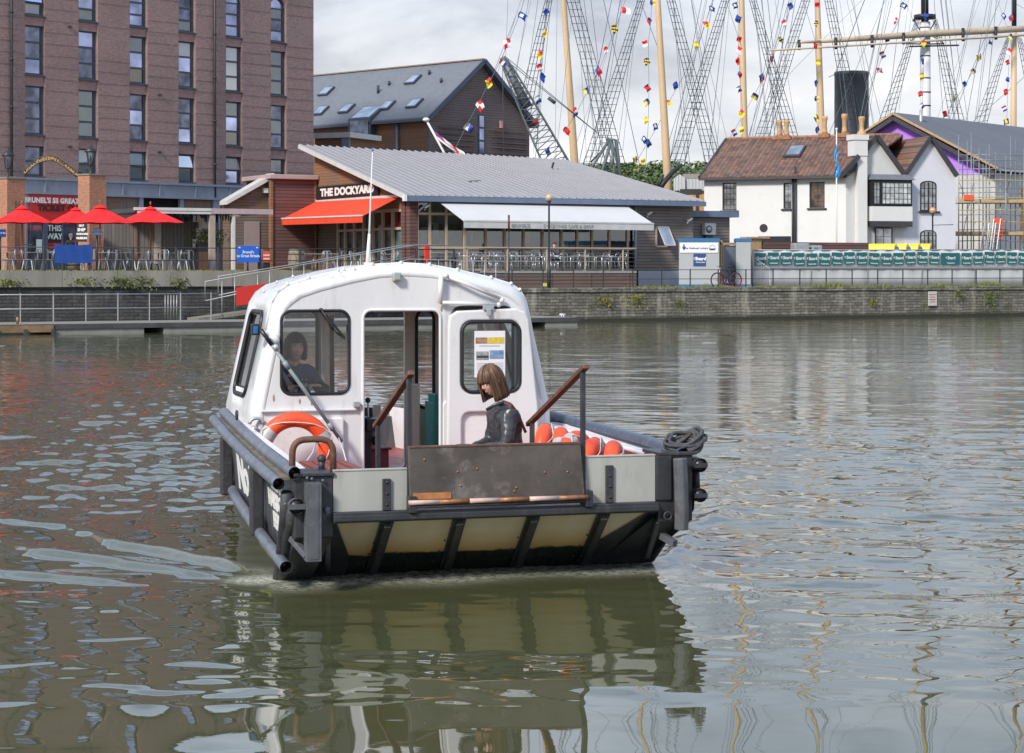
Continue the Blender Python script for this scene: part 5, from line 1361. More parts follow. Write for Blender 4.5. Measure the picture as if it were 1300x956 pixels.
for k, (s, m, dz, sz) in enumerate((('THIS', 'curtain', .08, .42), ('WAY', 'curtain', -.34, .42), ('DOCKYARD', 'sign_red', -.74, .17), ('MUSEUM', 'sign_red', -.92, .17), ('TICKETS HERE', 'curtain', -1.15, .12))):
    mb = MB(); text(mb, s, sz, lambda a, b, c, dz=dz: (x+a, -.155-c, z+dz+b), depth=.01, bold=.012); mb.build('lettering', M[m], wb)
panel(77, 93, 0, zb(285,60), M['pane_dark'], 'doorway', -.11, .02)
mb = MB(); x0_ = bk(44)-kL; mb.box(x0_, x0_+.35, -.145, -.135, .9, 1.6); mb.build('window_sticker', M['curtain'], bld)
for a, b in ((52,58),(76,77.5),(93,94.5)): panel(a, b, 0, zb(283,60), M['frame_blue'], 'mullion', -.12, .08)
# gate piers, lanterns and lettered arch
def pier(px0, px1, pxm, pyt, Y, label):
    a = P(px0, pyt, Y); b = P(pxm, pyt, Y); c = P(px1, pyt, Y); h = a.z-ZL
    e = empty('gate_pier', (b.x, b.y, ZL), 0, label, 'gate pier', 'brick gate piers')
    # corner towards the viewer at pxm, two faces turned away
    w0 = abs(b.x-a.x)/math.cos(R(45)); w1 = abs(c.x-b.x)/math.cos(R(45)); w_ = (w0+w1)/2
    ang = math.atan2(w1*1.0, w0*1.0)
    mb = MB(); mb.box(0, w_, 0, w_, 0, h); o = mb.build('brickwork', M['brick_orange'], e); o.rotation_euler = (0,0,R(45)-(w0-w1)*.25)
    mb = MB(); mb.box(-.05, w_+.05, -.05, w_+.05, h, h+.06); o = mb.build('cap', M['coping'], e); o.rotation_euler = (0,0,R(45)-(w0-w1)*.25)
    return e, b, h, w_
e1, b1, h1, w1_ = pier(96, 132, 113.5, 222, 93, 'orange brick gate pier carrying a chalkboard beside the ticket office')
e2, b2, h2, w2_ = pier(-9, 28.5, 9, 226.5, 93, 'orange brick gate pier cut by the picture edge under the other lantern')
def lantern(px, py, Y, zbase, label):
    top = P(px, py, Y); e = empty('lantern', (top.x, Y, zbase), 0, label, 'lantern', 'black lanterns on the gate piers'); h = top.z-zbase
    mb = MB(); mb.lathe([(.10,0),(.06,.08),(.035,.2),(.03,h-.95),(.09,h-.9)], n=10); mb.build('stem', M['rail_black'], e)
    mb = MB()
    for k in range(4):
        a = PI/4+PI/2*k; b = a+PI/2; p = lambda r, an, z: (r*math.cos(an), r*math.sin(an), z)
        mb.quad(p(.12,a,h-.88), p(.12,b,h-.88), p(.25,b,h-.32), p(.25,a,h-.32))
    mb.build('glass', M['thin_glass'], e, fixn=False); mb = MB()
    for k in range(4):
        a = PI/4+PI/2*k; mb.tube([(.12*math.cos(a),.12*math.sin(a),h-.9),(.25*math.cos(a),.25*math.sin(a),h-.3)], .018, 5)
    mb.lathe([(.28,h-.34),(.28,h-.28),(.12,h-.1),(.06,h-.05),(.05,h),(.0,h+.1)], n=8); mb.lathe([(.14,h-.92),(.13,h-.86)], n=8); mb.lathe([(.04,h-.85),(.03,h-.5)], n=6); mb.build('lantern_frame', M['rail_black'], e)
lantern(115, 184, 94, b1.z+.06, 'black lantern on the brick pier beside the chalkboard')
lantern(10, 189, 94, b2.z+.06, 'black lantern at the picture edge on the other brick pier')
e = empty('lettered_arch', (0, 0, 0), 0, 'curved iron arch with gold lettering spanning the two gate piers', 'arch')
cp = [(16,216.5),(24,217.5),(31,216.5),(38,209.5),(46,202.5),(54,198.8),(63,197.5),(72,199.8),(82,206.5),(92,214.5),(97,218.5),(104,219)]
Ya = 94.0; top = [P(x_, y_, Ya) for x_, y_ in cp]; bot = [P(x_, y_+6.0, Ya) for x_, y_ in cp[2:11]]
mb = MB(); mb.tube(top, .03, 6); mb.tube(bot, .03, 6); mb.tube([P(100,214,Ya),P(111,214,Ya),P(111,222,Ya)], .02, 6); mb.build('iron_bars', M['rail_black'], e)
mb = MB(); A_ = top[2:11]
for i in range(8): mb.add([A_[i]+Vector((0,.03,0)), A_[i+1]+Vector((0,.03,0)), bot[i+1]+Vector((0,.03,0)), bot[i]+Vector((0,.03,0))], [(0,1,2,3)])
mb.build('backing_plate', paint('arch_plate', (.16,.15,.13), .6, .2, 4), e)
cen = [(a+b)/2 for a, b in zip(A_, bot)]; Ls = [0]
for a, b in zip(cen, cen[1:]): Ls.append(Ls[-1]+(b-a).length)
def along(d):
    d = max(0, min(Ls[-1]-1e-4, d))
    for i in range(len(Ls)-1):
        if Ls[i] <= d <= Ls[i+1]:
            t_ = (d-Ls[i])/(Ls[i+1]-Ls[i]); return cen[i]+(cen[i+1]-cen[i])*t_, (cen[min(i+2,len(cen)-1)]-cen[max(i-1,0)]).normalized()
mb = MB(); word = 'GREAT WESTERN DOCKYARD'
for i, ch in enumerate(word):
    if ch == ' ': continue
    p, tg = along(Ls[-1]*(i+.7)/(len(word)+.4)); an = math.atan2(tg.z, tg.x)
    text(mb, ch, .25, lambda a, b, c, p=p, an=an: (p.x+a*math.cos(an)-b*math.sin(an), p.y-.01-c, p.z+a*math.sin(an)+b*math.cos(an)), depth=.01, bold=.008)
mb.build('lettering', paint('gold', (.45,.27,.08), .4, .2, 9, metal=.2), e)
# chalkboard on the pier
c0 = P(97, 307, 92.4); c1 = P(111, 283, 92.4)
e = empty('chalkboard', (c0.x, 92.4, c0.z), R(-45)*0 + R(-8), 'black chalkboard menu with white lettering hung on the brick pier', 'board')
mb = MB(); W_, H_ = c1.x-c0.x, c1.z-c0.z; mb.box(0, W_, -.03, .02, 0, H_); mb.build('board', M['black_plastic'], e)
mb = MB()
for k, (s, sz) in enumerate((('2017', .12), ('SHIP', .19), ('DOCKYARD', .11), ('MUSEUM', .13))): text(mb, s, sz, lambda a, b, c, k=k: (W_/2+a, -.034-c, H_*(.85-.22*k)+b), depth=.004, bold=.008)
mb.build('lettering', M['white_paint'], e)
# timber screen and iron gate
scr = empty('timber_screen', q(qs(132, 5.5), 5.5, ZL), QA, 'grey vertical timber screen behind the café chairs', 'screen')
a, b = 0, qs(252, 5.5)-qs(132, 5.5); h_ = qpx(190, 281, 5.5)[1]-ZL
M['grey_screen'] = boards('grey_screen', (.24,.215,.195), (.18,.165,.155), .16, .1, True, 9)
mb = MB(); mb.box(a, b, 0, .08, 0, h_); mb.build('screen_boards', M['grey_screen'], scr)
x0_ = qs(196, 5.5)-qs(132, 5.5); mb = MB(); mb.box(x0_, x0_+.28, -.06, .0, .3, h_); mb.build('pale_post', paint('pale_timber', (.5,.42,.34), .7, .1, 4), scr)
mb = MB(); x1_ = qs(171,5.5)-qs(132,5.5); mb.box(x1_, x1_+.1, -.06, .0, 0, h_); mb.build('corner_post', M['timber_vert'], scr)
g = empty('iron_gate', P(133, 300, 96) * 1, 0, 'tall black iron bar gate standing open beside the brick pier', 'gate'); g.location.z = ZL
mb = MB()
for i in range(7):
    x = i*.17; mb.tube([(x,0,.1),(x,0,3.2-.0*i)], .016, 5); mb.tube([(x,0,3.2),(x,0,3.3)], [.03,.002], 5)
for z in (.2, 1.2, 2.7): mb.bar((0,0,z), (1.05,0,z), .03, .05)
mb.build('bars', M['rail_black'], g)
g = empty('iron_gate', Vector((P(20,300,93.3).x, 93.3, ZL)), 0, 'black iron bars beside the pier at the picture edge', 'gate'); mb = MB()
for i in range(5): mb.tube([(i*.17,0,.1),(i*.17,0,3.2)], .016, 5)
for z in (.2, 1.2, 2.6): mb.bar((0,0,z), (.75,0,z), .03, .05)
mb.build('bars', M['rail_black'], g)
# ================================================================ parasols, tables, steel chairs
def parasol_mat():
    t = NT('parasol_red'); n = t.noise(3, 3); c = t.mix(t.ramp(n, [(.3, 0.0), (.7, 1.0)]), (.72,.018,.022), (.86,.03,.03))
    return t.fin(c, .75, 0, .2)
M['parasol_red'] = parasol_mat(); M['parasol_pole'] = paint('parasol_pole', (.32,.12,.05), .5, .15, 6)
def parasol(px, py_top, py_rim, half, t, label):
    s_ = qs(px, t); c = q(s_, t, ZL); Y = c.y; ht = CAM_H-(py_top-HY)*Y/F-ZL; hr = CAM_H-(py_rim-HY)*Y/F-ZL; r_ = half*Y/F*1.06
    e = empty('parasol', c, R(22.5)*0+QA+R(10), label, 'parasol', 'red café parasols')
    mb = MB(); n = 8; vs = [(0,0,ht)]; st = [.28,.5,.75,1.0]
    for i, u_ in enumerate(st):
        for k in range(n*2):
            a = PI*k/n; rr = r_*u_*(1 if k % 2 == 0 else (.955 if u_ > .3 else .97)); z = ht-.05-(ht-.05-hr)*u_**1.08 + (-.03 if (k % 2 and u_ > .4) else 0)
            vs.append((rr*math.cos(a), rr*math.sin(a), z))
    fs = [(0, 1+k, 1+(k+1) % (2*n)) for k in range(2*n)]
    for i in range(3):
        for k in range(2*n): A = 1+i*2*n; fs.append((A+k, A+2*n+k, A+2*n+(k+1)%(2*n), A+(k+1)%(2*n)))
    mb.add(vs, fs); mb.build('canopy', M['parasol_red'], e, fixn=False)
    mb = MB(); vs = [(0,0,ht+.05)]; 
    for k in range(n*2): a = PI*k/n; vs.append((r_*.22*math.cos(a), r_*.22*math.sin(a), ht-.10))
    mb.add(vs, [(0, 1+k, 1+(k+1) % (2*n)) for k in range(2*n)]); mb.build('vent_cap', M['parasol_red'], e, fixn=False)
    mb = MB(); mb.tube([(0,0,0),(0,0,ht)], .03, 8); mb.ball((0,0,ht+.16), (.035,.035,.08), 8, 6); mb.build('pole', M['parasol_pole'], e)
    for k in range(n): a = PI*2*k/n; mb = MB(); mb.bar((0,0,ht-.15), (r_*.97*math.cos(a), r_*.97*math.sin(a), hr-.015), .02, .015); mb.build('rib', M['parasol_pole'], e)
    mb = MB(); mb.lathe([(.26,0),(.26,.05),(.05,.08),(.05,.3)], n=14); mb.build('base', M['rubber_dark'], e)
for a in ((28, 262, 282.5, 37.5, 1.6, 'red parasol over the tables in front of the ticket office doors'),
          (96, 264, 283, 34, 4.4, 'red parasol standing back between the two bigger ones, partly hidden by its neighbour'),
          (127, 261, 283, 41, 1.7, 'biggest red parasol, over the small light blue sign by the brick pier'),
          (191, 263, 282.5, 41, 2.0, 'red parasol in front of the grey timber screen and white edged shelter'),
          (-28, 264, 283, 36, 2.2, 'red parasol cut off by the picture edge')): parasol(*a)
M['chair_steel'] = paint('chair_steel', (.42,.43,.44), .35, .12, 9, metal=.6)
M['chair_dark'] = paint('chair_dark', (.05,.055,.07), .4, .2, 9, metal=.3)
def make_chair(m=M['chair_steel']):
    e = empty('cafe_chair', (0,0,0), 0)
    mb = MB(); mb.prism(rrect(-.19,.19,-.18,.20,.06), .435, .455, ax='z'); mb.build('seat', m, e)
    mb = MB(); mb.tube([(-.18,.19,.44),(-.185,.24,.78),(-.12,.26,.85),(.12,.26,.85),(.185,.24,.78),(.18,.19,.44)], .014, 6); mb.box(-.045,.045,.215,.235,.44,.84); mb.build('backrest', m, e)
    for sx in (-1, 1):
        for sy in (-1, 1):
            mb = MB(); mb.add([(sx*.15-.02,sy*.14-.02,.44),(sx*.15+.02,sy*.14-.02,.44),(sx*.15+.02,sy*.14+.02,.44),(sx*.15-.02,sy*.14+.02,.44),
                       (sx*.22-.012,sy*.22-.012,0),(sx*.22+.012,sy*.22-.012,0),(sx*.22+.012,sy*.22+.012,0),(sx*.22-.012,sy*.22+.012,0)],
                      [(0,1,5,4),(1,2,6,5),(2,3,7,6),(3,0,4,7),(0,3,2,1),(4,5,6,7)]); mb.build('leg', m, e)
    return e
def make_table(h=.74, w_=.62, m=M['chair_steel'], top=None):
    e = empty('cafe_table', (0,0,0), 0)
    mb = MB(); mb.prism(rrect(-w_/2,w_/2,-w_/2,w_/2,.05), h-.025, h, ax='z'); mb.build('table_top', top or m, e)
    mb = MB(); mb.tube([(0,0,.04),(0,0,h-.02)], .03, 8); mb.build('column', m, e)
    for a in (0, PI/2):
        mb = MB(); mb.bar((-.27*math.cos(a),-.27*math.sin(a),.02), (.27*math.cos(a),.27*math.sin(a),.02), .04, .03); mb.build('foot', m, e)
    return e
chair0 = make_chair(); table0 = make_table(); used = {'c': 0, 't': 0}
def place(kind, px, t, rz, label, group, z=ZL, proto=None):
    src = proto or (chair0 if kind == 'c' else table0); key = id(src) if proto else kind
    o = src if not used.get(key) else copy_tree(src); used[key] = 1
    s_ = qs(px, t); o.location = q(s_, t, z); o.rotation_euler = (0, 0, rz); tag(o, label, 'chair' if kind == 'c' else 'table', group); return o
spots = [(12,1.5,-1.5),(20,2.2,.4),(36,1.4,1.6),(42,2.4,-.7),(60,1.2,-1.2),(66,2.0,2.6),(105,1.3,.7),(113,1.9,-.9),(130,1.2,-1.2),(138,1.8,1.9),(150,1.4,.5),(158,2.2,-1.4),(168,1.5,1.4),(182,1.2,-1.6),(188,2.3,.2),(196,1.6,1.8),(205,1.2,-.4),(214,2.2,2.7),(222,1.4,-1.3),(233,1.3,1.5),(240,2.2,.2)]
wh = ['silver steel café chair at the picture edge','silver steel chair facing away at the picture edge','silver chair under the ticket office parasol, turned sideways','silver chair behind the pole of the ticket office parasol','silver chair just left of the blue banner','tall looking silver chair touching the blue banner','silver chair at the right end of the blue banner','silver chair half behind the banner end','silver chair by the pole of the biggest parasol','silver chair just right of the biggest parasol pole']
for i, (px, t_, rz) in enumerate(spots):
    lab = wh[i] if i < len(wh) else 'silver steel café chair in front of the grey timber screen'
    place('c', px, t_, rz, lab if False else lab, 'silver café chairs on the upper dock edge')
for i, (px, t_) in enumerate(((9,1.9),(29,1.9),(45,1.9),(134,1.5),(163,1.8),(177,1.8),(201,1.9),(227,1.8))):
    place('t', px, t_, QA, ['small square steel table at the picture edge','square steel table by the pole of the ticket office parasol','square steel table between ticket office parasol and blue banner','square steel table beside the biggest parasol pole'][i] if i < 4 else 'small square steel table in front of the grey timber screen', 'square steel café tables')
# shelter with white edged roof
M['white_fascia'] = paint('white_fascia', (.56,.55,.53), .5, .08, 2, dirt=(.3,.3,.3), dirt_amt=.5)
M['pink_fascia'] = paint('pink_fascia', (.42,.32,.32), .5, .1, 2)
sh = empty('shelter', q(qs(171, 3.2), 3.2, ZL), QA, 'open fronted shelter with a flat white edged roof, notices and ivy inside', 'shelter')
o0 = qs(171, 3.2); X = lambda px, t=3.2: qs(px, t)-o0
zr0 = qpx(171, 270, 3.2)[1]-ZL; zr1 = qpx(171, 263, 3.2)[1]-ZL
mb = MB(); mb.box(0, X(346), 0, 4.6, zr0+.02, zr1-.03); mb.build('roof', M['lead_edge'], sh)
mb = MB(); mb.box(-.05, X(268), -.06, 0, zr0+.10, zr1); mb.box(.1, X(268), -.04, 0, zr0-.02, zr0+.08); mb.build('fascia', M['white_fascia'], sh)
mb = MB(); mb.box(X(268)+.01, X(346), -.06, 0, zr0, zr1); mb.build('fascia', M['pink_fascia'], sh)
for px, w_, m in ((270, .12, 'pale_timber'), (297, .06, 'rail_grey')): mb = MB(); mb.box(X(px)-w_, X(px)+w_, .0, .2, 0, zr0); mb.build('post', M['white_fascia'] if m != 'pale_timber' else paint('weathered_post', (.36,.29,.24), .8, .15, 4), sh)
mb = MB(); mb.box(X(252), X(290), 4.4, 4.5, 0, zr0); mb.build('back_wall', boards('dark_vertical', (.10,.065,.05), (.055,.04,.035), .14, .1, True, 4), sh)
mb = MB(); rnd = random.Random(6)
for k in range(60): x = X(196)+rnd.random()*(X(296)-X(196)); l_ = rnd.uniform(.1,.4); mb.box(x, x+.05, .15, .17, zr0-l_, zr0)
mb.build('fringe', M['room_dark'], sh)
mb = MB()
for px, py, w_, h_ in ((256,297,.5,.5),(264,299,.42,.6),(257,307,.45,.5),(250,309,.4,.35),(262,287,.5,.4)):
    x = X(px, 5.2); z = qpx(px, py, 5.2)[1]-ZL; mb.box(x-w_/2, x+w_/2, 1.95, 1.99, z-h_/2, z+h_/2)
mb.build('notices', M['white_paint'], sh)
x = X(275, 5.2); mb = MB(); mb.box(x-.09, x+.09, 2.0, 2.1, 0, zr0); mb.build('inner_post', M['lintel_blue'], sh)
mb = MB(); s_, z_ = qpx(302, 272, 3.5); mb.ball((X(300),.3,zr0-.05), (.32,.32,.10), 14, 6); mb.build('ceiling_lamp', paint('lamp_cream', (.75,.6,.42), .3, .05, 4), sh)
rnd = random.Random(9); mb = MB()
for _ in range(420):
    c = Vector((rnd.gauss(0,.45), rnd.gauss(0,.12), rnd.random()*.6)); a = Vector((rnd.uniform(-1,1),rnd.uniform(-1,1),rnd.uniform(-1,1))).normalized()*.06; b = a.cross(Vector((rnd.random(),rnd.random(),rnd.random()))).normalized()*.035; mb.quad(c-a,c-b,c+a,c+b)
mb.box(-.5,.5,-.15,.15,-.35,.03,1)
s_, z_ = qpx(264, 306, 4.2); o = mb.build('planter_plant', [M['leafy'], M['rubber_dark']], None, q(s_, 4.2, z_-.1), QA, fixn=False); tag(o, 'green bushy plant in a trough under the pinned notices', 'plant')
# timber gable building behind the shelter and red timber block
M['clad_brown'] = boards('clad_brown', (.20,.115,.07), (.13,.085,.06), .15, .10, False, 3, grey=(.15,.125,.11))
M['clad_red'] = boards('clad_red', (.21,.085,.075), (.125,.052,.048), .17, .12, False, 3.5, grey=(.11,.07,.062))
M['clad_grey'] = boards('clad_grey', (.27,.215,.18), (.19,.155,.14), .15, .12, False, 3, grey=(.25,.225,.21))
M['clad_orange'] = boards('clad_orange', (.33,.15,.065), (.24,.11,.055), .15, .08, False, 3, grey=(.19,.12,.08))
tb_ = empty('timber_annexe', q(qs(291, 19.8), 19.8, ZL), QA, 'small weathered timber building with a white edged sloping roof and a pale door', 'building')
o0 = qs(291, 19.8); X = lambda px, t=19.8: qs(px, t)-o0; Z = lambda px, py, t=19.8: qpx(px, py, t)[1]-ZL
mb = MB(); W_ = X(345); mb.prism([(0,0),(W_,0),(W_,Z(345,224)),(0,Z(291,257))], 0, .9); mb.build('wall', M['clad_brown'], tb_)
mb = MB(); mb.hexa([(-.25,-.35,Z(291,260)),(W_+.0,-.35,Z(345,226)),(W_+.0,.7,Z(345,226)),(-.25,.7,Z(291,260)),(-.25,-.35,Z(291,255)),(W_+.0,-.35,Z(345,220)),(W_+.0,.7,Z(345,220)),(-.25,.7,Z(291,255))]); mb.build('roof', M['white_fascia'], tb_)
mb = MB(); mb.box(X(310), X(329), -.06, 0, 0, Z(320,281)); mb.build('door', paint('pale_door', (.27,.21,.20), .6, .06, 2), tb_)
mb = MB(); x = X(336); mb.box(x-.12, x+.12, -.2, 0, Z(336,245), Z(336,239)); mb.build('security_light', M['white_paint'], tb_)
rb = empty('red_timber_block', q(qs(346, 19.2), 19.2, ZL), QA, 'dark red horizontally boarded block between the shelter and the café', 'building')
o0 = qs(346, 19.2); X = lambda px, t=19.2: qs(px, t)-o0; Z = lambda px, py, t=19.2: qpx(px, py, t)[1]-ZL
mb = MB(); W_ = X(399); mb.box(0, W_, 0, 3.6, 0, Z(370,228)); mb.build('wall', M['clad_red'], rb)
mb = MB(); mb.box(-.25, W_+.15, -.25, 3.7, Z(370,228)+.01, Z(370,222)); mb.build('roof_edge', M['pink_fascia'], rb, bevel=.03)
mb = MB(); mb.box(-.12, .0, -.08, .2, 0, Z(346,228)); mb.box(W_, W_+.12, -.05, .2, 0, Z(399,228)); mb.build('corner_trim', M['clad_orange'], rb)
# visitor in the ticket office doorway
pc = P(90, 300, 97.5); pz = ZL+1.62
person((pc.x, 97.5, ZL), R(20), 'grey haired man in a dark jacket standing at the ticket office doorway',
    pel=(0,0,.95), chest=(0,.0,1.28), neck=(0,0,1.50), head=Vector((0,-.02,1.64)), fdir=(.7,.7,0), shl=[(-.18,0,1.42),(.18,0,1.42)], elb=[(-.24,.02,1.15),(.24,.02,1.15)], wri=[(-.22,-.05,.92),(.22,-.05,.92)],
    hip=[(-.09,0,.93),(.09,0,.93)], kne=[(-.10,-.02,.5),(.10,-.02,.5)], ank=[(-.10,.02,.08),(.10,.02,.08)], toe=[(-.11,-.12,.04),(.11,-.12,.04)],
    handd=[(0,0,-1),(0,0,-1)], palm=[(1,0,0),(-1,0,0)], top_mat=M['rubber_dark'], leg_mat=M['denim'], hair=(M['hair_grey'], -.01, .07, 70, 5, 1), voxel=.010)
# ================================================================ dockyard café
CF_T = 8.3
cA = qs(514.5, CF_T-.6)
cafe = empty('cafe_building', q(cA, CF_T, ZL), QA, 'single storey timber café with a long grey ribbed metal roof, glazed front and two awnings', 'building')
U = lambda px, t=CF_T: qs(px, t) - cA
def UZ(px, py, t=CF_T): s_, z_ = qpx(px, py, t); return s_-cA, z_-ZL
M['metal_roof'] = paint('metal_roof', (.25,.245,.26), .55, .08, .5, metal=0.0, dirt=(.22,.21,.22), dirt_amt=.5)
M['blue_fascia'] = paint('blue_fascia', (.13,.17,.25), .5, .1, 1.5)
M['cafe_frame'] = paint('cafe_frame', (.46,.36,.27), .6, .12, 3)
M['cafe_glass'] = darkglass('cafe_glass', (.10,.17,.165), .45, .06, .7, .9)
M['cafe_glass2'] = glass('cafe_glass2', (.72,.86,.84), .14, .03)
M['awning_white'] = paint('awning_white', (.56,.55,.54), .8, .04, .9, dirt=(.5,.49,.47), dirt_amt=.3)
M['awning_red'] = paint('awning_red', (.74,.06,.02), .8, .06, 1.2)
EZ = 5.72 - ZL; RL = U(888, CF_T-.6); RD = 12.0; RZ = 8.72 - ZL; ZR_ = 8.35-ZL
# floor slab / walls
wL, wR = U(530), U(880)
mb = MB(); mb.box(wL, wR, .35, 11, -.75, .02); mb.build('floor_slab', M['coping'], cafe)
slope_z = lambda y: EZ + (RZ-EZ)*(y+.6)/(RD+.6)
# gable (dockyard) side wall
mb = MB(); xg = wL-.35
mb.hexa([(xg,.9,2.95),(xg+.2,.9,2.95),(xg+.2,11.3,2.95),(xg,11.3,2.95),(xg,.3,slope_z(.3)-.12),(xg+.2,.3,slope_z(.3)-.12),(xg+.2,11.3,slope_z(11.3)-.12),(xg,11.3,slope_z(11.3)-.12)])
mb.build('gable_wall', M['clad_orange'], cafe)
mb = MB(); mb.box(xg, xg+.2, 8.6, 11.3, -.0, 2.95); mb.build('side_wall', M['clad_brown'], cafe)
for y_ in (.0, .55):
    mb = MB(); mb.box(xg-.05+ (y_>0)*.0, xg+.38, y_, y_+.38, -.0, EZ-.15); mb.build('corner_column', M['clad_red'], cafe)
# glazed side under the red awning
f = 0
mb = MB(); mb.box(xg+.16, xg+.18, .9, 8.6, .0, 2.9); mb.build('side_glass', M['cafe_glass'], cafe)
ys_ = [1.0,2.1,3.2,4.3,5.4,6.5,7.6,8.5]
mb = MB()
for y_ in ys_: mb.box(xg+.02, xg+.14, y_-.09, y_+.09, 0, 2.95)
mb.box(xg+.03, xg+.13, .9, 8.6, 2.80, 2.96); mb.box(xg+.03, xg+.13, .9, 8.6, 1.95, 2.07); mb.box(xg+.03, xg+.13, .9, 8.6, 0, .12)
mb.build('side_frame', M['cafe_frame'], cafe)
mb = MB(); 
for a, b in zip(ys_[:2], ys_[1:3]): mb.box(xg+.14, xg+.155, a+.09, b-.09, 2.08, 2.80)
mb.build('maroon_panes', darkglass('maroon_glass', (.12,.015,.02), .2, .15), cafe)
# front glazing
fr_px = [530,546,567,590,617,641,665,689,713,733,752,774,797,808]
xx = [U(p) for p in fr_px]
mb = MB()
for i, x in enumerate(xx[:-1]): mb.box(x-.055, x+.055, .0, .14, 0, EZ-.12)
for x0_, x1_ in ((xx[0], xx[3]),): mb.box(x0_, x1_, .02, .12, 2.62, 2.74)
mb.box(xx[0], xx[-1], .02, .12, 1.02, 1.10); mb.box(xx[0], xx[-1], .02, .12, 0, .1); mb.box(xx[3], xx[-1], .02, .12, 2.3, 2.42); mb.build('front_frame', M['cafe_frame'], cafe)
for i, (a, b) in enumerate(zip(xx, xx[1:])):
    mb = MB(); mb.quad((a,.07,0),(b,.07,0),(b,.07,EZ-.15),(a,.07,EZ-.15)); mb.build('pane', M['cafe_glass2'], cafe)
mb = MB(); mb.box(wL, wR, 4.6, 4.7, 0, EZ+.4); mb.build('room_wall', darkglass('room_wall', (.12,.20,.19), 0, .8, .6, .7), cafe)
rnd = random.Random(15); mb = MB()
for _ in range(26):
    x = rnd.uniform(xx[0], xx[-1]); w_ = rnd.uniform(.1,.6); z0_ = rnd.uniform(.6,1.8); mb.box(x, x+w_, 2.5, 2.6, z0_, z0_+rnd.uniform(.3,1.2), rnd.choice((0,1,2,3)))
mb.box(xx[1]+.3, xx[1]+.42, .5, .6, 1.2, 2.2, 1)
mb.build('interior_fittings', [M['curtain'], M['room_dark'], M['cafe_frame'], M['teal']], cafe)
mb = MB(); mb.box(xx[-1], wR, 0, .2, -.0, EZ-.12); mb.box(wR-.2, wR, .2, 11, -.75, EZ-.1); mb.box(xx[-2], xx[-1], .02,.1, 2.6, EZ-.12); mb.build('end_wall', M['clad_grey'], cafe)
mb = MB(); mb.box(U(810), wR, -.04, .0, -.75, 0); mb.build('plinth', paint('plinth_grey', (.42,.45,.50), .6, .06, 2), cafe)
mb = MB(); x = U(805); mb.tube([(x,-.12,0),(x,-.12,EZ-.1)], .07, 8); mb.build('downpipe', paint('pipe_blue', (.30,.35,.42), .5, .1, 3), cafe)
# small window tilted open
xa, z1_ = UZ(832, 287); xb, z0_ = UZ(848, 314)
mb = MB(); mb.box(xa, xb, -.06, -.0, z0_, z0_+.08); mb.box(xa, xb, -.06, 0, z1_-.08, z1_); mb.box(xa, xa+.08, -.06, 0, z0_, z1_); mb.box(xb-.08, xb, -.06, 0, z0_, z1_); mb.box(xa+.05, xb-.05, -.02, -.005, z0_+.05, z1_-.05, 1)
w_ = mb.build('window', [M['cafe_frame'], M['pane_dark']], cafe)
mb = MB(); mb.bar((xa+.12,-.08,z1_-.05), (xa+.28,-.5,z0_+.1), .05, .05); mb.bar((xb-.02,-.08,z1_-.05), (xb+.12,-.5,z0_+.1), .05, .05); mb.bar((xa+.28,-.5,z0_+.1),(xb+.12,-.5,z0_+.1), .05,.05); mb.bar((xa+.12,-.08,z1_-.05),(xb-.02,-.08,z1_-.05), .05,.05)
mb.quad((xa+.13,-.09,z1_-.06),(xb,-.09,z1_-.06),(xb+.12,-.5,z0_+.1),(xa+.28,-.5,z0_+.1),1); mb.build('sash', [M['white_fascia'], darkglass('sash_glass', (.45,.5,.55), .7, .05, .2)], w_)
# roof with standing seams
def rc(x, y, dz=0.0):
    zf = EZ; zb_ = RZ + (ZR_-RZ)*(x/RL); return (x - 0, y, zf + (zb_-zf)*(y+.6)/(RD+.6) + dz)
mb = MB(); a, b, c, d = (0,-.7), (RL+.25,-.7), (RL-.6,RD), (0,RD)
top = [rc(*p_, .06) for p_ in (a,b,c,d)]; bot = [rc(*p_, -.10) for p_ in (a,b,c,d)]
mb.hexa(bot+[rc(p_[0],p_[1],-.03) for p_ in (a,b,c,d)]); n = 40; G_ = 24
vs = [rc(u_*(RL+.25) - (.85*v_*max(0,(u_-.5)*2)), -.7+(RD+.7)*v_, .06) for u_ in [i/G_ for i in range(G_+1)] for v_ in [j/8 for j in range(9)]]
mb.add(vs, [(i*9+j,(i+1)*9+j,(i+1)*9+j+1,i*9+j+1) for i in range(G_) for j in range(8)])
for k in range(n+1):
    x = .05+(RL+.15)*k/n; p0 = rc(x, -.7, .085); x2 = x - .85*max(0, (x/(RL+.25)-.5)*2)
    mb.bar(p0, rc(x2, RD, .085), .075, .07, 1)
roof = mb.build('roof', [M['metal_roof'], paint('roof_seam_lit', (.36,.355,.37), .5, .06, 1)], cafe)  # seams coloured lighter than the sheet, imitating light caught on their caps
mb = MB(); mb.bar(rc(-.03,-.72,-.02), rc(-.03,RD,-.02), .05, .20); mb.build('verge_trim', M['white_fascia'], roof)
mb = MB(); mb.box(.0, RL+.3, -.76, -.68, EZ-.22, EZ+.02); mb.build('fascia', M['blue_fascia'], cafe)
mb = MB(); mb.box(-.15, -.0, -.80, -.6, EZ-.22, EZ+.06); mb.build('gutter_end', M['white_paint'], cafe)
mb = MB(); x_, z_ = UZ(645, 222, 14); mb.bar(rc(5.2,3.0,.12), rc(6.0,3.3,.12), .05, .04); mb.bar(rc(12.8,8.0,.15), rc(12.9,8.0,.45), .08, .08); mb.build('roof_fitting', M['rubber_dark'], roof)
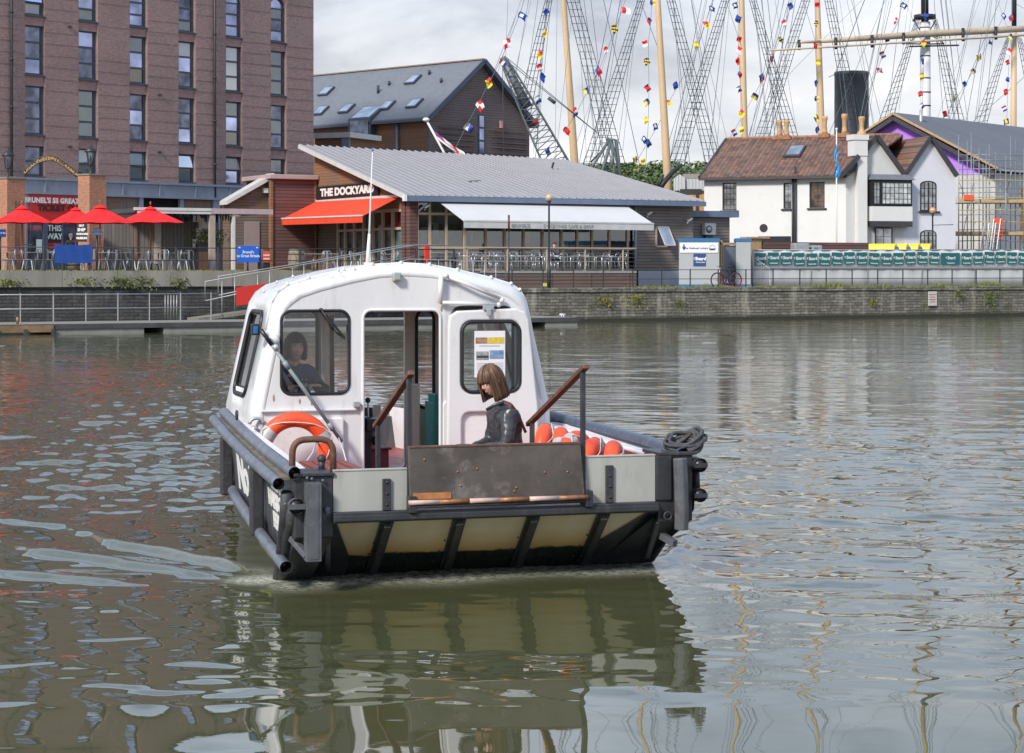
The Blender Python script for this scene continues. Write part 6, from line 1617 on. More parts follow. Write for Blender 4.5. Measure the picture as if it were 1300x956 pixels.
# sign
gy = lambda px: K(QO + QU*(cA+xg) + QN*CF_T, QN, px)
y0_, y1_ = gy(483), gy(405); pz_ = lambda px, py: CAM_H - (py-HY)*(QO + QU*(cA+xg) + QN*(CF_T+gy(px))).y/F - ZL
zt_, zb_ = pz_(444, 234), pz_(444, 251.5)
e = MB(); e.box(xg-.16, xg-.06, y0_, y1_, zb_, zt_); sg = e.build('sign_board', paint('sign_black', (.018,.016,.018), .5, .1, 3), cafe)
mb = MB(); text(mb, 'THE DOCKYARD', .52, lambda a, b, c: (xg-.17-c, (y0_+y1_)/2-.1-a*1.62, (zb_+zt_)/2+b), depth=.02, bold=.024, spacing=1.0)
mb.build('lettering', M['white_paint'], sg)
# slab serifs on the letters' feet and heads
# red awning on the gable side
def aw(name, label, P0, P1, out, drop, val, m, frame_m, ribs=0):
    e = empty(name, (0,0,0), 0, label, 'awning'); P0, P1, out = Vector(P0), Vector(P1), Vector(out)
    mb = MB(); n = 12; m_ = 5; vs = []
    for i in range(n+1):
        for k in range(m_+1):
            p = P0+(P1-P0)*i/n + out*k/m_ - Vector((0,0,drop*k/m_)); vs.append(p)
    mb.add(vs, [(i*(m_+1)+k,(i+1)*(m_+1)+k,(i+1)*(m_+1)+k+1,i*(m_+1)+k+1) for i in range(n) for k in range(m_)])
    A, B = P0+out-Vector((0,0,drop)), P1+out-Vector((0,0,drop)); V_ = Vector((0,0,-val)); ns = 30; vs = []
    for i in range(ns+1):
        for k in range(3): vs.append(A+(B-A)*i/ns+V_*k/2 + out.normalized()*(-.03*k/2*abs(math.sin(i*1.7))))
    mb.add(vs, [(i*3+k,(i+1)*3+k,(i+1)*3+k+1,i*3+k+1) for i in range(ns) for k in range(2)]); o = mb.build('canvas', m, e, fixn=False); sl = o.modifiers.new('t', 'SOLIDIFY'); sl.thickness = .012
    mb = MB(); mb.bar(A+Vector((0,0,.03)), B+Vector((0,0,.03)), .06, .07); mb.bar(P0+Vector((0,0,.05)), P1+Vector((0,0,.05)), .12, .12); mb.build('frame_bar', frame_m, e)
    for q_ in (.08, .5, .92):
        mb = MB(); a_ = P0+(P1-P0)*q_-Vector((0,0,.15)); mb.bar(a_, A+(B-A)*q_-Vector((0,0,.02)), .04, .04); mb.build('arm', frame_m, e)
    return e, A, B
def ql(x, y, z): return q(cA+x, CF_T+y, ZL+z)
yr0, yr1 = gy(509), gy(394); zr_ = pz_(450, 254.5)
awr, A_, B_ = aw('red_awning', 'bright red canvas awning over the café entrance below the black sign', ql(xg-.1, yr0, zr_), ql(xg-.1, yr1, zr_+.08), -QU*1.9, .92, .30, M['awning_red'], M['white_fascia'])
xw0, xw1 = U(552), U(789)
aww, A_, B_ = aw('white_awning', 'long cream white awning over the café terrace', ql(xw0, -.25, EZ-.16), ql(xw1, -.25, EZ-.18), -QN*2.7, 1.02, .30, M['awning_white'], M['white_fascia'])
sN = [K(A_, (B_-A_).normalized(), p) for p in (700,)][0]; d_ = (B_-A_).normalized()
for body, px in (("BRUNEL'S", 661), ('DOCKYARD CAFE & SHOP', 722)):
    k_ = K(A_, d_, px); mb = MB(); c_ = A_+d_*k_; text(mb, body, .21, lambda a, b, c: tuple(c_ + d_*a + QN*(-.012-c) + Vector((0,0,b-.17))), depth=.004, bold=.008, spacing=1.12); mb.build('lettering', paint('awning_print', (.28,.27,.26), .8, .1, 9), aww)
# security lamps, cameras
for px, py in ((536, 262), (818, 271), (869, 279)):
    x, z = UZ(px, py); mb = MB(); mb.tube([(x,-.02,z),(x,-.25,z)], .03, 6); mb.bar((x,-.28,z-.08),(x+.22,-.35,z+.06), .10, .09); mb.ball((x,-.28,z-.16), .05, 8, 6); mb.build('security_camera', M['alloy'], cafe)
# flat roofed annexe with air conditioner
xa, xb = wR+.15, U(942); 
an = empty('cafe_annexe', ql(xa, .6, 0), QA, 'low timber annexe with a flat grey edged roof behind the grey cabins', 'building'); W_ = xb-xa
za = UZ(905, 276, CF_T+.6)[1]; zc = UZ(905, 268, CF_T+.6)[1]
mb = MB(); mb.box(0, W_-.35, 0, 4, -.75, za); mb.build('wall', M['clad_grey'], an); mb = MB(); mb.box(-.05, W_, -.35, 4.2, za+.01, zc-.0); mb.build('roof', M['blue_fascia'], an)
x, z = UZ(895, 291, CF_T+.3); x -= xa; mb = MB(); mb.box(x-.05, x+.62, -.4, -.08, z-.28, z+.30); ac = mb.build('air_conditioner', M['white_fascia'], an, bevel=.02)
mb = MB(); mb.tube([(x+.18,-.42,z),(x+.18,-.40,z)], .19, 16, 0); mb.tube([(x+.18,-.425,z),(x+.18,-.42,z)], .12, 16, 1); mb.build('fan_grille', [M['rubber'], M['alloy']], ac)
mb = MB(); mb.box(x+.05, x+.45, -.35,-.1, z-.55, z-.32); mb.ball((x+.1,-.3,z-.5), .12, 8, 6); mb.build('hose_reel', M['rubber_dark'], an)
# terrace
TZ = .02; s_t0, s_t1 = qs(540, 3.3), qs(808, 3.3)
tr_ = empty('cafe_terrace', q(s_t0, 3.3, ZR), QA, 'raised café terrace with a weathered timber retaining wall and glazed handrail', 'terrace'); TW = s_t1-s_t0; TH = ZL-ZR
mb = MB(); mb.box(0, TW, .05, CF_T-3.3, TH-.12, TH); mb.build('floor', M['coping'], tr_)
M['clad_terrace'] = boards('clad_terrace', (.20,.115,.085), (.13,.09,.075), .16, .14, False, 2.1, grey=(.13,.10,.09))
mb = MB(); mb.box(0, TW, 0, .05, 0, TH-.12); x = 0
mb.box(0, TW, -.03, .0, TH-.10, TH-.02, 1)
while x < TW: mb.box(x, x+.12, -.04, 0, 0, TH-.1, 0); x += 2.1
mb.build('retaining_wall', [M['clad_terrace'], M['rail_grey']], tr_)
mb = MB(); mb.box(0, TW, .02, .14, TH+1.03, TH+1.08); mb.build('handrail', M['cafe_frame'], tr_)
x = 0.05
while x < TW:
    mb = MB(); mb.box(x, x+.05, .05, .11, TH, TH+1.04); mb.build('post', M['rail_grey'] if random.random() < .4 else M['cafe_frame'], tr_); x += 2.05
for zz_ in (.22,.42,.62,.82): mb = MB(); mb.tube([(0,.08,TH+zz_),(TW,.08,TH+zz_)], .006, 4); mb.build('wire', M['rail_grey'], tr_)
def make_arm_chair():
    m = M['chair_alu']; e = empty('terrace_chair', (0,0,0), 0)
    mb = MB(); mb.box(-.2,.2,-.2,.2,.43,.45); mb.build('seat', m, e)
    mb = MB(); mb.tube([(-.22,.2,.44),(-.23,.27,.75),(-.16,.30,.84),(.16,.30,.84),(.23,.27,.75),(.22,.2,.44)], .013, 6)
    for z_, y_ in ((.56,.235),(.66,.255),(.76,.28)): mb.tube([(-.2,y_,z_),(.2,y_,z_)], .009, 5)
    mb.build('backrest', m, e)
    for sx in (-1, 1):
        mb = MB(); mb.tube([(sx*.25,-.24,0),(sx*.26,-.24,.6),(sx*.26,-.16,.66),(sx*.25,.25,.68)], .013, 6); mb.build('arm', m, e)
        mb = MB(); mb.tube([(sx*.23,.2,.44),(sx*.24,.28,0)], .013, 6); mb.build('leg', m, e)
    return e
M['chair_alu'] = paint('chair_alu', (.52,.53,.54), .3, .1, 9, metal=.7)
tch = make_arm_chair(); tt = make_table(.72, .65, M['chair_alu'])
for i, (px, t_, rz) in enumerate(((590,4.3,1.2),(606,5.6,-.5),(612,4.4,-1.4),(632,4.3,1.5),(640,5.4,.2),(652,4.2,1.5),(660,4.6,1.6),(676,4.2,-1.5),(684,5.5,.8),(690,4.2,-1.2),(708,4.2,1.4),(716,5.6,-.3),(726,4.3,-1.5),(746,4.2,1.6),(756,5.4,.4),(764,4.4,-1.4),(778,5.4,-2.6),(786,4.3,-1.5))):
    place('c', px, t_, rz + QA, ['aluminium armchair at the landing stage end of the café terrace','aluminium armchair turned sideways beside the marker pole'][0] if i < 2 else 'aluminium armchair set at a table on the café terrace', 'aluminium armchairs on the café terrace', z=ZL+.002, proto=tch)
for px, t_ in ((600,4.9),(622,4.9),(644,4.8),(668,4.8),(699,4.7),(736,4.8),(768,4.8)):
    place('t', px, t_, QA, 'small aluminium table on the café terrace', 'aluminium tables on the café terrace', z=ZL+.002, proto=tt)
# railings + chairs by the entrance (left of the terrace)
for i, (px, t_, rz) in enumerate(((392,2.6,1.4),(404,3.4,-1.2),(418,2.6,.5),(428,3.2,-2.0),(452,2.8,1.3),(462,3.5,-1.4),(486,2.8,.3),(497,3.3,-1.2))):
    s_ = qs(px, t_); o = copy_tree(chair0); o.location = q(s_, t_, ZL); o.rotation_euler = (0,0,rz); tag(o, 'steel café chair behind the railing under the red awning', 'chair', 'steel chairs under the red awning')
for px, t_ in ((398,3.0),(423,2.9),(457,3.1),(491,3.0)):
    o = copy_tree(table0); o.location = q(qs(px, t_), t_, ZL); tag(o, 'square table behind the railing under the red awning', 'table', 'tables under the red awning')
# seated café guest
c = q(qs(701, 4.9), 4.9, ZL)
person(c, QA+R(70), 'café guest in dark clothes sitting at a terrace table behind the globe lamp',
    pel=(0,.0,.52), chest=(0,-.05,.86), neck=(0,-.08,1.06), head=Vector((0,-.12,1.22)), fdir=(0,-1,-.2), shl=[(.18,-.05,.98),(-.18,-.05,.98)], elb=[(.26,-.2,.78),(-.26,-.2,.78)], wri=[(.12,-.38,.80),(-.12,-.38,.80)],
    hip=[(.09,0,.5),(-.09,0,.5)], kne=[(.11,-.42,.5),(-.11,-.42,.5)], ank=[(.11,-.42,.09),(-.11,-.42,.09)], toe=[(.11,-.56,.04),(-.11,-.56,.04)],
    handd=[(-.3,-1,0),(.3,-1,0)], palm=[(0,0,-1),(0,0,-1)], top_mat=M['rubber_dark'], leg_mat=M['denim'], hair=(M['hair_dark'], .0, .05, 60, 7, 1), voxel=.010)
# ================================================================ slate roofed timber building
M['slate'] = (lambda: (lambda t: (lambda u: t.fin(t.mix(t.ramp(t.noise(.35,5,.7),[(.3,0.0),(.7,1.0)]), u, (.15,.16,.18)), .6))(t.mix(t.ramp(t.noise(2.5,4,.6),[(.3,0.0),(.7,1.0)]), (.105,.115,.135), (.165,.175,.195))))(NT('slate')))()
M['gable_wood'] = boards('gable_wood', (.20,.14,.12), (.155,.115,.105), .17, .10, False, 3, grey=(.18,.15,.145))
g_ = Vector((.68, .73, 0)).normalized(); GA = math.atan2(.73, .68); GP = Vector((-105*135/F, 135, 0)); GN = Vector((-g_.y, g_.x, 0))
sb_ = empty('slate_building', GP+Vector((0,0,ZL)), GA, 'big timber clad building with a steep grey slate roof behind the café', 'building')
GW = K(GP, g_, 672); zE = 12.5-ZL; zA_ = 16.35-ZL; GL2 = 30
mb = MB(); mb.prism([(0,0),(GW,0),(GW,zE-.1),(GW/2,zA_-.1),(0,zE-.1)], 0, .3); mb.build('gable_wall', M['gable_wood'], sb_)
mb = MB(); mb.box(.02, .3, .3, GL2, 0, zE-.05); mb.box(GW-.3, GW-.02, .3, GL2, 0, zE-.05); mb.build('side_wall', M['clad_orange'], sb_)
mb = MB()
for sd in (0, 1):
    xa, za_ = (-.4, zE-.32) if sd == 0 else (GW+.4, zE-.32)
    mb.hexa([(xa,-.35,za_),(GW/2,-.35,zA_-.02),(GW/2,GL2,zA_-.02),(xa,GL2,za_),(xa,-.35,za_+.2),(GW/2,-.35,zA_+.2),(GW/2,GL2,zA_+.2),(xa,GL2,za_+.2)])
rf = mb.build('roof', M['slate'], sb_)
mb = MB()
for sd in (0, 1): xa = -.45 if sd == 0 else GW+.45; mb.bar((xa,-.42,zE-.25), (GW/2,-.42,zA_+.1), .10, .30)
mb.build('barge_board', M['frame_blue'], rf)
mb = MB(); mb.bar((GW/2,-.3,zA_+.22),(GW/2,GL2,zA_+.22), .3, .08); mb.build('ridge', paint('ridge_tan', (.24,.19,.13), .8, .1, 3), rf)
mb = MB(); mb.box(-.5, -.38, -.3, GL2, zE-.38, zE-.22); mb.build('gutter', M['frame_blue'], rf)
def roofpt(v, k, up=0.0):   # v along the ridge direction, k 0..1 up the slope on the visible (left) side
    return Vector((-.4+(GW/2+.4)*k, v, zE-.12+(zA_-zE+.32)*k+up))
gpy = lambda px, k: K(GP + g_*(-.4+(GW/2+.4)*k), GN, px)
for px, k in ((414,.62),(407,.24),(440,.24),(491,.24),(526,.24),(524,.70)):
    v = gpy(px, k); a = roofpt(v-.5,k-.07,.05); b = roofpt(v+.5,k-.07,.05); c_ = roofpt(v+.5,k+.08,.05); d_2 = roofpt(v-.5,k+.08,.05)
    mb = MB(); mb.hexa([a,b,c_,d_2]+[x_+Vector((-.07,0,.09)) for x_ in (a,b,c_,d_2)]); o = mb.build('rooflight', M['frame_blue'], rf)
    L_ = lambda u_, w_: a+(b-a)*u_+(d_2-a)*w_+Vector((-.08,0,.105)); mb = MB(); mb.quad(L_(.1,.1),L_(.9,.1),L_(.9,.9),L_(.1,.9)); mb.build('pane', darkglass('rooflight_glass', (.36,.40,.46), .6, .08, .3) if 'rooflight_glass' not in bpy.data.materials else bpy.data.materials['rooflight_glass'], o)
v = gpy(472, .2); mb = MB(); x0_ = -.4; mb.hexa([(-.5,v-1.1,zE-1.2),(-.5,v+1.1,zE-1.2),(.9,v+1.1,zE-1.2),(.9,v-1.1,zE-1.2),(-.5,v-1.1,zE+.1),(-.5,v+1.1,zE+.1),(.9,v+1.1,zE+1.03),(.9,v-1.1,zE+1.03)]); o = mb.build('dormer', M['frame_blue'], rf)
mb = MB(); mb.quad((-.53,v-.9,zE-1.05),(-.53,v+.9,zE-1.05),(-.53,v+.9,zE-.05),(-.53,v-.9,zE-.05)); mb.quad((-.45,v-.9,zE+.16),(-.45,v+.9,zE+.16),(.75,v+.9,zE+.98),(.75,v-.9,zE+.98),1); mb.build('pane', [M['pane_dark'], bpy.data.materials['rooflight_glass']], o)
for px, k in ((480,.52),(494,.66),(545,.8),(560,.62)):
    v = gpy(px, k); p_ = roofpt(v, k); mb = MB(); mb.tube([p_, p_+Vector((0,0,.55 if k < .6 else .3))], .10, 6); mb.build('roof_vent', M['lead_edge'], rf)
v = gpy(500, 0); mb = MB(); mb.tube([(-.1,v,0),(-.1,v,zE-.3)], .09, 8); mb.build('downpipe', M['lintel_blue'], sb_)
kz = lambda px, py: (K(GP, g_, px), CAM_H-(py-HY)*(GP+g_*K(GP, g_, px)).y/F-ZL)
xa, za_ = kz(607, 146); xb, zb2 = kz(614.5, 196)
mb = MB(); mb.box(xa, xb, -.06, .0, zb2, za_); o = mb.build('tall_window', M['frame_blue'], sb_); mb = MB()
for k in range(3): mb.quad((xa+.08,-.065,zb2+.1+(za_-zb2)*k/3),(xb-.08,-.065,zb2+.1+(za_-zb2)*k/3),(xb-.08,-.065,zb2-.05+(za_-zb2)*(k+1)/3),(xa+.08,-.065,zb2-.05+(za_-zb2)*(k+1)/3))
mb.build('pane', M['pane_sky'], o)
mb = MB(); z_l = kz(650,161)[1]
for a_, b_ in ((kz(556,161)[0], kz(602,161)[0]), (kz(624,168)[0], GW-.3)):
    for k in range(9): mb.box(a_, b_, -.14, -.06, z_l-.38*k-.06-.35, z_l-.38*k-.35)
mb.build('brise_soleil', M['gable_wood'], sb_)
mb = MB(); x, z = kz(635.5, 158); mb.box(x-.12,x+.12,-.14,-.0,z-.25,z+.25); mb.build('alarm_box', paint('alarm', (.55,.3,.3), .5, .1, 3), sb_)
# low blue framed wing in front of the slate building, seen over the café roof
lw = empty('glazed_wing', P(400, 190, 124)*1, GA + R(90), 'low blue framed flat roofed wing between the brick block and the slate roofed building', 'building'); lw.location.z = ZL
lw.rotation_euler = (0,0,BA*0+R(-25)); 
zt_ = P(446,171,124).z-ZL; W_ = P(446,171,124).x-P(396,171,124).x
lw.location = (P(396,171,126).x, 126, ZL)
mb = MB(); mb.box(0, W_+.3, 0, 4, zt_-.1, zt_+.22); mb.build('roof', M['white_fascia'], lw)
mb = MB(); mb.box(.1, W_, .2, 3.8, 0, zt_-.1); mb.build('wall', M['clad_orange'], lw)
mb = MB(); mb.box(W_-.35, W_+.2, .1, .2, 0, zt_-.1); mb.box(W_*.55, W_*.55+1.6, .12, .2, zt_-1.2, zt_-.7); mb.build('corner_frame', M['lintel_blue'], lw)
# ================================================================ white house
M['render_white'] = paint('render_white', (.66,.655,.635), .8, .04, .8, dirt=(.5,.49,.44), dirt_amt=.35, bump=.2, bscale=3)
M['render_lilac'] = paint('render_lilac', (.62,.62,.67), .8, .04, .8, dirt=(.45,.45,.48), dirt_amt=.35, bump=.2, bscale=3)
M['render_shaded'] = paint('render_shaded', (.56,.56,.55), .8, .05, .8, dirt=(.4,.4,.38), dirt_amt=.4, bump=.2, bscale=3)  # white render of the gable turned from the sun, its shade put into the colour
M['pitch_black'] = paint('pitch_black', (.045,.043,.05), .6, .2, 4)
M['window_black'] = paint('window_black', (.02,.02,.023), .5, .2, 4)
M['chim_brick'] = paint('chim_brick', (.32,.15,.08), .85, .3, 5, dirt=(.12,.08,.06), dirt_amt=.6)
M['pot_tan'] = paint('pot_tan', (.48,.30,.15), .8, .25, 5, dirt=(.2,.13,.08), dirt_amt=.5)
def tiles():
    t = NT('clay_tiles'); x, y, z = t.sep(); u = t.math('ADD', x, 0.0)
    col_ = t.math('DIVIDE', u, .26); row = t.math('DIVIDE', z, .165); ci = t.math('FLOOR', col_); ri = t.math('FLOOR', row)
    cb = t.t.nodes.new('ShaderNodeCombineXYZ'); t.l(ci, cb.inputs[0]); t.l(ri, cb.inputs[1]); wn = t.t.nodes.new('ShaderNodeTexWhiteNoise'); wn.noise_dimensions = '2D'; t.l(cb.outputs[0], wn.inputs['Vector'])
    c = t.ramp(wn.outputs[0], [(0, (.10,.055,.04)), (.35, (.17,.085,.055)), (.7, (.24,.125,.08)), (1, (.15,.10,.08))])
    n = t.noise(1.1, 5, .7); c = t.mix(t.ramp(n, [(.45, 0.0), (.7, .65)]), c, (.10,.075,.065))
    fu = t.math('FRACT', col_); fr = t.math('FRACT', row); hump = t.math('SINE', t.math('MULTIPLY', fu, PI))
    c = t.mix(t.ramp(fr, [(0, .75), (.14, 0.0), (1, 0.0)]), c, (.03,.02,.018)); c = t.mix(t.ramp(hump, [(0, .6), (.35, 0.0), (1, 0.0)]), c, (.035,.022,.018))
    t.bump(t.math('ADD', t.math('MULTIPLY', hump, 1.0), t.math('SUBTRACT', 1.0, fr)), .8, .06); return t.fin(c, .8)
M['clay_tiles'] = tiles()
hw = Vector((.92, -.39, 0)).normalized(); HA = math.atan2(-.39, .92); HP_ = Vector((244*120/F, 120, 0)); hn = Vector((-hw.y, hw.x, 0))
house = empty('white_house', HP_+Vector((0,0,ZR)), HA, 'white rendered two storey house with a brown clay tile roof and twin gables', 'house')
HL = K(HP_, hw, 1074); HD = 10.0; zh = lambda px, py: CAM_H-(py-HY)*(HP_+hw*K(HP_, hw, px)).y/F-ZR
hx = lambda px: K(HP_, hw, px); eZ = zh(1000, 224); rZ = P(1000,176,122.6).z - ZR; sh_ = K(HP_, hn, 926)
# front wall with window openings built as strips
wins = [(917,935,232,267),(994.5,1004.5,232,265),(1027.5,1047,231,264)]
def wall_with_holes(mb, x0, x1, z0, z1, holes, y0, y1):
    xs_ = sorted(set([x0, x1] + [h[0] for h in holes] + [h[1] for h in holes])); zs_ = sorted(set([z0, z1] + [h[2] for h in holes] + [h[3] for h in holes]))
    for a, b in zip(xs_, xs_[1:]):
        run = None
        for c, d in zip(zs_, zs_[1:]):
            inside = any(h[0] <= (a+b)/2 <= h[1] and h[2] <= (c+d)/2 <= h[3] for h in holes)
            if inside:
                if run is not None: mb.box(a, b, y0, y1, run, c); run = None
            elif run is None: run = c
        if run is not None: mb.box(a, b, y0, y1, run, z1)
H = [(hx(a), hx(b), zh((a+b)/2, d), zh((a+b)/2, c)) for a, b, c, d in wins]
mb = MB(); wall_with_holes(mb, 0, HL, -.3, eZ, H, 0, .35); mb.build('front_wall', M['render_white'], house)
mb = MB(); mb.prism([(.36,-.3),(HD,-.3),(HD,eZ),(HD/2,rZ-.15),(.36,eZ)], .0, .3, ax='x'); mb.build('end_wall', M['render_white'], house)
def grid_window(parent, x0, x1, z0, z1, y, nx, nz, m_glass, name='window', sill=True, fw=.06, gb=.025):
    mb = MB(); mb.box(x0, x1, y, y+.06, z0, z0+fw); mb.box(x0, x1, y, y+.06, z1-fw, z1); mb.box(x0, x0+fw, y, y+.06, z0+fw, z1-fw); mb.box(x1-fw, x1, y, y+.06, z0+fw, z1-fw)
    for i in range(1, nx): x = x0+(x1-x0)*i/nx; mb.box(x-gb/2, x+gb/2, y+.01, y+.045, z0+fw, z1-fw)
    for i in range(1, nz): z = z0+(z1-z0)*i/nz; mb.box(x0+fw, x1-fw, y+.012, y+.043, z-gb/2, z+gb/2)
    w_ = mb.build(name, M['window_black'], parent)
    mb = MB(); mb.quad((x0+.03,y+.03,z0+.03),(x1-.03,y+.03,z0+.03),(x1-.03,y+.03,z1-.03),(x0+.03,y+.03,z1-.03)); mb.build('pane', m_glass, w_)
    if sill: mb = MB(); mb.box(x0-.12, x1+.12, y-.26, y+.02, z0-.09, z0-.01); mb.build('sill', M['window_black'], w_)
    return w_
M['pane_grey'] = darkglass('pane_grey', (.30,.31,.32), .5, .06, .5, 2); M['pane_brown'] = darkglass('pane_brown', (.10,.065,.05), .3, .06, .6, 3); M['pane_pale'] = darkglass('pane_pale', (.48,.50,.50), .3, .08, .35, 3)
for h, (nx, nz, g) in zip(H, ((4,5,'pane_grey'),(2,4,'pane_grey'),(2,4,'pane_brown'))): grid_window(house, h[0], h[1], h[2], h[3], .16, nx, nz, M[g], gb=.02)
x, z = hx(969.5), zh(969.5, 289.5); mb = MB(); mb.tube([(x,-.025,z),(x,.02,z)], .24, 20, smooth=False); mb.build('round_plaque', M['window_black'], house)
for px in (1007, 1010.5):
    x = hx(px); mb = MB(); mb.tube([(x,-.12,0),(x,-.12,eZ+(.55 if px > 1009 else 0))], .06, 8); mb.build('downpipe', M['rail_black'], house)
x0_, x1_ = hx(963), hx(1004); mb = MB(); mb.box(x0_, x1_, -.05, .0, .3, zh(985, 300)); mb.build('garage_opening', M['room_dark'], house)
# main roof
def slab(mb, a, b, c, d, th, mi=0): 
    a, b, c, d = map(Vector, (a, b, c, d)); n_ = (b-a).cross(d-a).normalized()*th; mb.hexa([a, b, c, d, a+n_, b+n_, c+n_, d+n_], mi)
mb = MB(); slab(mb, (-.15,-.35,eZ-.08), (HL+.2,-.35,eZ-.08), (HL+2.2,HD/2,rZ), (-.15,HD/2,rZ), .12); slab(mb, (HL+2.2,HD/2,rZ), (HL+.2,HD+.3,eZ-.08), (-.15,HD+.3,eZ-.08), (-.15,HD/2,rZ), -.12)
rf = mb.build('roof', M['clay_tiles'], house, fixn=True)
mb = MB(); mb.bar((-.18,-.38,eZ-.04), (-.18,HD/2,rZ+.06), .12, .26); mb.box(-.15, HL+.15, -.46, -.36, eZ-.16, eZ-.03); mb.build('verge', M['pitch_black'], rf)
mb = MB(); mb.tube([(-.1,HD/2,rZ+.1),(HL+2.0,HD/2,rZ+.1)], .11, 8); mb.build('ridge', M['chim_brick'], rf)
kx = K(HP_+hn*2.9, hw, 1011); zk = eZ-.08+(rZ-eZ)*(3.25/(HD/2+.35))
mb = MB(); sl_ = (rZ-eZ+.08)/(HD/2+.35); f_ = lambda y: eZ-.08+sl_*(y+.35)+.12
slab(mb, (kx-.55,2.0,f_(2.0)+.02), (kx+.45,2.0,f_(2.0)+.02), (kx+.45,3.5,f_(3.5)+.02), (kx-.55,3.5,f_(3.5)+.02), .12); sk_ = mb.build('skylight', M['pitch_black'], rf)
mb = MB(); a_ = [(kx-.45,2.12,f_(2.12)+.17),(kx+.35,2.12,f_(2.12)+.17),(kx+.35,3.38,f_(3.38)+.17),(kx-.45,3.38,f_(3.38)+.17)]; mb.quad(*a_); mb.build('pane', bpy.data.materials['rooflight_glass'], sk_)
def chimney(parent, x, y, z0, wx, wy, h, pots, m, name='chimney'):
    mb = MB(); mb.box(x-wx/2, x+wx/2, y-wy/2, y+wy/2, z0-1.2, z0+h); mb.box(x-wx/2-.07, x+wx/2+.07, y-wy/2-.07, y+wy/2+.07, z0+h-.25, z0+h-.1); c_ = mb.build(name, m, parent)
    for dx, hh in pots:
        mb = MB(); mb.lathe([(.20,z0+h),(.16,z0+h+.15),(.13,z0+h+hh*.4),(.15,z0+h+hh*.75),(.19,z0+h+hh*.85),(.17,z0+h+hh),(.12,z0+h+hh)], (x+dx,y,0), n=12); mb.build('chimney_pot', M['pot_tan'], c_)
kc = lambda px: K(HP_+hn*(HD/2), hw, px)
chimney(rf, kc(994), HD/2, rZ+.0, 1.0, .7, .22, ((-.22,.95),(.22,.95)), M['chim_brick']); chimney(rf, kc(1047), HD/2, rZ+.05, .55, .6, .22, ((0,1.05),), M['chim_brick']); chimney(rf, kc(1072), HD/2, rZ+.12, .7, .6, .15, ((0,1.15),), M['chim_brick'])
# twin gable wing
gw = Vector((.95, .31, 0)).normalized(); WA = math.atan2(.31, .95); WP = HP_ + hw*HL; gn = Vector((-gw.y, gw.x, 0)); wx = lambda px, t=0: K(WP+gn*t, gw, px); wz = lambda px, py, t=0: CAM_H-(py-HY)*(WP+gn*t+gw*wx(px,t)).y/F-ZR
wing = empty('gable_wing', WP+Vector((0,0,ZR)), WA-HA, None)
wing.parent = house; wing.location = (HL, 0, 0)
M_ = [(0, wz(1074,222)), (wx(1111), wz(1111,173)), (wx(1147), wz(1147,223)), (wx(1180), wz(1180,174)), (wx(1213), wz(1213,224))]
bx0, bx1, bz0, bz1 = wx(1101.5), wx(1152), wz(1126,262), wz(1126,231)
aw_, bw_ = wx(1168), wx(1188.5); 
mb = MB(); mb.prism([(0,-.3),(M_[2][0],-.3),M_[2],M_[1],M_[0]], 0, .3); mb.build('gable_wall', M['render_shaded'], wing)
mb = MB(); mb.prism([(M_[2][0],-.3),(M_[4][0],-.3),M_[4],M_[3],M_[2]], 0.0, .3); mb.box(M_[4][0]-.3, M_[4][0], .3, 7, -.3, M_[4][1]); mb.build('gable_wall', M['render_lilac'], wing)
mb = MB(); dp = 7.0
for (xa, za_), (xb, zb2), (xc, zc) in ((M_[0], M_[1], M_[2]), (M_[2], M_[3], M_[4])):
    slab(mb, (xa,-.15,za_+.05), (xb,-.15,zb2+.05), (xb,dp,zb2+.05), (xa,dp,za_+.05), -.1); slab(mb, (xb,-.15,zb2+.05), (xc,-.15,zc+.05), (xc,dp,zc+.05), (xb,dp,zb2+.05), -.1)
rw_ = mb.build('roof', M['clay_tiles'], wing)
mb = MB()
for (a, b) in zip(M_, M_[1:]): mb.bar((a[0],-.22,a[1]+.02), (b[0],-.22,b[1]+.02), .10, .24)
mb.box(M_[2][0]-.14, M_[2][0]+.14, -.34, -.1, M_[2][1]-.28, M_[2][1]+.02); mb.build('barge_board', M['pitch_black'], rw_)
# white chimney breast climbing the gable
cx0, cx1 = wx(1083,-.3), wx(1100,-.3); zt_ = wz(1090,171,-.3)
mb = MB(); mb.box(cx0, cx1, -.45, .35, zt_-1.2, zt_-.3); mb.box(cx0+.28, cx1, -.40, .35, -.3, zt_-1.2); mb.box(cx0-.06, cx1+.06, -.5, .40, zt_-.3, zt_); mb.build('chimney_breast', M['render_white'], wing)
mb = MB(); px_ = (cx0+cx1)/2+.28; mb.lathe([(.32,zt_),(.26,zt_+.12),(.14,zt_+.25),(.13,zt_+.5),(.16,zt_+.8),(.19,zt_+.9),(.19,zt_+1.05),(.14,zt_+1.06)], (px_,0,0), n=12); mb.build('chimney_pot', M['pot_tan'], wing)
mb = MB(); mb.bar((wx(1066,-.5),-.55,wz(1066,224,-.5)), (wx(1090,-.5),-.55,wz(1090,198,-.5)), .12, .26); mb.build('barge_board', M['pitch_black'], rw_)
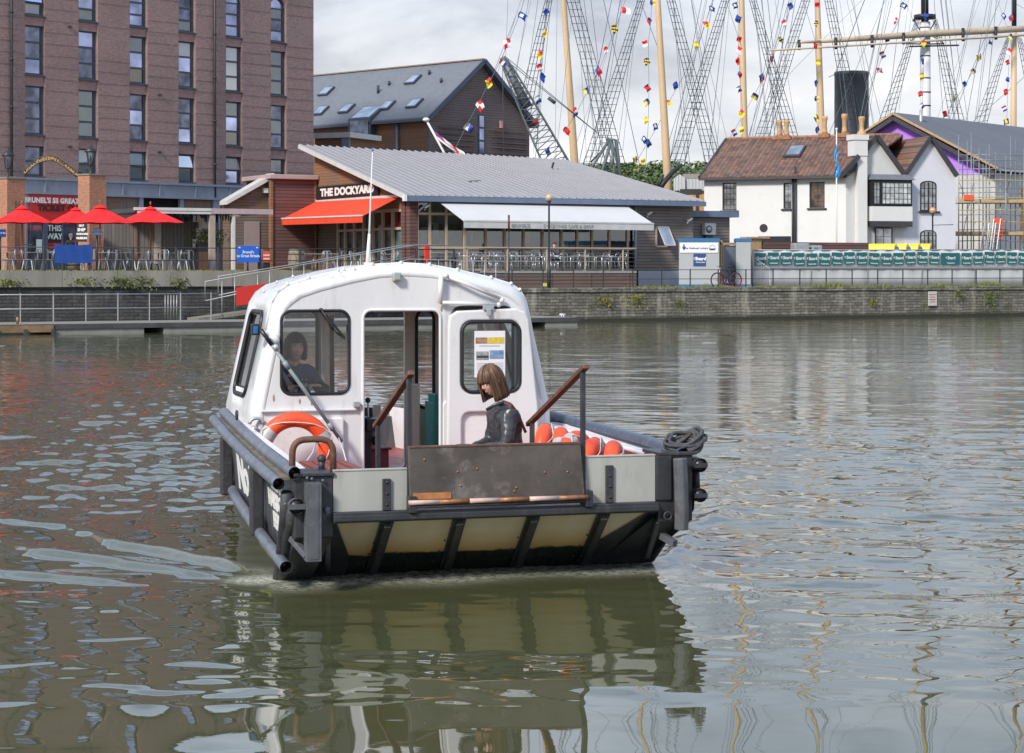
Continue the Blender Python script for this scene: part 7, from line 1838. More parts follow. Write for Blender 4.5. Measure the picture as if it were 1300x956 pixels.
# oriel window with lead roof
mb = MB(); mb.box(bx0, bx1, -.55, .0, bz0, bz1+.1); bay = mb.build('oriel', M['window_black'], wing)
w_ = grid_window(wing, bx0+.55, bx1-.04, bz0+.08, bz1-.02, -.62, 7, 4, M['pane_pale'], sill=False, fw=.07); grid_window(wing, bx0+.04, bx0+.5, bz0+.08, bz1-.02, -.615, 2, 3, M['pane_grey'], sill=False)
mb = MB(); mb.hexa([(bx0-.1,-.72,bz1+.1),(bx1+.15,-.72,bz1+.1),(bx1+.1,0,bz1+.1),(bx0-.1,0,bz1+.1),(bx0+.12,-.3,bz1+.42),(bx1-.12,-.3,bz1+.42),(bx1-.12,0,bz1+.42),(bx0+.12,0,bz1+.42)]); mb.build('lead_roof', M['slate'], bay)
mb = MB(); mb.box(bx0-.02, bx1+.02, -.56, .0, wz(1126,281), bz0-.02); mb.build('bay_panel', M['render_white'], wing)
mb = MB(); mb.box(bx0, bx1, -.60, -.0, wz(1126,288), wz(1126,281)-.01); mb.build('bay_fascia', M['pitch_black'], wing)
grid_window(wing, wx(1109), wx(1131), wz(1120,312), wz(1120,289), -.2, 2, 2, M['pane_grey'], sill=False)
def arched(z0, z1, nm):
    n = 10; cx = (aw_+bw_)/2; hw_ = (bw_-aw_)/2; rise = .22; poly = [(aw_, z0), (bw_, z0)] + [(cx+hw_*math.cos(PI*k/n), z1-rise+rise*math.sin(PI*k/n)) for k in range(n+1)]
    mb = MB(); mb.prism(poly, -.03, .02); w_ = mb.build('arched_window', M['window_black'], wing)
    mb = MB(); g = [(cx+(x-cx)*.86, (z0+z1)/2+(z-(z0+z1)/2)*.92) for x, z in poly]; mb.add([(x,-.035,z) for x, z in g], [tuple(range(len(g)))]); mb.build('pane', M['pane_grey'], w_)
    mb = MB()
    for i in range(1, 4): x = aw_+(bw_-aw_)*i/4; mb.box(x-.02-(i==2)*.02, x+.02+(i==2)*.02, -.06, -.038, z0, z1-.1)
    for i in range(1, 4): z = z0+(z1-z0)*i/4; mb.box(aw_+.04, bw_-.04, -.055, -.037, z-.015, z+.015)
    mb.build('glazing_bars', M['window_black'], w_)
    mb = MB(); mb.box(aw_-.1, bw_+.2, -.14, .0, z0-.1, z0-.01); mb.build('sill', M['window_black'], w_)
arched(wz(1178,268), wz(1178,229.5), 0); arched(wz(1178,320), wz(1178,292), 1)
# ================================================================ unfinished shed with scaffolding
M['membrane'] = paint('membrane', (.46,.20,.80), .6, .12, .6); M['shed_roof'] = paint('shed_roof', (.115,.12,.135), .7, .08, .25, dirt=(.13,.135,.15), dirt_amt=.4)
M['shed_wall'] = paint('shed_wall', (.52,.51,.48), .8, .08, .6, dirt=(.36,.35,.33), dirt_amt=.6); M['osb'] = paint('osb', (.42,.27,.14), .8, .2, 8)
sdv = Vector((.76, -.65, 0)).normalized(); SA = math.atan2(-.65, .76); SP = Vector((612*128/F, 128, 0)); snv = Vector((-sdv.y, sdv.x, 0))
shed = empty('unfinished_shed', SP+Vector((0,0,ZR)), SA, 'large shed under construction with a grey roof and purple membrane gable behind the house', 'building')
sk1 = -K(SP, -sdv, 1137)*1.0; apx = sk1; zap = CAM_H-(145.5-HY)*(SP+sdv*apx).y/F-ZR; zev = P(1262,213,128).z-ZR; xl = 2*apx
mb = MB(); mb.box(xl, 0, .3, .6, -.3, zev-.3); mb.box(-.3, 0, .6, 40, -.3, zev-.3); mb.build('wall', M['shed_wall'], shed)
mb = MB(); mb.prism([(xl+.4,zev-.4),(-.4,zev-.4),(apx,zap-.25)], .35, .55); mb.build('membrane_gable', M['membrane'], shed)
mb = MB()
for sd in (0, 1):
    xa = .35 if sd == 0 else xl-.35
    mb.hexa([(xa,-.3,zev-.15),(apx,-.3,zap-.05),(apx,42,zap-.05),(xa,42,zev-.15),(xa,-.3,zev+.02),(apx,-.3,zap+.13),(apx,42,zap+.13),(xa,42,zev+.02)])
srf = mb.build('roof', M['shed_roof'], shed)
mb = MB(); mb.bar((apx,-.34,zap+.06),(.45,-.34,zev-.08), .05, .14); mb.bar((apx,-.34,zap+.06),(xl-.45,-.34,zev-.08), .05, .14); mb.build('timber_edge', M['osb'], srf)
mb = MB(); mb.bar((apx,-.15,zap-.24),(.15,-.15,zev-.36), .4, .26); mb.bar((apx,-.15,zap-.24),(xl-.15,-.15,zev-.36), .4, .26); mb.build('rafter_board', M['pitch_black'], srf)  # black boards below the gable roof edge
mb = MB(); mb.box(.25, .45, -.2, 42, zev-.2, zev-.05); mb.build('gutter', M['white_fascia'], srf)
mb = MB(); y_ = 2.2; mb.box(.0, .06, y_+1.2, y_+3.6, 2.6, zev-1.2, 0); mb.box(.0,.05, 5.2, 7.4, 3.4, zev-1.0, 1); mb.build('door_openings', [M['osb'], M['shed_wall']], shed)
mb = MB(); px_ = K(SP+snv*1.5, sdv, 1169); mb.tube([(px_,1.5,zap-1.5),(px_,1.5,zap+.35)], .1, 8); mb.build('flue', M['alloy'], shed)
# scaffold
M['scaf'] = paint('scaf', (.25,.27,.29), .45, .2, 7, metal=.5, dirt=(.2,.12,.08), dirt_amt=.4); M['scaf_y'] = paint('scaf_y', (.42,.36,.12), .5, .15, 7); M['plank'] = paint('plank', (.42,.30,.17), .8, .2, 3)
sc_ = empty('scaffolding', SP+sdv*0+Vector((0,0,ZR)), 0, 'tube scaffolding with plank lifts and yellow ended poles around the unfinished shed', 'scaffolding')
Yf = 124.5; base = SP+Vector((0,0,ZR)); W_ = lambda px, py, Y: P(px, py, Y) - base
cols_ = [(1217,Yf,163,0),(1228,Yf+1.4,170,0),(1236,Yf+.6,190,0),(1264,Yf+1.0,185,0),(1270,Yf+.2,200,1),(1243,Yf-.3,180,0),(1252,Yf+1.2,182,1),(1256,Yf,175,0),(1277,Yf-.4,190,1),(1289,Yf+1,170,0),(1300,Yf-.4,180,0),(1312,Yf+1,180,0),(1330,Yf,175,1),(1222,Yf+.5,195,1),(1233,Yf-.2,160,0),(1283,Yf+.3,165,0),(1295,Yf+.2,200,1),(1248,Yf+1.6,200,0)]
for px, Y, pyt, ye in cols_:
    a = W_(px, 330, Y); b = W_(px, pyt+8, Y); a.z = 0; mb = MB(); mb.tube([a, b], .036, 6, 0)
    if ye: mb.tube([a+Vector((0,0,.9)), a+Vector((0,0,2.3))], .032, 6, 1)
    mb.build('standard', [M['scaf'], M['scaf_y']], sc_)
for py, mi in ((196,0),(203,0),(214,0),(221,0),(244,0),(266,1),(228,1),(238,0),(250,1),(272,0),(281,1),(291,0),(305,0)):
    mb = MB(); mb.tube([W_(1217,py+1,Yf), W_(1263,py,Yf-.3), W_(1345,py+3,Yf)], .03, 6, mi); mb.build('ledger', [M['scaf'], M['scaf_y']], sc_)
for px, py in ((1217,240),(1228,262),(1252,226),(1277,240),(1289,265),(1236,284),(1260,210),(1300,290)):
    mb = MB(); mb.tube([W_(px,py,Yf-.5), W_(px+3,py-2,Yf+1.8)], .022, 6); mb.build('transom', M['scaf'], sc_)
for a, b, c, d in ((1222,300,1236,232),(1285,216,1276,250),(1296,318,1325,262),(1218,232,1226,252)):
    mb = MB(); mb.tube([W_(a,b,Yf-.4), W_(c,d,Yf+.4)], .022, 6); mb.build('brace', M['scaf'], sc_)
for x0_, x1_, py in ((1216,1345,257),(1211,1345,298)):
    mb = MB(); a, b = W_(x0_,py,Yf), W_(x1_,py,Yf); mb.box(a.x, b.x, a.y-.1, a.y+1.2, a.z-.05, a.z+.0); mb.box(a.x, b.x, a.y-.14, a.y-.1, a.z-.02, a.z+.20); mb.build('planks', M['plank'], sc_)
mb = MB(); a, b = W_(1223,252,Yf), W_(1235,249,Yf); mb.box(a.x,b.x,a.y-.2,a.y-.15,a.z-.1,a.z+.22); mb.build('orange_netting', M['orange'], sc_)
# orange ladder gate
a = P(1261,303,123.6); b = P(1273,277,123.6); e = empty('ladder_guard', (a.x,a.y,a.z), 0, 'orange ladder guard on the lower scaffold lift', 'ladder guard'); w_, h_ = b.x-a.x, b.z-a.z
mb = MB(); mb.box(0,w_,0,.04,h_*.72,h_); mb.build('panel', M['orange'], e); mb = MB()
for x in (0, w_-.05): mb.box(x, x+.05, 0, .04, 0, h_*.72)
for k in range(4): mb.box(0,w_,.005,.035,h_*.17*k,h_*.17*k+.05)
mb.build('rungs', M['orange'], e)
for i, (x0_, x1_) in enumerate(((1240,1249),(1246,1256),(1251,1262))):
    a, b = P(x0_, 318, 122.5-.3*i), P(x1_, 288-5*i, 123.5); e = empty('ladder', (a.x,a.y,ZR), 0, ['silver ladder leaning lowest against the scaffold','silver ladder in the middle of the three against the scaffold','tallest silver ladder against the scaffold'][i], 'ladder', 'ladders leaning on the scaffold')
    a2 = Vector((0,0,0)); b2 = Vector((b.x-a.x, b.y-a.y, b.z-ZR)); sx = Vector((.4,0,0))
    for o_ in (0, 1): mb = MB(); mb.bar(a2+sx*o_, b2+sx*o_, .04, .06); mb.build('rail', M['alloy'], e)
    mb = MB(); n = int(b2.length/.3)
    for k in range(1, n): p_ = a2+(b2-a2)*k/n; mb.tube([p_, p_+sx], .014, 5)
    mb.build('rungs', M['alloy'], e)
# ================================================================ poster fence, cabins, bicycle
M['hoard'] = paint('hoard', (.58,.58,.57), .6, .08, 1.4, dirt=(.38,.38,.37), dirt_amt=.6, streak=True); M['poster_teal'] = paint('poster_teal', (.012,.13,.135), .5, .1, 2); M['poster_blue'] = paint('poster_blue', (.012,.06,.20), .5, .1, 2)
TF = 3.4
def fline(px): # fence line: parallel to the quay, easing away at the left end
    return TF
pxs = [955+ i*14.9 for i in range(0, 32)]
s0, s1 = qs(955, TF), qs(1420, TF)
hf = empty('poster_fence', q(s0, TF, ZR), QA, 'long white sheeted fence carrying a row of teal builders posters', 'fence'); FL = s1-s0
ht = qpx(955, 318, TF)[1]-ZR; ht2 = qpx(1290, 316, TF)[1]-ZR
n = 90; rnd = random.Random(5); vs = []
for i in range(n+1):
    x = FL*i/n; top_ = ht + (ht2-ht)*min(1, max(0,(x/FL)))+.03*math.sin(i*.9)+.02*rnd.random() + .0
    for k, z in enumerate((0, .5, .95, 1.0, top_-.45, top_)):
        vs.append((x, .03*math.sin(i*1.7+k)+(.0 if k < 3 else -.02), z))
mb = MB(); mb.add(vs, [(i*6+k,(i+1)*6+k,(i+1)*6+k+1,i*6+k+1) for i in range(n) for k in range(5)], 0, True); o = mb.build('sheeting', M['hoard'], hf, fixn=False); sl = o.modifiers.new('t','SOLIDIFY'); sl.thickness = .02
mb = MB(); mb.box(0, FL, -.07, -.03, .90, .98); mb.tube([(0,-.03,ht+.02),(FL,-.03,ht2+.02)], .025, 6); x = 0
while x < FL: mb.tube([(x,-.05,0),(x,-.05,ht)], .02, 6); x += 3.5
mb.build('rails', M['rail_grey'], hf)
pzc = qpx(1000, 329.5, TF)[1]-ZR; x = qs(957, TF)-s0; k = 0
tm = MB(); text(tm, 'Beard', .215, lambda a, b, c: (a+.07, -.004-c, b+.05), depth=.003, bold=.006)
text(tm, 'Construction', .09, lambda a, b, c: (a+.02, -.004-c, b-.21), depth=.003, bold=.003)
tme = None
widths = [.66 if not (k_ in (15,)) else 1.25 for k_ in range(40)]
while x < FL-1 and k < 40:
    w_ = widths[k]; hh = .62; zc = pzc + (ht2-ht)*x/FL + .03*math.sin(k*1.1); e2 = empty('poster', (x+w_/2, -.085, zc), 0); e2.parent = hf; e2.rotation_euler = (0, R(rnd.uniform(-2.5,2.5)), 0)
    mb = MB(); mb.box(-w_/2, w_/2, 0, .012, -hh/2, hh/2); mb.build('panel', M['poster_teal'], e2)
    if tme is None: tme = tm.build('lettering', M['white_paint'], e2)
    else: c2 = tme.copy(); COL.objects.link(c2); c2.parent = e2
    if k == 0:
        mb = MB(); mb.tube([(-w_/2+.08+.042*math.cos(a), -.004, .06+.042*math.sin(a)) for a in [PI*.2+1.5*PI*j/8 for j in range(9)]], .014, 5, 0); mb.ball((-w_/2+.08,-.004,.1), (.03,.006,.03), 8, 4, 1); emb = mb.build('emblem', [M['white_paint'], M['red_wood']], e2)
    else: c2 = emb.copy(); COL.objects.link(c2); c2.parent = e2
    x += w_+.115; k += 1
e = empty('leaning_barrier', q(qs(957, 2.9), 2.9, ZR), QA, 'pale wire barrier frame leaning at the cabin end of the poster fence', 'barrier')
mb = MB(); mb.tube([(0,0,0),(0,.1,1.45),(.9,0,.9),(.9,-.1,0),(0,0,0)], .02, 6)
for k in range(9): mb.tube([(.1*k,0,.05),(.1*k,.05,1.4-.055*k)], .006, 4)
mb.build('frame', M['white_fascia'], e)
M['cabin_grey'] = paint('cabin_grey', (.36,.38,.39), .5, .05, .8, dirt=(.28,.29,.3), dirt_amt=.4); M['cabin_blue'] = paint('cabin_blue', (.02,.14,.32), .5, .08, 2); M['door_grey'] = paint('door_grey', (.17,.20,.25), .5, .12, 2)
TC = 3.0
def cabin(px0, px1, py0, label, side=False):
    s0 = qs(px0, TC); p0_ = q(s0, TC, ZR); w_ = (px1-px0)*p0_.y/F; h_ = CAM_H-(py0-HY)*p0_.y/F-ZR
    e = empty('site_cabin', p0_, R(-4.5), label, 'cabin', 'grey site cabins with blue trim'); mb = MB(); mb.box(0, w_, 0, 2.6, .12, h_-.14); mb.build('body', M['cabin_grey'], e, bevel=.01)
    mb = MB(); mb.box(-.03, w_+.03, -.03, 2.63, h_-.14, h_+.02); mb.build('roof_trim', M['cabin_blue'], e); mb = MB(); mb.box(-.03, w_+.03, -.03, 2.63, .0, .12); mb.build('base_rail', M['cabin_blue'], e); return e, w_, h_
e, w_, h_ = cabin(862, 913, 303, 'grey site cabin with blue trim, white notice board and blue square sign')
mb = MB(); zt_ = h_-.20; zb2 = qpx(890, 321, TC)[1]-ZR; mb.box(.06, w_-.06, -.035, -.005, zb2, zt_); nb = mb.build('notice_board', M['white_paint'], e)
mb = MB(); zc = (zt_+zb2)/2; text(mb, 'The National Lottery', .135, lambda a, b, c: (w_*.42+a, -.04-c, zc+b-.02), depth=.003, bold=.003); mb.build('lettering', M['poster_blue'], nb)
mb = MB(); mb.box(.16,.30,-.042,-.036,zc-.02,zc+.06); mb.prism([(.16,zc-.02),(.30,zc-.02),(.23,zc-.13)], -.042, -.036); mb.box(.20,.26,-.042,-.036,zc+.05,zc+.17)
mb.tube([(w_-.33+.15*math.cos(a), -.038, zc-.07+.2*math.sin(a)) for a in [PI*j/10 for j in range(11)]], .010, 5); mb.box(w_-.46, w_-.2, -.042, -.036, zc-.12, zc-.03); mb.build('emblem', M['poster_blue'], nb)
mb = MB(); cx, cz = w_*.51, qpx(888, 330, TC)[1]-ZR; mb.box(cx-.29, cx+.29, -.03, -.005, cz-.29, cz+.29); sq = mb.build('square_sign', M['poster_blue'], e)
mb = MB(); text(mb, 'Beard', .21, lambda a, b, c: (cx+.06+a, -.034-c, cz+.05+b), depth=.003, bold=.009); text(mb, 'Construction', .08, lambda a, b, c: (cx+.04+a, -.034-c, cz-.11+b), depth=.003, bold=.002)
mb.tube([(cx-.21+.045*math.cos(a), -.034, cz+.06+.045*math.sin(a)) for a in [PI*.2+1.5*PI*j/8 for j in range(9)]], .016, 5); mb.build('lettering', M['white_paint'], sq)
e, w2, h2_ = cabin(934.5, 953, 303, 'narrow plain grey cabin end at the start of the poster fence')
s0, s1 = qs(914, TC+.5), qs(934, TC+.5); e = empty('site_gate', q(s0, TC+.5, ZR), QA, 'dark grey metal door with a timber frame set between the two site cabins', 'gate')
mb = MB(); mb.box(.22, s1-s0, 0, .06, .05, h_-.3); mb.build('door', M['door_grey'], e); mb = MB(); mb.box(0,.12,-.05,.1,0,h_-.05); mb.box(.0,s1-s0,-.05,.05,h_-.28,h_-.16); mb.box(.14,.2,-.05,.08,0,h_-.3); mb.build('timber_frame', M['osb'], e)
e = empty('timber_hut', q(qs(953, 5.5), 5.5, ZR), QA, 'maroon fence panels and plywood hut behind the poster fence', 'hut'); h3 = qpx(980, 306, 5.5)[1]-ZR; mb = MB(); mb.box(.8, 7.4, 0, .1, 0, h3-.05); mb.build('fence_panel', M['clad_red'], e); mb = MB(); mb.box(-.2,.65,0,.4,0,h3+.12); mb.box(-.3,1.1,-.1,.5,h3+.12,h3+.2); mb.build('plywood_box', M['osb'], e)
# skip lights / mixer behind the fence
a = P(1030, 322, 103); e = empty('site_generator', (a.x, a.y, ZR), QA, 'pale grey and teal site machine peeping over the poster fence', 'machine'); mb = MB(); h4 = P(1030,309,103).z-ZR; mb.box(-1.0,-.1,0,.8,0,h4); mb.box(.1,.7,0,.8,0,h4-.1); mb.build('casing', M['alloy'], e, bevel=.05); mb = MB(); mb.box(.15,.4,-.03,.0,h4-.7,h4-.2); mb.build('panel', M['teal'], e)
# yellow covered pedal boats
M['yellow'] = paint('yellow', (.80,.62,.02), .4, .06, 2); M['drum_blue'] = paint('drum_blue', (.02,.11,.38), .35, .1, 3)
for i, px in enumerate((1112, 1127, 1142, 1157)):
    a = P(px, 320, 109+.5*i); h_ = P(px, 309.5, 109+.5*i).z-ZR
    e = empty('pedal_boat', (a.x, a.y, ZR), R(65), ['yellow pod with a blue end furthest along the row of four','yellow pod with a blue end, second from the flagpole side','yellow pod with a blue end, third from the flagpole side','yellow pod with the largest showing blue end'][i] if i else 'yellow pod with a blue end nearest the flagpole', 'pedal boat', 'yellow pods with blue ends behind the fence')
    mb = MB(); pr = [(-.45,h_-1),(.45,h_-1),(.45,h_-.35),(.32,h_-.08),(.12,h_),(-.12,h_),(-.32,h_-.08),(-.45,h_-.35)]; mb.prism(pr, -1.1, 1.2); mb.build('cover', M['yellow'], e, bevel=.05)
    mb = MB(); mb.tube([(0,-1.2,h_-.42),(0,-1.1,h_-.42)], .27, 16); mb.build('blue_end', M['drum_blue'], e)
a = P(1095, 318, 109); e = empty('yellow_tarpaulin', (a.x,a.y,ZR), R(10), 'low yellow tarpaulin sloping down beside the pods', 'tarpaulin'); h_ = P(1095,313,109).z-ZR
mb = MB(); mb.hexa([(-.6,0,0),(.8,0,0),(.8,1.5,0),(-.6,1.5,0),(-.3,.1,h_-.25),(.8,.1,h_+.1),(.8,1.4,h_+.1),(-.3,1.4,h_-.25)]); mb.build('cover', M['yellow'], e, bevel=.06)
# flagpole with limp blue pennant
a = P(1062, 330, 110); top_ = P(1062, 165, 110); e = empty('flagpole', (a.x, a.y, ZR), 0, 'white flagpole with a limp bright blue flag in front of the house', 'flagpole'); h_ = top_.z-ZR
mb = MB(); mb.tube([(0,0,0),(0,0,h_)], [.05,.03], 8); mb.ball((0,0,h_+.05), .07, 8, 6); mb.build('pole', M['white_paint'], e)
mb = MB(); zf1 = P(1062,180,110).z-ZR; zf0 = P(1062,222,110).z-ZR; vs = []; n = 14
for i in range(n+1):
    z = zf1+(zf0-zf1)*i/n; w_ = .06+.26*(i/n)**.8 if i < n-1 else .2
    for k in range(6): vs.append((-.05 + w_*(k/5) - .04 + .05*math.sin(i*.8), -.06+.07*math.sin(k*2.1+i*.4), z - .05*k))
mb.add(vs, [(i*6+k,(i+1)*6+k,(i+1)*6+k+1,i*6+k+1) for i in range(n) for k in range(5)], 0, True); mb.build('flag', paint('flag_blue', (.02,.26,.58), .7, .15, 3), e, fixn=False)
# bicycle
s_, t_ = qs(922, .62), .62
e = empty('bicycle', q(s_, t_, ZR), QA, 'dark bicycle with bright red wheel rims leaning on the towpath fence', 'bicycle'); rr = .34
for x, nm in ((-.52, 0), (.52, 1)):
    mb = MB(); ring = [(x+rr*math.cos(a), 0, rr+rr*math.sin(a)) for a in [2*PI*k/28 for k in range(28)]]; mb.tube(ring, .022, 6, closed=True); w_ = mb.build('wheel', M['rubber_dark'], e)
    mb = MB(); mb.tube([(x+(rr-.035)*math.cos(a), 0, rr+(rr-.035)*math.sin(a)) for a in [2*PI*k/28 for k in range(28)]], .013, 6, closed=True); mb.build('rim', paint('rim_red', (.55,.01,.03), .4, .1, 5), w_)
    mb = MB()
    for k in range(12): a = 2*PI*k/12; mb.tube([(x,0,rr),(x+.31*math.cos(a),0,rr+.31*math.sin(a))], .003, 4)
    mb.tube([(x,-.05,rr),(x,.05,rr)], .025, 8); mb.build('spokes', M['alloy'], w_)
mb = MB(); bb = (.05-.08,0,.30); hd1 = (-.36,0,.82); st1 = (.14,0,.80); rh = (.52,0,rr)
for a, b in ((bb, hd1), (bb, st1), ((-.37,0,.78), (.13,0,.76)), (bb, rh), (st1, rh)): mb.tube([a, b], .018, 8)
mb.build('frame', M['black_plastic'], e); mb = MB(); mb.tube([(-.34,0,.92),(-.38,0,.72),(-.52,0,rr)], .016, 8); mb.build('fork', M['alloy'], e)
mb = MB(); mb.tube([(-.30,-.28,.96),(-.38,-.15,.98),(-.34,0,.95),(-.38,.15,.98),(-.30,.28,.96)], .014, 6); mb.build('handlebar', M['black_plastic'], e)
mb = MB(); mb.tube([(.14,0,.80),(.16,0,.93)], .014, 6); mb.ball((.17,0,.95), (.14,.06,.03), 10, 6); mb.build('saddle', M['black_plastic'], e)
mb = MB(); mb.tube([(bb[0]+.09*math.cos(a), -.04, bb[2]+.09*math.sin(a)) for a in [2*PI*k/14 for k in range(14)]], .012, 5, closed=True); mb.bar((bb[0],-.05,bb[2]),(bb[0]+.12,-.06,bb[2]-.12), .02,.02); mb.bar((bb[0],.05,bb[2]),(bb[0]-.12,.06,bb[2]+.12), .02,.02); mb.build('crankset', M['alloy'], e)
# ================================================================ masted steamship beyond the buildings
M['mast_cream'] = paint('mast_cream', (.60,.43,.25), .55, .1, .8, dirt=(.42,.28,.15), dirt_amt=.4, streak=True); M['mast_white'] = paint('mast_white', (.66,.65,.66), .5, .06, 1)
M['iron_black'] = paint('iron_black', (.022,.024,.028), .5, .25, 2); M['funnel'] = paint('funnel', (.045,.05,.06), .45, .12, .6, dirt=(.07,.07,.08), dirt_amt=.5); M['rig'] = paint('rig', (.05,.07,.09), .7, .1, 5); M['rig_thin'] = paint('rig_thin', (.16,.19,.22), .7, .1, 5)
M['spar'] = paint('spar', (.50,.40,.28), .55, .12, 1.5)
YS = lambda px: 150 + (px-720)*.045
ship = empty('masted_steamship', (P(950,343,160).x, 160, 0), 0, 'historic iron steamship with six tall masts, rigging and a black funnel behind the buildings', 'ship')
SB = Vector(ship.location)
SPt = lambda px, py, dy=0: P(px, py, YS(px)+dy) - SB
# hull mostly hidden behind the waterfront
a, b = P(742, 343, YS(742)), P(1420, 343, YS(1420)); d_ = (b-a); L_ = d_.length; d_ = d_.normalized(); nn = Vector((-d_.y, d_.x, 0))
mb = MB(); vs = []; n = 24
for i in range(n+1):
    u_ = i/n; hwid = 7.5*math.sin(PI*min(1, .06+u_*1.0)**.6)**.5 if u_ < 1 else .5; hwid = 7.5*min(1, (u_*4)**.7+.05)*min(1, ((1-u_)*5)**.6+.1)
    c = a+d_*L_*u_ - SB
    for w_, z in ((-1, 7.2), (-.9, 3), (0, -1), (.9, 3), (1, 7.2)): vs.append(c+nn*hwid*w_+Vector((0,0,z-c.z)))
mb.add(vs, [(i*5+k,(i+1)*5+k,(i+1)*5+k+1,i*5+k+1) for i in range(n) for k in range(4)]+[(i*5+4,(i+1)*5+4,(i+1)*5,i*5) for i in range(n)]+[(0,1,2,3,4),(n*5+4,n*5+3,n*5+2,n*5+1,n*5)], 0, True); mb.build('hull', M['iron_black'], ship, fixn=False)
deckz = 7.2
# masts: (px at y=0, px at y=200, half width px at 0, at 200, material)
masts = [(715.5,729,4.6,6.6,'c'),(835,846,4.6,6.6,'c'),(941.5,945.5,4.6,5.8,'c'),(1037.5,1044,4.6,5.6,'c'),(1174,1175.5,6,7,'w'),(1287.5,1286.5,3.6,4.4,'b')]
mtop = []
for x0_, x2_, w0, w2_, kind in masts:
    f = lambda py: SPt(x0_+(x2_-x0_)*py/200, py) if False else P(x0_+(x2_-x0_)*py/200, py, YS(x0_)) - SB
    k_ = YS(x0_)/F*(.78 if kind == 'c' else .9)
    mb = MB()
    if kind == 'c': mb.tube([f(300), f(200), f(0), f(-190), f(-330)], [w2_*k_*1.1, w2_*k_, w0*k_, w0*k_*.7, .1], 14, 2)
    elif kind == 'w':
        mb.tube([f(300), f(158), f(28)], [w2_*k_, w2_*k_, w0*k_*1.25], 14, 0); mb.tube([f(30), f(-60)], [w0*k_*.9]*2, 12, 1); mb.tube([f(-60), f(-380)], [w0*k_*.7, .1], 12, 2)
        for py in (36, 56, 72, 100, 118, 135, 150): mb.tube([f(py), f(py-1.5)], w2_*k_*1.07, 14, 1)
        mb.tube([f(24), f(19)], w0*k_*2.6, 12, 1); mb.tube([f(22)-Vector((1.0,0,.3)), f(14)+Vector((.2,0,0))], .12, 6, 1)
        for dx in (-1, 1): mb.tube([f(56)+Vector((dx*.1,0,0)), f(57)+Vector((dx*1.6,0,.1))], .06, 6, 1); mb.tube([f(40), f(57)+Vector((dx*1.6,0,.1))], .04, 6, 1); mb.tube([f(24)+Vector((dx*.9,0,-.1)), f(40)+Vector((dx*.3,0,-.1))], .05, 6, 1)
    else: mb.tube([f(300), f(166), f(38)], [w2_*k_, w2_*k_, w0*k_*1.1], 12, 2); mb.tube([f(38), f(-60)], w0*k_*1.0, 12, 1); mb.tube([f(-60), f(-300)], [w0*k_*.7,.08], 12, 2)
    mb.build('mast', [M['mast_white'], M['iron_black'], M['mast_cream']], ship); mtop.append(f)
# yards
def spar(pts, r, name='yard', m='spar'): mb = MB(); mb.tube([SPt(*p) for p in pts], r, 10); return mb.build(name, M[m], ship)
y1 = spar([(1040,52.5,-1),(1110,47.5,-1),(1190,42,-1),(1262,38.5,-1),(1345,34,-1)], [.16,.26,.30,.29,.26])
spar([(1015,53.5,-1.5),(1042,52.8,-1.5)], .12); spar([(978,64,-1.6),(1300,44.5,-1.6),(1345,42,-1.6)], [.08,.11,.10]); 
mb = MB()
for px, a_, b_ in ((1107,47,60),(1014.5,53,63),(1061,50,62),(1147,44,56),(1222.5,38,52),(1264,36,50)): mb.tube([SPt(px,a_-2,-1.4), SPt(px+.3,b_,-1.6)], .14, 6)
mb.build('yard_bands', M['iron_black'], ship)
spar([(1155,59,-.8),(1217,57.5,-.8)], .07, 'crosstree', 'iron_black')
# funnel
f0, f1 = SPt(1059.5, 172, 3), SPt(1098, 94, 3); cx = (f0.x+f1.x)/2; r_ = (f1.x-f0.x)/2
mb = MB(); mb.lathe([(r_*1.02, deckz-3),(r_*1.01, f0.z),(r_, f1.z-.35),(r_*1.02, f1.z-.3),(r_*1.02, f1.z-.15),(r_, f1.z),(r_*.93, f1.z),(r_*.93, f1.z-1)], (cx, f0.y, 0), n=40); mb.build('funnel', M['funnel'], ship)
# shrouds with ratlines: (top left px,py, top right px, bottom left px,py, bottom right px)
SHR = [((694,-6),(702,-6),(640,205),(662,205)),((718,-6),(733,-6),(771,216),(796,216)),((812,-6),(820,-6),(738,216),(760,216)),((845,-6),(855,-6),(896,206),(915,206)),
       ((918,-6),(927,-6),(848,211),(868,211)),((950,-6),(958,-6),(997,176),(1014,176)),((1020,-6),(1030,-6),(957,177),(975,177)),((1046,-6),(1055,-6),(1079,176),(1100,176)),
       ((1163,24),(1168,22),(1112,165),(1131,160)),((1184,22),(1189,24),(1207,160),(1226,160)),((1278,48),(1282,46),(1234,163),(1252,160)),((1291,46),(1296,48),(1312,160),(1335,160)),
       ((1208,-6),(1200,-6),(1187,18),(1186,18))]
for a_, b_, c_, d_2 in SHR[:12]:
    A, B, Cc, D = SPt(*a_), SPt(*b_), SPt(*c_), SPt(*d_2); mb = MB(); nst = 4
    yo = lambda p: p
    for k in range(nst): t_ = k/(nst-1); mb.tube([A+(B-A)*t_, Cc+(D-Cc)*t_], .026, 4, 0, smooth=False)
    L2 = (Cc-A).length; n = int(L2/.52)
    for i in range(1, n):
        u_ = i/n; p0 = A+(Cc-A)*u_; p1 = B+(D-B)*u_; mb.tube([p0-(p1-p0)*.04, p1+(p1-p0)*.04], .018, 4, 0, smooth=False)
    mb.build('shroud', M['rig'], ship, fixn=False)
rnd = random.Random(31); mb = MB()
stays = []
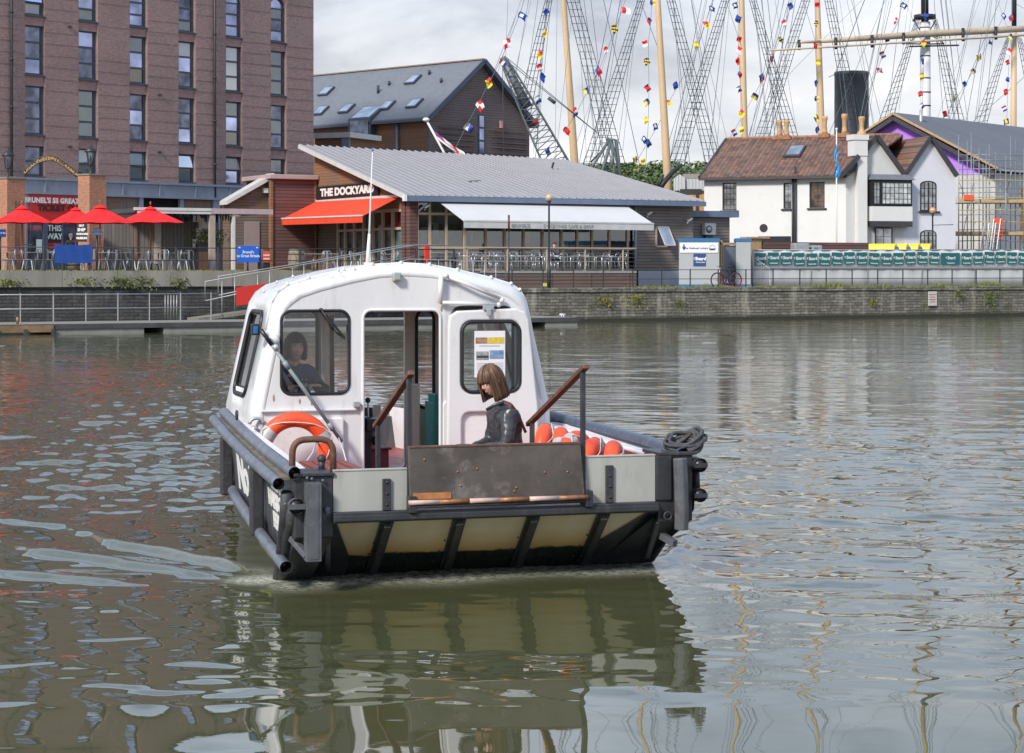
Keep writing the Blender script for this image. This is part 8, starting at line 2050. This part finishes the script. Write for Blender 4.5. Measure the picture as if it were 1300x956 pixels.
for mi, (x0_, x2_, *_r) in enumerate(masts):
    for sgn in (-1, 1):
        for k in range(6): stays.append(((x0_, -150-rnd.random()*150), (x0_+sgn*(28+rnd.random()*75), 190+rnd.random()*40)))
    if mi < 5:
        xn = masts[mi+1][0]; stays += [((xn, -120), (x2_, 190)), ((x0_, -260), (xn, 60)), ((xn-2, -40), (x2_+8, 215))]
stays += [((600,190),(668,-20)),((584,200),(655,20)),((1000,96),(1102,-8)),((1300,98),(1222,166)),((700,250),(735,-60)),((704,260),(708,-60)),((640,120),(645,-5)),((1126,-5),(1100,170)),((1160,-5),(1140,150)),((1290,5),(1320,22))]
for (ax, ay), (bx_, by) in stays:
    A, B = SPt(ax, ay, rnd.uniform(-3,3)), SPt(bx_, by, rnd.uniform(-3,3)); mb.tube([A, B], rnd.choice((.013,.018,.024)), 4, 0, smooth=False)
mb.build('stays', M['rig_thin'], ship, fixn=False)
mb = MB(); mb.tube([SPt(1052,98,-2), SPt(1060,94,-2), SPt(1100,-6,-2)], .03, 5); mb.build('stays', M['rig'], ship, fixn=False)
# bow fittings by the second mast
mb = MB(); mb.tube([SPt(838,238,-6), SPt(845,229,-6), SPt(855,217,-6), SPt(866,209.5,-6)], [.2,.2,.18,.10], 8); mb.tube([SPt(836,236,-6), SPt(842,222,-6)], .10, 6); mb.build('anchor_davit', M['iron_black'], ship)
# ---- signal flags
FC = {}
def fmat(n, c): FC[n] = paint('flag_'+n, c, .7, .08, 3)
for n_, c_ in (('r',(.62,.02,.02)),('y',(.80,.60,.02)),('b',(.015,.05,.30)),('w',(.72,.72,.73)),('k',(.03,.03,.04))): fmat(n_, c_)
FK = 'rybwk'
PAT = {'red': lambda i, k: 'r', 'ry': lambda i, k: 'r' if i+k*1.5 < 4 else 'y', 'yb': lambda i, k: 'y' if k > 1 else 'b', 'rw': lambda i, k: 'r' if i < 3 else 'w', 'quart': lambda i, k: 'r' if (i < 3) == (k < 2) else 'w', 'blue': lambda i, k: 'b',
       'bw': lambda i, k: 'w' if 1 <= i <= 3 and 1 <= k <= 2 else 'b', 'bst': lambda i, k: 'y' if (i+k) % 3 == 0 else 'k', 'yel': lambda i, k: 'y', 'rwb': lambda i, k: 'rwb'[min(2, i//2)], 'rbd': lambda i, k: 'r' if i > k*1.3 else 'b', 'wb': lambda i, k: 'w' if i < 3 else 'b', 'yk': lambda i, k: 'y' if k % 3 else 'k'}
FMESH = {}
def flag_mesh(pat, var):
    key = (pat, var)
    if key in FMESH: return FMESH[key]
    mb = MB(); nx, nz = 6, 4; rnd = random.Random(hash(pat) % 100 + var*7 if False else sum(map(ord, pat))+var*7); ph = rnd.random()*6; am = rnd.uniform(.05,.12); vs = []
    for i in range(nx+1):
        for k in range(nz+1): vs.append((.75*i/nx - .05*math.sin(k+ph), am*math.sin(i*1.1+ph+k*.5), -.58*k/nz - .06*i*i/nx*rnd.uniform(.8,1.1)*.5))
    for i in range(nx):
        for k in range(nz):
            mb.add([vs[i*(nz+1)+k], vs[(i+1)*(nz+1)+k], vs[(i+1)*(nz+1)+k+1], vs[i*(nz+1)+k+1]], [(0,1,2,3)], FK.index(PAT[pat](i, k)), True)
    o = mb.build('flag', [FC[c_] for c_ in FK], None, fixn=False); FMESH[key] = o.data; bpy.data.objects.remove(o); return FMESH[key]
LINES = [
 ('string of signal flags running down from the first mast to the timber gable', [(668,-10),(661,15),(647,50),(636,76),(623,101),(609,129),(593,158),(575,195)], [(660,14,'bw'),(647,48,'quart'),(636,74,'rwb'),(622,98,'ry'),(609,126,'quart'),(592,155,'wb')], -22, [1,1,1,1.0,1.15,1.0]),
 ('string of signal flags beside the lattice crane jib', [(697,-10),(695,14),(692,40),(688,66),(686,100),(682,152),(684,200)], [(694,10,'blue'),(691,37,'yel'),(687,63,'ry'),(687,80,'rw'),(687,92,'blue'),(684,120,'wb'),(682,149,'red'),(697,187,'blue')], -10, None),
 ('string of signal flags slanting between the first and second masts', [(797,-10),(790,12),(781,36),(771,62),(760,90),(746,115),(733,141),(716,168)], [(789,9,'rw'),(780,30,'bst'),(770,58,'rw'),(760,84,'rbd'),(745,110,'yb'),(732,136,'rwb'),(717,160,'red')], -5, None),
 ('string of signal flags hanging straight down by the second mast', [(828,-10),(826,30),(823,54),(824,109),(823,156),(820,205),(818,225)], [(826,-2,'yb'),(823,22,'rbd'),(821,50,'rw'),(822,72,'bst'),(822,106,'red'),(822,124,'yb'),(821,148,'yel'),(818,172,'bw'),(818,200,'yel')], 0, None),
 ('string of signal flags slanting between the second and third masts', [(910,-12),(902,11),(894,33),(886,58),(874,84),(861,109),(847,133),(835,160),(822,182),(806,208)], [(901,7,'bw'),(893,27,'ry'),(885,52,'yel'),(859,103,'blue'),(846,127,'ry'),(834,156,'bw'),(823,176,'blue'),(808,198,'yk')], 3, None),
 ('string of signal flags hanging straight down by the third mast', [(936,-10),(937,22),(938,73),(940,110),(943,143),(943,175)], [(935,2,'bw'),(936,18,'blue'),(937,45,'red'),(937,58,'rw'),(937,72,'red'),(939,90,'rbd'),(939,108,'wb'),(941,138,'ry'),(943,160,'yel')], 0, None),
 ('long string of signal flags slanting between the third and fourth masts', [(1012,-14),(1005,6),(997,28),(989,51),(981,74),(970,97),(957,122),(944,145),(931,168),(917,190),(902,208),(884,236)], [(1004,2,'blue'),(996,24,'rw'),(989,46,'bst'),(981,70,'red'),(969,93,'rbd'),(956,117,'yb'),(932,163,'rwb'),(917,186,'blue'),(902,204,'red'),(884,226,'blue')], 3, None),
 ('string of signal flags hanging straight down by the fourth mast', [(1036,-10),(1036,30),(1035,57),(1037,105),(1037,150),(1039,175)], [(1035,2,'red'),(1036,25,'bst'),(1034,53,'red'),(1037,75,'yel'),(1036,101,'blue'),(1035,121,'yb'),(1037,145,'yk'),(1038,160,'blue')], 0, None),
 ('string of signal flags slanting down to the black funnel', [(1152,-12),(1146,5),(1140,28),(1129,47),(1121,69),(1113,92),(1100,122)], [(1145,2,'bw'),(1139,22,'quart'),(1129,44,'blue'),(1121,64,'rwb'),(1113,86,'quart')], 2, None),
 ('string of signal flags hanging straight down the white mainmast', [(1175,-10),(1174,55),(1172,100),(1171,145)], [(1174,15,'blue'),(1172,50,'ry'),(1171,73,'blue'),(1172,92,'yel'),(1170,115,'red'),(1170,130,'wb')], 0, None),
 ('string of signal flags slanting between the mainmast and the last mast', [(1281,-12),(1274,21),(1265,38),(1255,54),(1245,73),(1235,90),(1226,107),(1214,125),(1202,145)], [(1274,16,'bw'),(1265,34,'rw'),(1255,50,'blue'),(1245,68,'yk'),(1235,86,'yb'),(1225,102,'blue'),(1213,121,'yel'),(1201,140,'red')], 2, None),
 ('string of signal flags hanging straight down by the last mast', [(1286,-10),(1285,24),(1281,79),(1279,116),(1278,160)], [(1285,18,'rbd'),(1283,42,'yb'),(1281,60,'rw'),(1280,75,'red'),(1278,97,'blue'),(1278,112,'red'),(1276,133,'rwb'),(1280,150,'yk')], 0, None)]
for li, (lab, pts, flags, dy, scl) in enumerate(LINES):
    Y0 = YS(pts[0][0]); W0 = P(pts[-1][0], pts[-1][1], Y0-4+dy); e = empty('signal_flag_string', W0, 0, lab, 'flag string', 'strings of signal flags dressing the ship')
    mb = MB(); mb.tube([P(x, y, Y0-4+dy)-W0 for x, y in pts], .016, 4, smooth=False); mb.build('halyard', M['rig_thin'], e, fixn=False)
    for i, (x, y, pt) in enumerate(flags):
        o = bpy.data.objects.new('flag', flag_mesh(pt, (i+li) % 3)); COL.objects.link(o); o.parent = e; o.location = P(x, y, Y0-4+dy)-W0
        rn = random.Random(li*31+i); vert = abs(pts[0][0]-pts[-1][0]) < 25; lean = rn.uniform(35,75) if vert or rn.random() < .6 else rn.uniform(-10,30)
        k_ = (scl[i] if scl else 1.0)*rn.uniform(.58,.78); o.scale = (k_*(.85 if vert else 1), k_, k_); o.rotation_euler = (R(rn.uniform(-15,15)), R(lean), R(rn.uniform(-35,35)) + (PI if rn.random() < .45 and vert else 0))
# ensign on a slanting staff over the café roof
Yq = 126; a = P(565,196,Yq); b = P(541,152,Yq); e = empty('ensign_staff', (a.x,a.y,a.z-5), 0, 'white naval style ensign with a red cross drooping from a slanting white staff', 'flag')
mb = MB(); o0 = Vector(e.location); mb.tube([a+Vector((.6,0,-3))-o0, a-o0, b-o0], .07, 8); mb.ball(b-o0, (.22,.22,.14), 10, 6); mb.tube([Vector((0.9,0,0)), a+Vector((.6,0,-3))-o0], .07, 8); mb.build('staff', M['white_paint'], e)
mb = MB(); A = P(545,160,Yq)-o0; B = P(551,170,Yq)-o0; nx, nz = 16, 8; u_ = P(589,193,Yq)-P(545,160,Yq); v_ = Vector((.55*1.0,0,-.35*1.0)); v_ = (P(556,178,Yq)-P(545,161,Yq))
vs = []
for i in range(nx+1):
    for k in range(nz+1):
        s_ = i/nx; t_ = k/nz; p_ = A + u_*s_ + v_*t_*(1-.55*s_) + Vector((0, .12*math.sin(s_*9+t_*2), -.10*math.sin(PI*s_))); vs.append(p_)
for i in range(nx):
    for k in range(nz):
        c_ = 3
        if i < 6 and k < 4: c_ = 2 if (i+k) % 3 else 0
        elif i in (10,11) or k in (4,): c_ = 0 if not (i < 7 and k == 4) else 0
        mb.add([vs[i*(nz+1)+k], vs[(i+1)*(nz+1)+k], vs[(i+1)*(nz+1)+k+1], vs[i*(nz+1)+k+1]], [(0,1,2,3)], c_, True)
mb.build('flag', [FC[c_] for c_ in FK], e, fixn=False)
# ---- lattice crane
M['crane'] = paint('crane', (.10,.12,.13), .5, .2, 2, dirt=(.2,.15,.1), dirt_amt=.4)
Yc = 132; foot = P(722, 240, Yc); tip = P(638, 73, Yc); e = empty('lattice_crane', (foot.x, Yc, ZL), 0, 'dark steel lattice crane jib rising behind the café roof', 'crane'); o0 = Vector(e.location)
ax = (tip-foot); n = 24; nr = Vector((ax.z,0,-ax.x)).normalized(); yy = Vector((0,1,0)); ch = [[], [], [], []]
for i in range(n+1):
    u_ = i/n; w_ = .22+ .75*math.sin(PI*min(1, (1-u_)*1.15)/1.0*.5)**1.0 if u_ < 1 else .18; w_ = .16 + .72*(1-u_)**.7; c_ = foot+ax*u_-o0
    for j, (p_, q_) in enumerate(((-1,-1),(1,-1),(1,1),(-1,1))): ch[j].append(c_+nr*w_*p_+yy*w_*.8*q_)
mb = MB()
for j in range(4): mb.tube(ch[j], .055, 6)
mb.build('chords', M['crane'], e); mb = MB()
for i in range(n):
    for j in range(4): jj = (j+1) % 4; mb.tube([ch[j][i], ch[jj][i+1]] if (i+j) % 2 else [ch[jj][i], ch[j][i+1]], .028, 4)
mb.tube([ (foot+ax*.62-o0), (tip-o0)], [.34,.20], 8); mb.build('lattice', M['crane'], e)
mb = MB()
for dx in (0, .25): mb.tube([tip-o0+Vector((dx,0,.0)), P(760,170,Yc)-o0], .022, 4)
mb.tube([P(696,124,Yc)-o0, P(705,131,Yc)-o0], .13, 6); mb.tube([tip-o0, P(640,250,Yc)-o0], .02, 4); mb.build('cables', M['rig'], e, fixn=False)
mb = MB(); mb.box(-1.6, 2.2, -1.5, 1.5, 1.2, 4.2); mb.box(-2.0, 2.6, -2, 2, 0, 1.2); mb.build('cab', M['crane'], e)
# A-frame derrick
Yd = 138; o0 = P(775, 260, Yd); o0.z = ZL; e = empty('derrick', o0, 0, 'dark timber and steel A frame derrick behind the far end of the café roof', 'derrick'); mb = MB()
for a_, b_, r_ in (((774,177),(750,214),.11),((776,178),(765,216),.13),((776,178),(780,222),.10),((750,206),(776,178),.08),((770,176),(782,178),.14)): mb.tube([P(*a_,Yd)-o0, P(*b_,Yd)-o0, P(b_[0]+(b_[0]-a_[0])*.8, 262, Yd)-o0], r_, 6)
mb.ball(P(777,206,Yd)-o0, (.18,.15,.4), 8, 6); mb.build('frame', M['crane'], e)
# grey cabin of another vessel with varnished bulwark
Yv = 122; a = P(853,228,Yv); o0 = Vector((a.x, Yv, ZL)); e = empty('wooden_ship', o0, R(-10), 'stern cabin of a wooden ship, pale boarded hut above orange varnished timber', 'ship'); Wv = P(893,228,Yv).x-a.x; zz_ = lambda py: P(870,py,Yv).z-ZL
M['board_pale'] = boards('board_pale', (.55,.56,.57), (.47,.48,.49), .2, .06, True, 5)
mb = MB(); mb.prism([(.1,zz_(242)),(Wv*.42,zz_(242)),(Wv*.42,zz_(226)),(Wv*.2,zz_(220)),(.1,zz_(226))], 0, .2); mb.box(Wv*.42,Wv*1.1,.2,2.2,zz_(242),zz_(227)); mb.build('hut', M['board_pale'], e)
mb = MB(); mb.hexa([(.0,-.1,zz_(226)),(Wv*.22,-.1,zz_(219.5)),(Wv*.9,2.2,zz_(219.5)),(Wv*.7,2.2,zz_(226)),(.0,-.1,zz_(225.5)),(Wv*.22,-.1,zz_(219)),(Wv*.9,2.2,zz_(219)),(Wv*.7,2.2,zz_(225.5))]); mb.box(Wv*.3,Wv*1.15,.3,2.3,zz_(226.5),zz_(220.5)); mb.build('roof', paint('hut_roof', (.25,.22,.2), .8, .15, 2), e)
mb = MB(); mb.box(Wv*.3,Wv*1.1,-.4,.0,zz_(275),zz_(247)); mb.build('bulwark', paint('varnish', (.45,.24,.07), .35, .25, 1.5), e); mb = MB(); mb.box(Wv*.28,Wv*.95,-.45,.1,zz_(247),zz_(240.5)); mb.box(Wv*.78,Wv*.86,-.5,-.3,zz_(268),zz_(245)); mb.build('dark_rail', M['iron_black'], e)
mb = MB(); mb.box(0,Wv*1.1,-.3,3,0,zz_(275)); mb.build('hull', M['iron_black'], e)
# ---- wooded hill
mb = MB(); rnd = random.Random(12); vs = []; nx, ny = 60, 14
def hz(px_u, v): return 33.5 + 2.2*math.sin(px_u*5) + 1.3*math.sin(px_u*13+1)
A, B = P(520, 343, 560), P(1320, 343, 620)
for j in range(ny+1):
    for i in range(nx+1):
        u_ = i/nx; v = j/ny; p_ = A+(B-A)*u_+Vector((0,90*v,0)); z = 1.4+(hz(u_, v)-4)*math.sin(PI/2*v)**.8; vs.append((p_.x, p_.y, z))
mb.add(vs, [(j*(nx+1)+i, j*(nx+1)+i+1, (j+1)*(nx+1)+i+1, (j+1)*(nx+1)+i) for j in range(ny) for i in range(nx)], 0, True)
structure(mb.build('hill', paint('hill_green', (.06,.10,.03), .9, .3, .1), fixn=False))
M['wood_l'] = paint('wood_l', (.11,.16,.055), .8, .35, .2); M['wood_d'] = paint('wood_d', (.075,.12,.045), .8, .35, .2); M['wood_y'] = paint('wood_y', (.17,.17,.04), .8, .35, .2)
mb = MB()
for _ in range(420):
    u_ = rnd.uniform(.25,.62) if rnd.random() < .9 else rnd.random(); v = rnd.random()**.7; p_ = A+(B-A)*u_+Vector((0,90*v,0)); z = 1.4+(hz(u_, v)-4)*math.sin(PI/2*v)**.8; r_ = rnd.uniform(2.2,4.2); mi = rnd.choice((0,0,1,2 if rnd.random() < .3 else 0))
    for _k in range(60):
        d_ = Vector((rnd.gauss(0,1), rnd.gauss(0,1), rnd.gauss(0,1))).normalized(); c_ = Vector((p_.x,p_.y,z+r_*.5))+Vector((d_.x*r_, d_.y*r_, abs(d_.z)*r_*.9)); s_ = rnd.uniform(.25,.6); t1 = d_.cross(Vector((rnd.random(),rnd.random(),rnd.random()+.1))).normalized()*s_; t2 = d_.cross(t1).normalized()*s_
        mb.quad(c_-t1, c_-t2, c_+t1, c_+t2, mi)
stuff(mb.build('woods', [M['wood_l'], M['wood_d'], M['wood_y']], fixn=False), 'distant green woods on the hillside between café and house', 'woods')
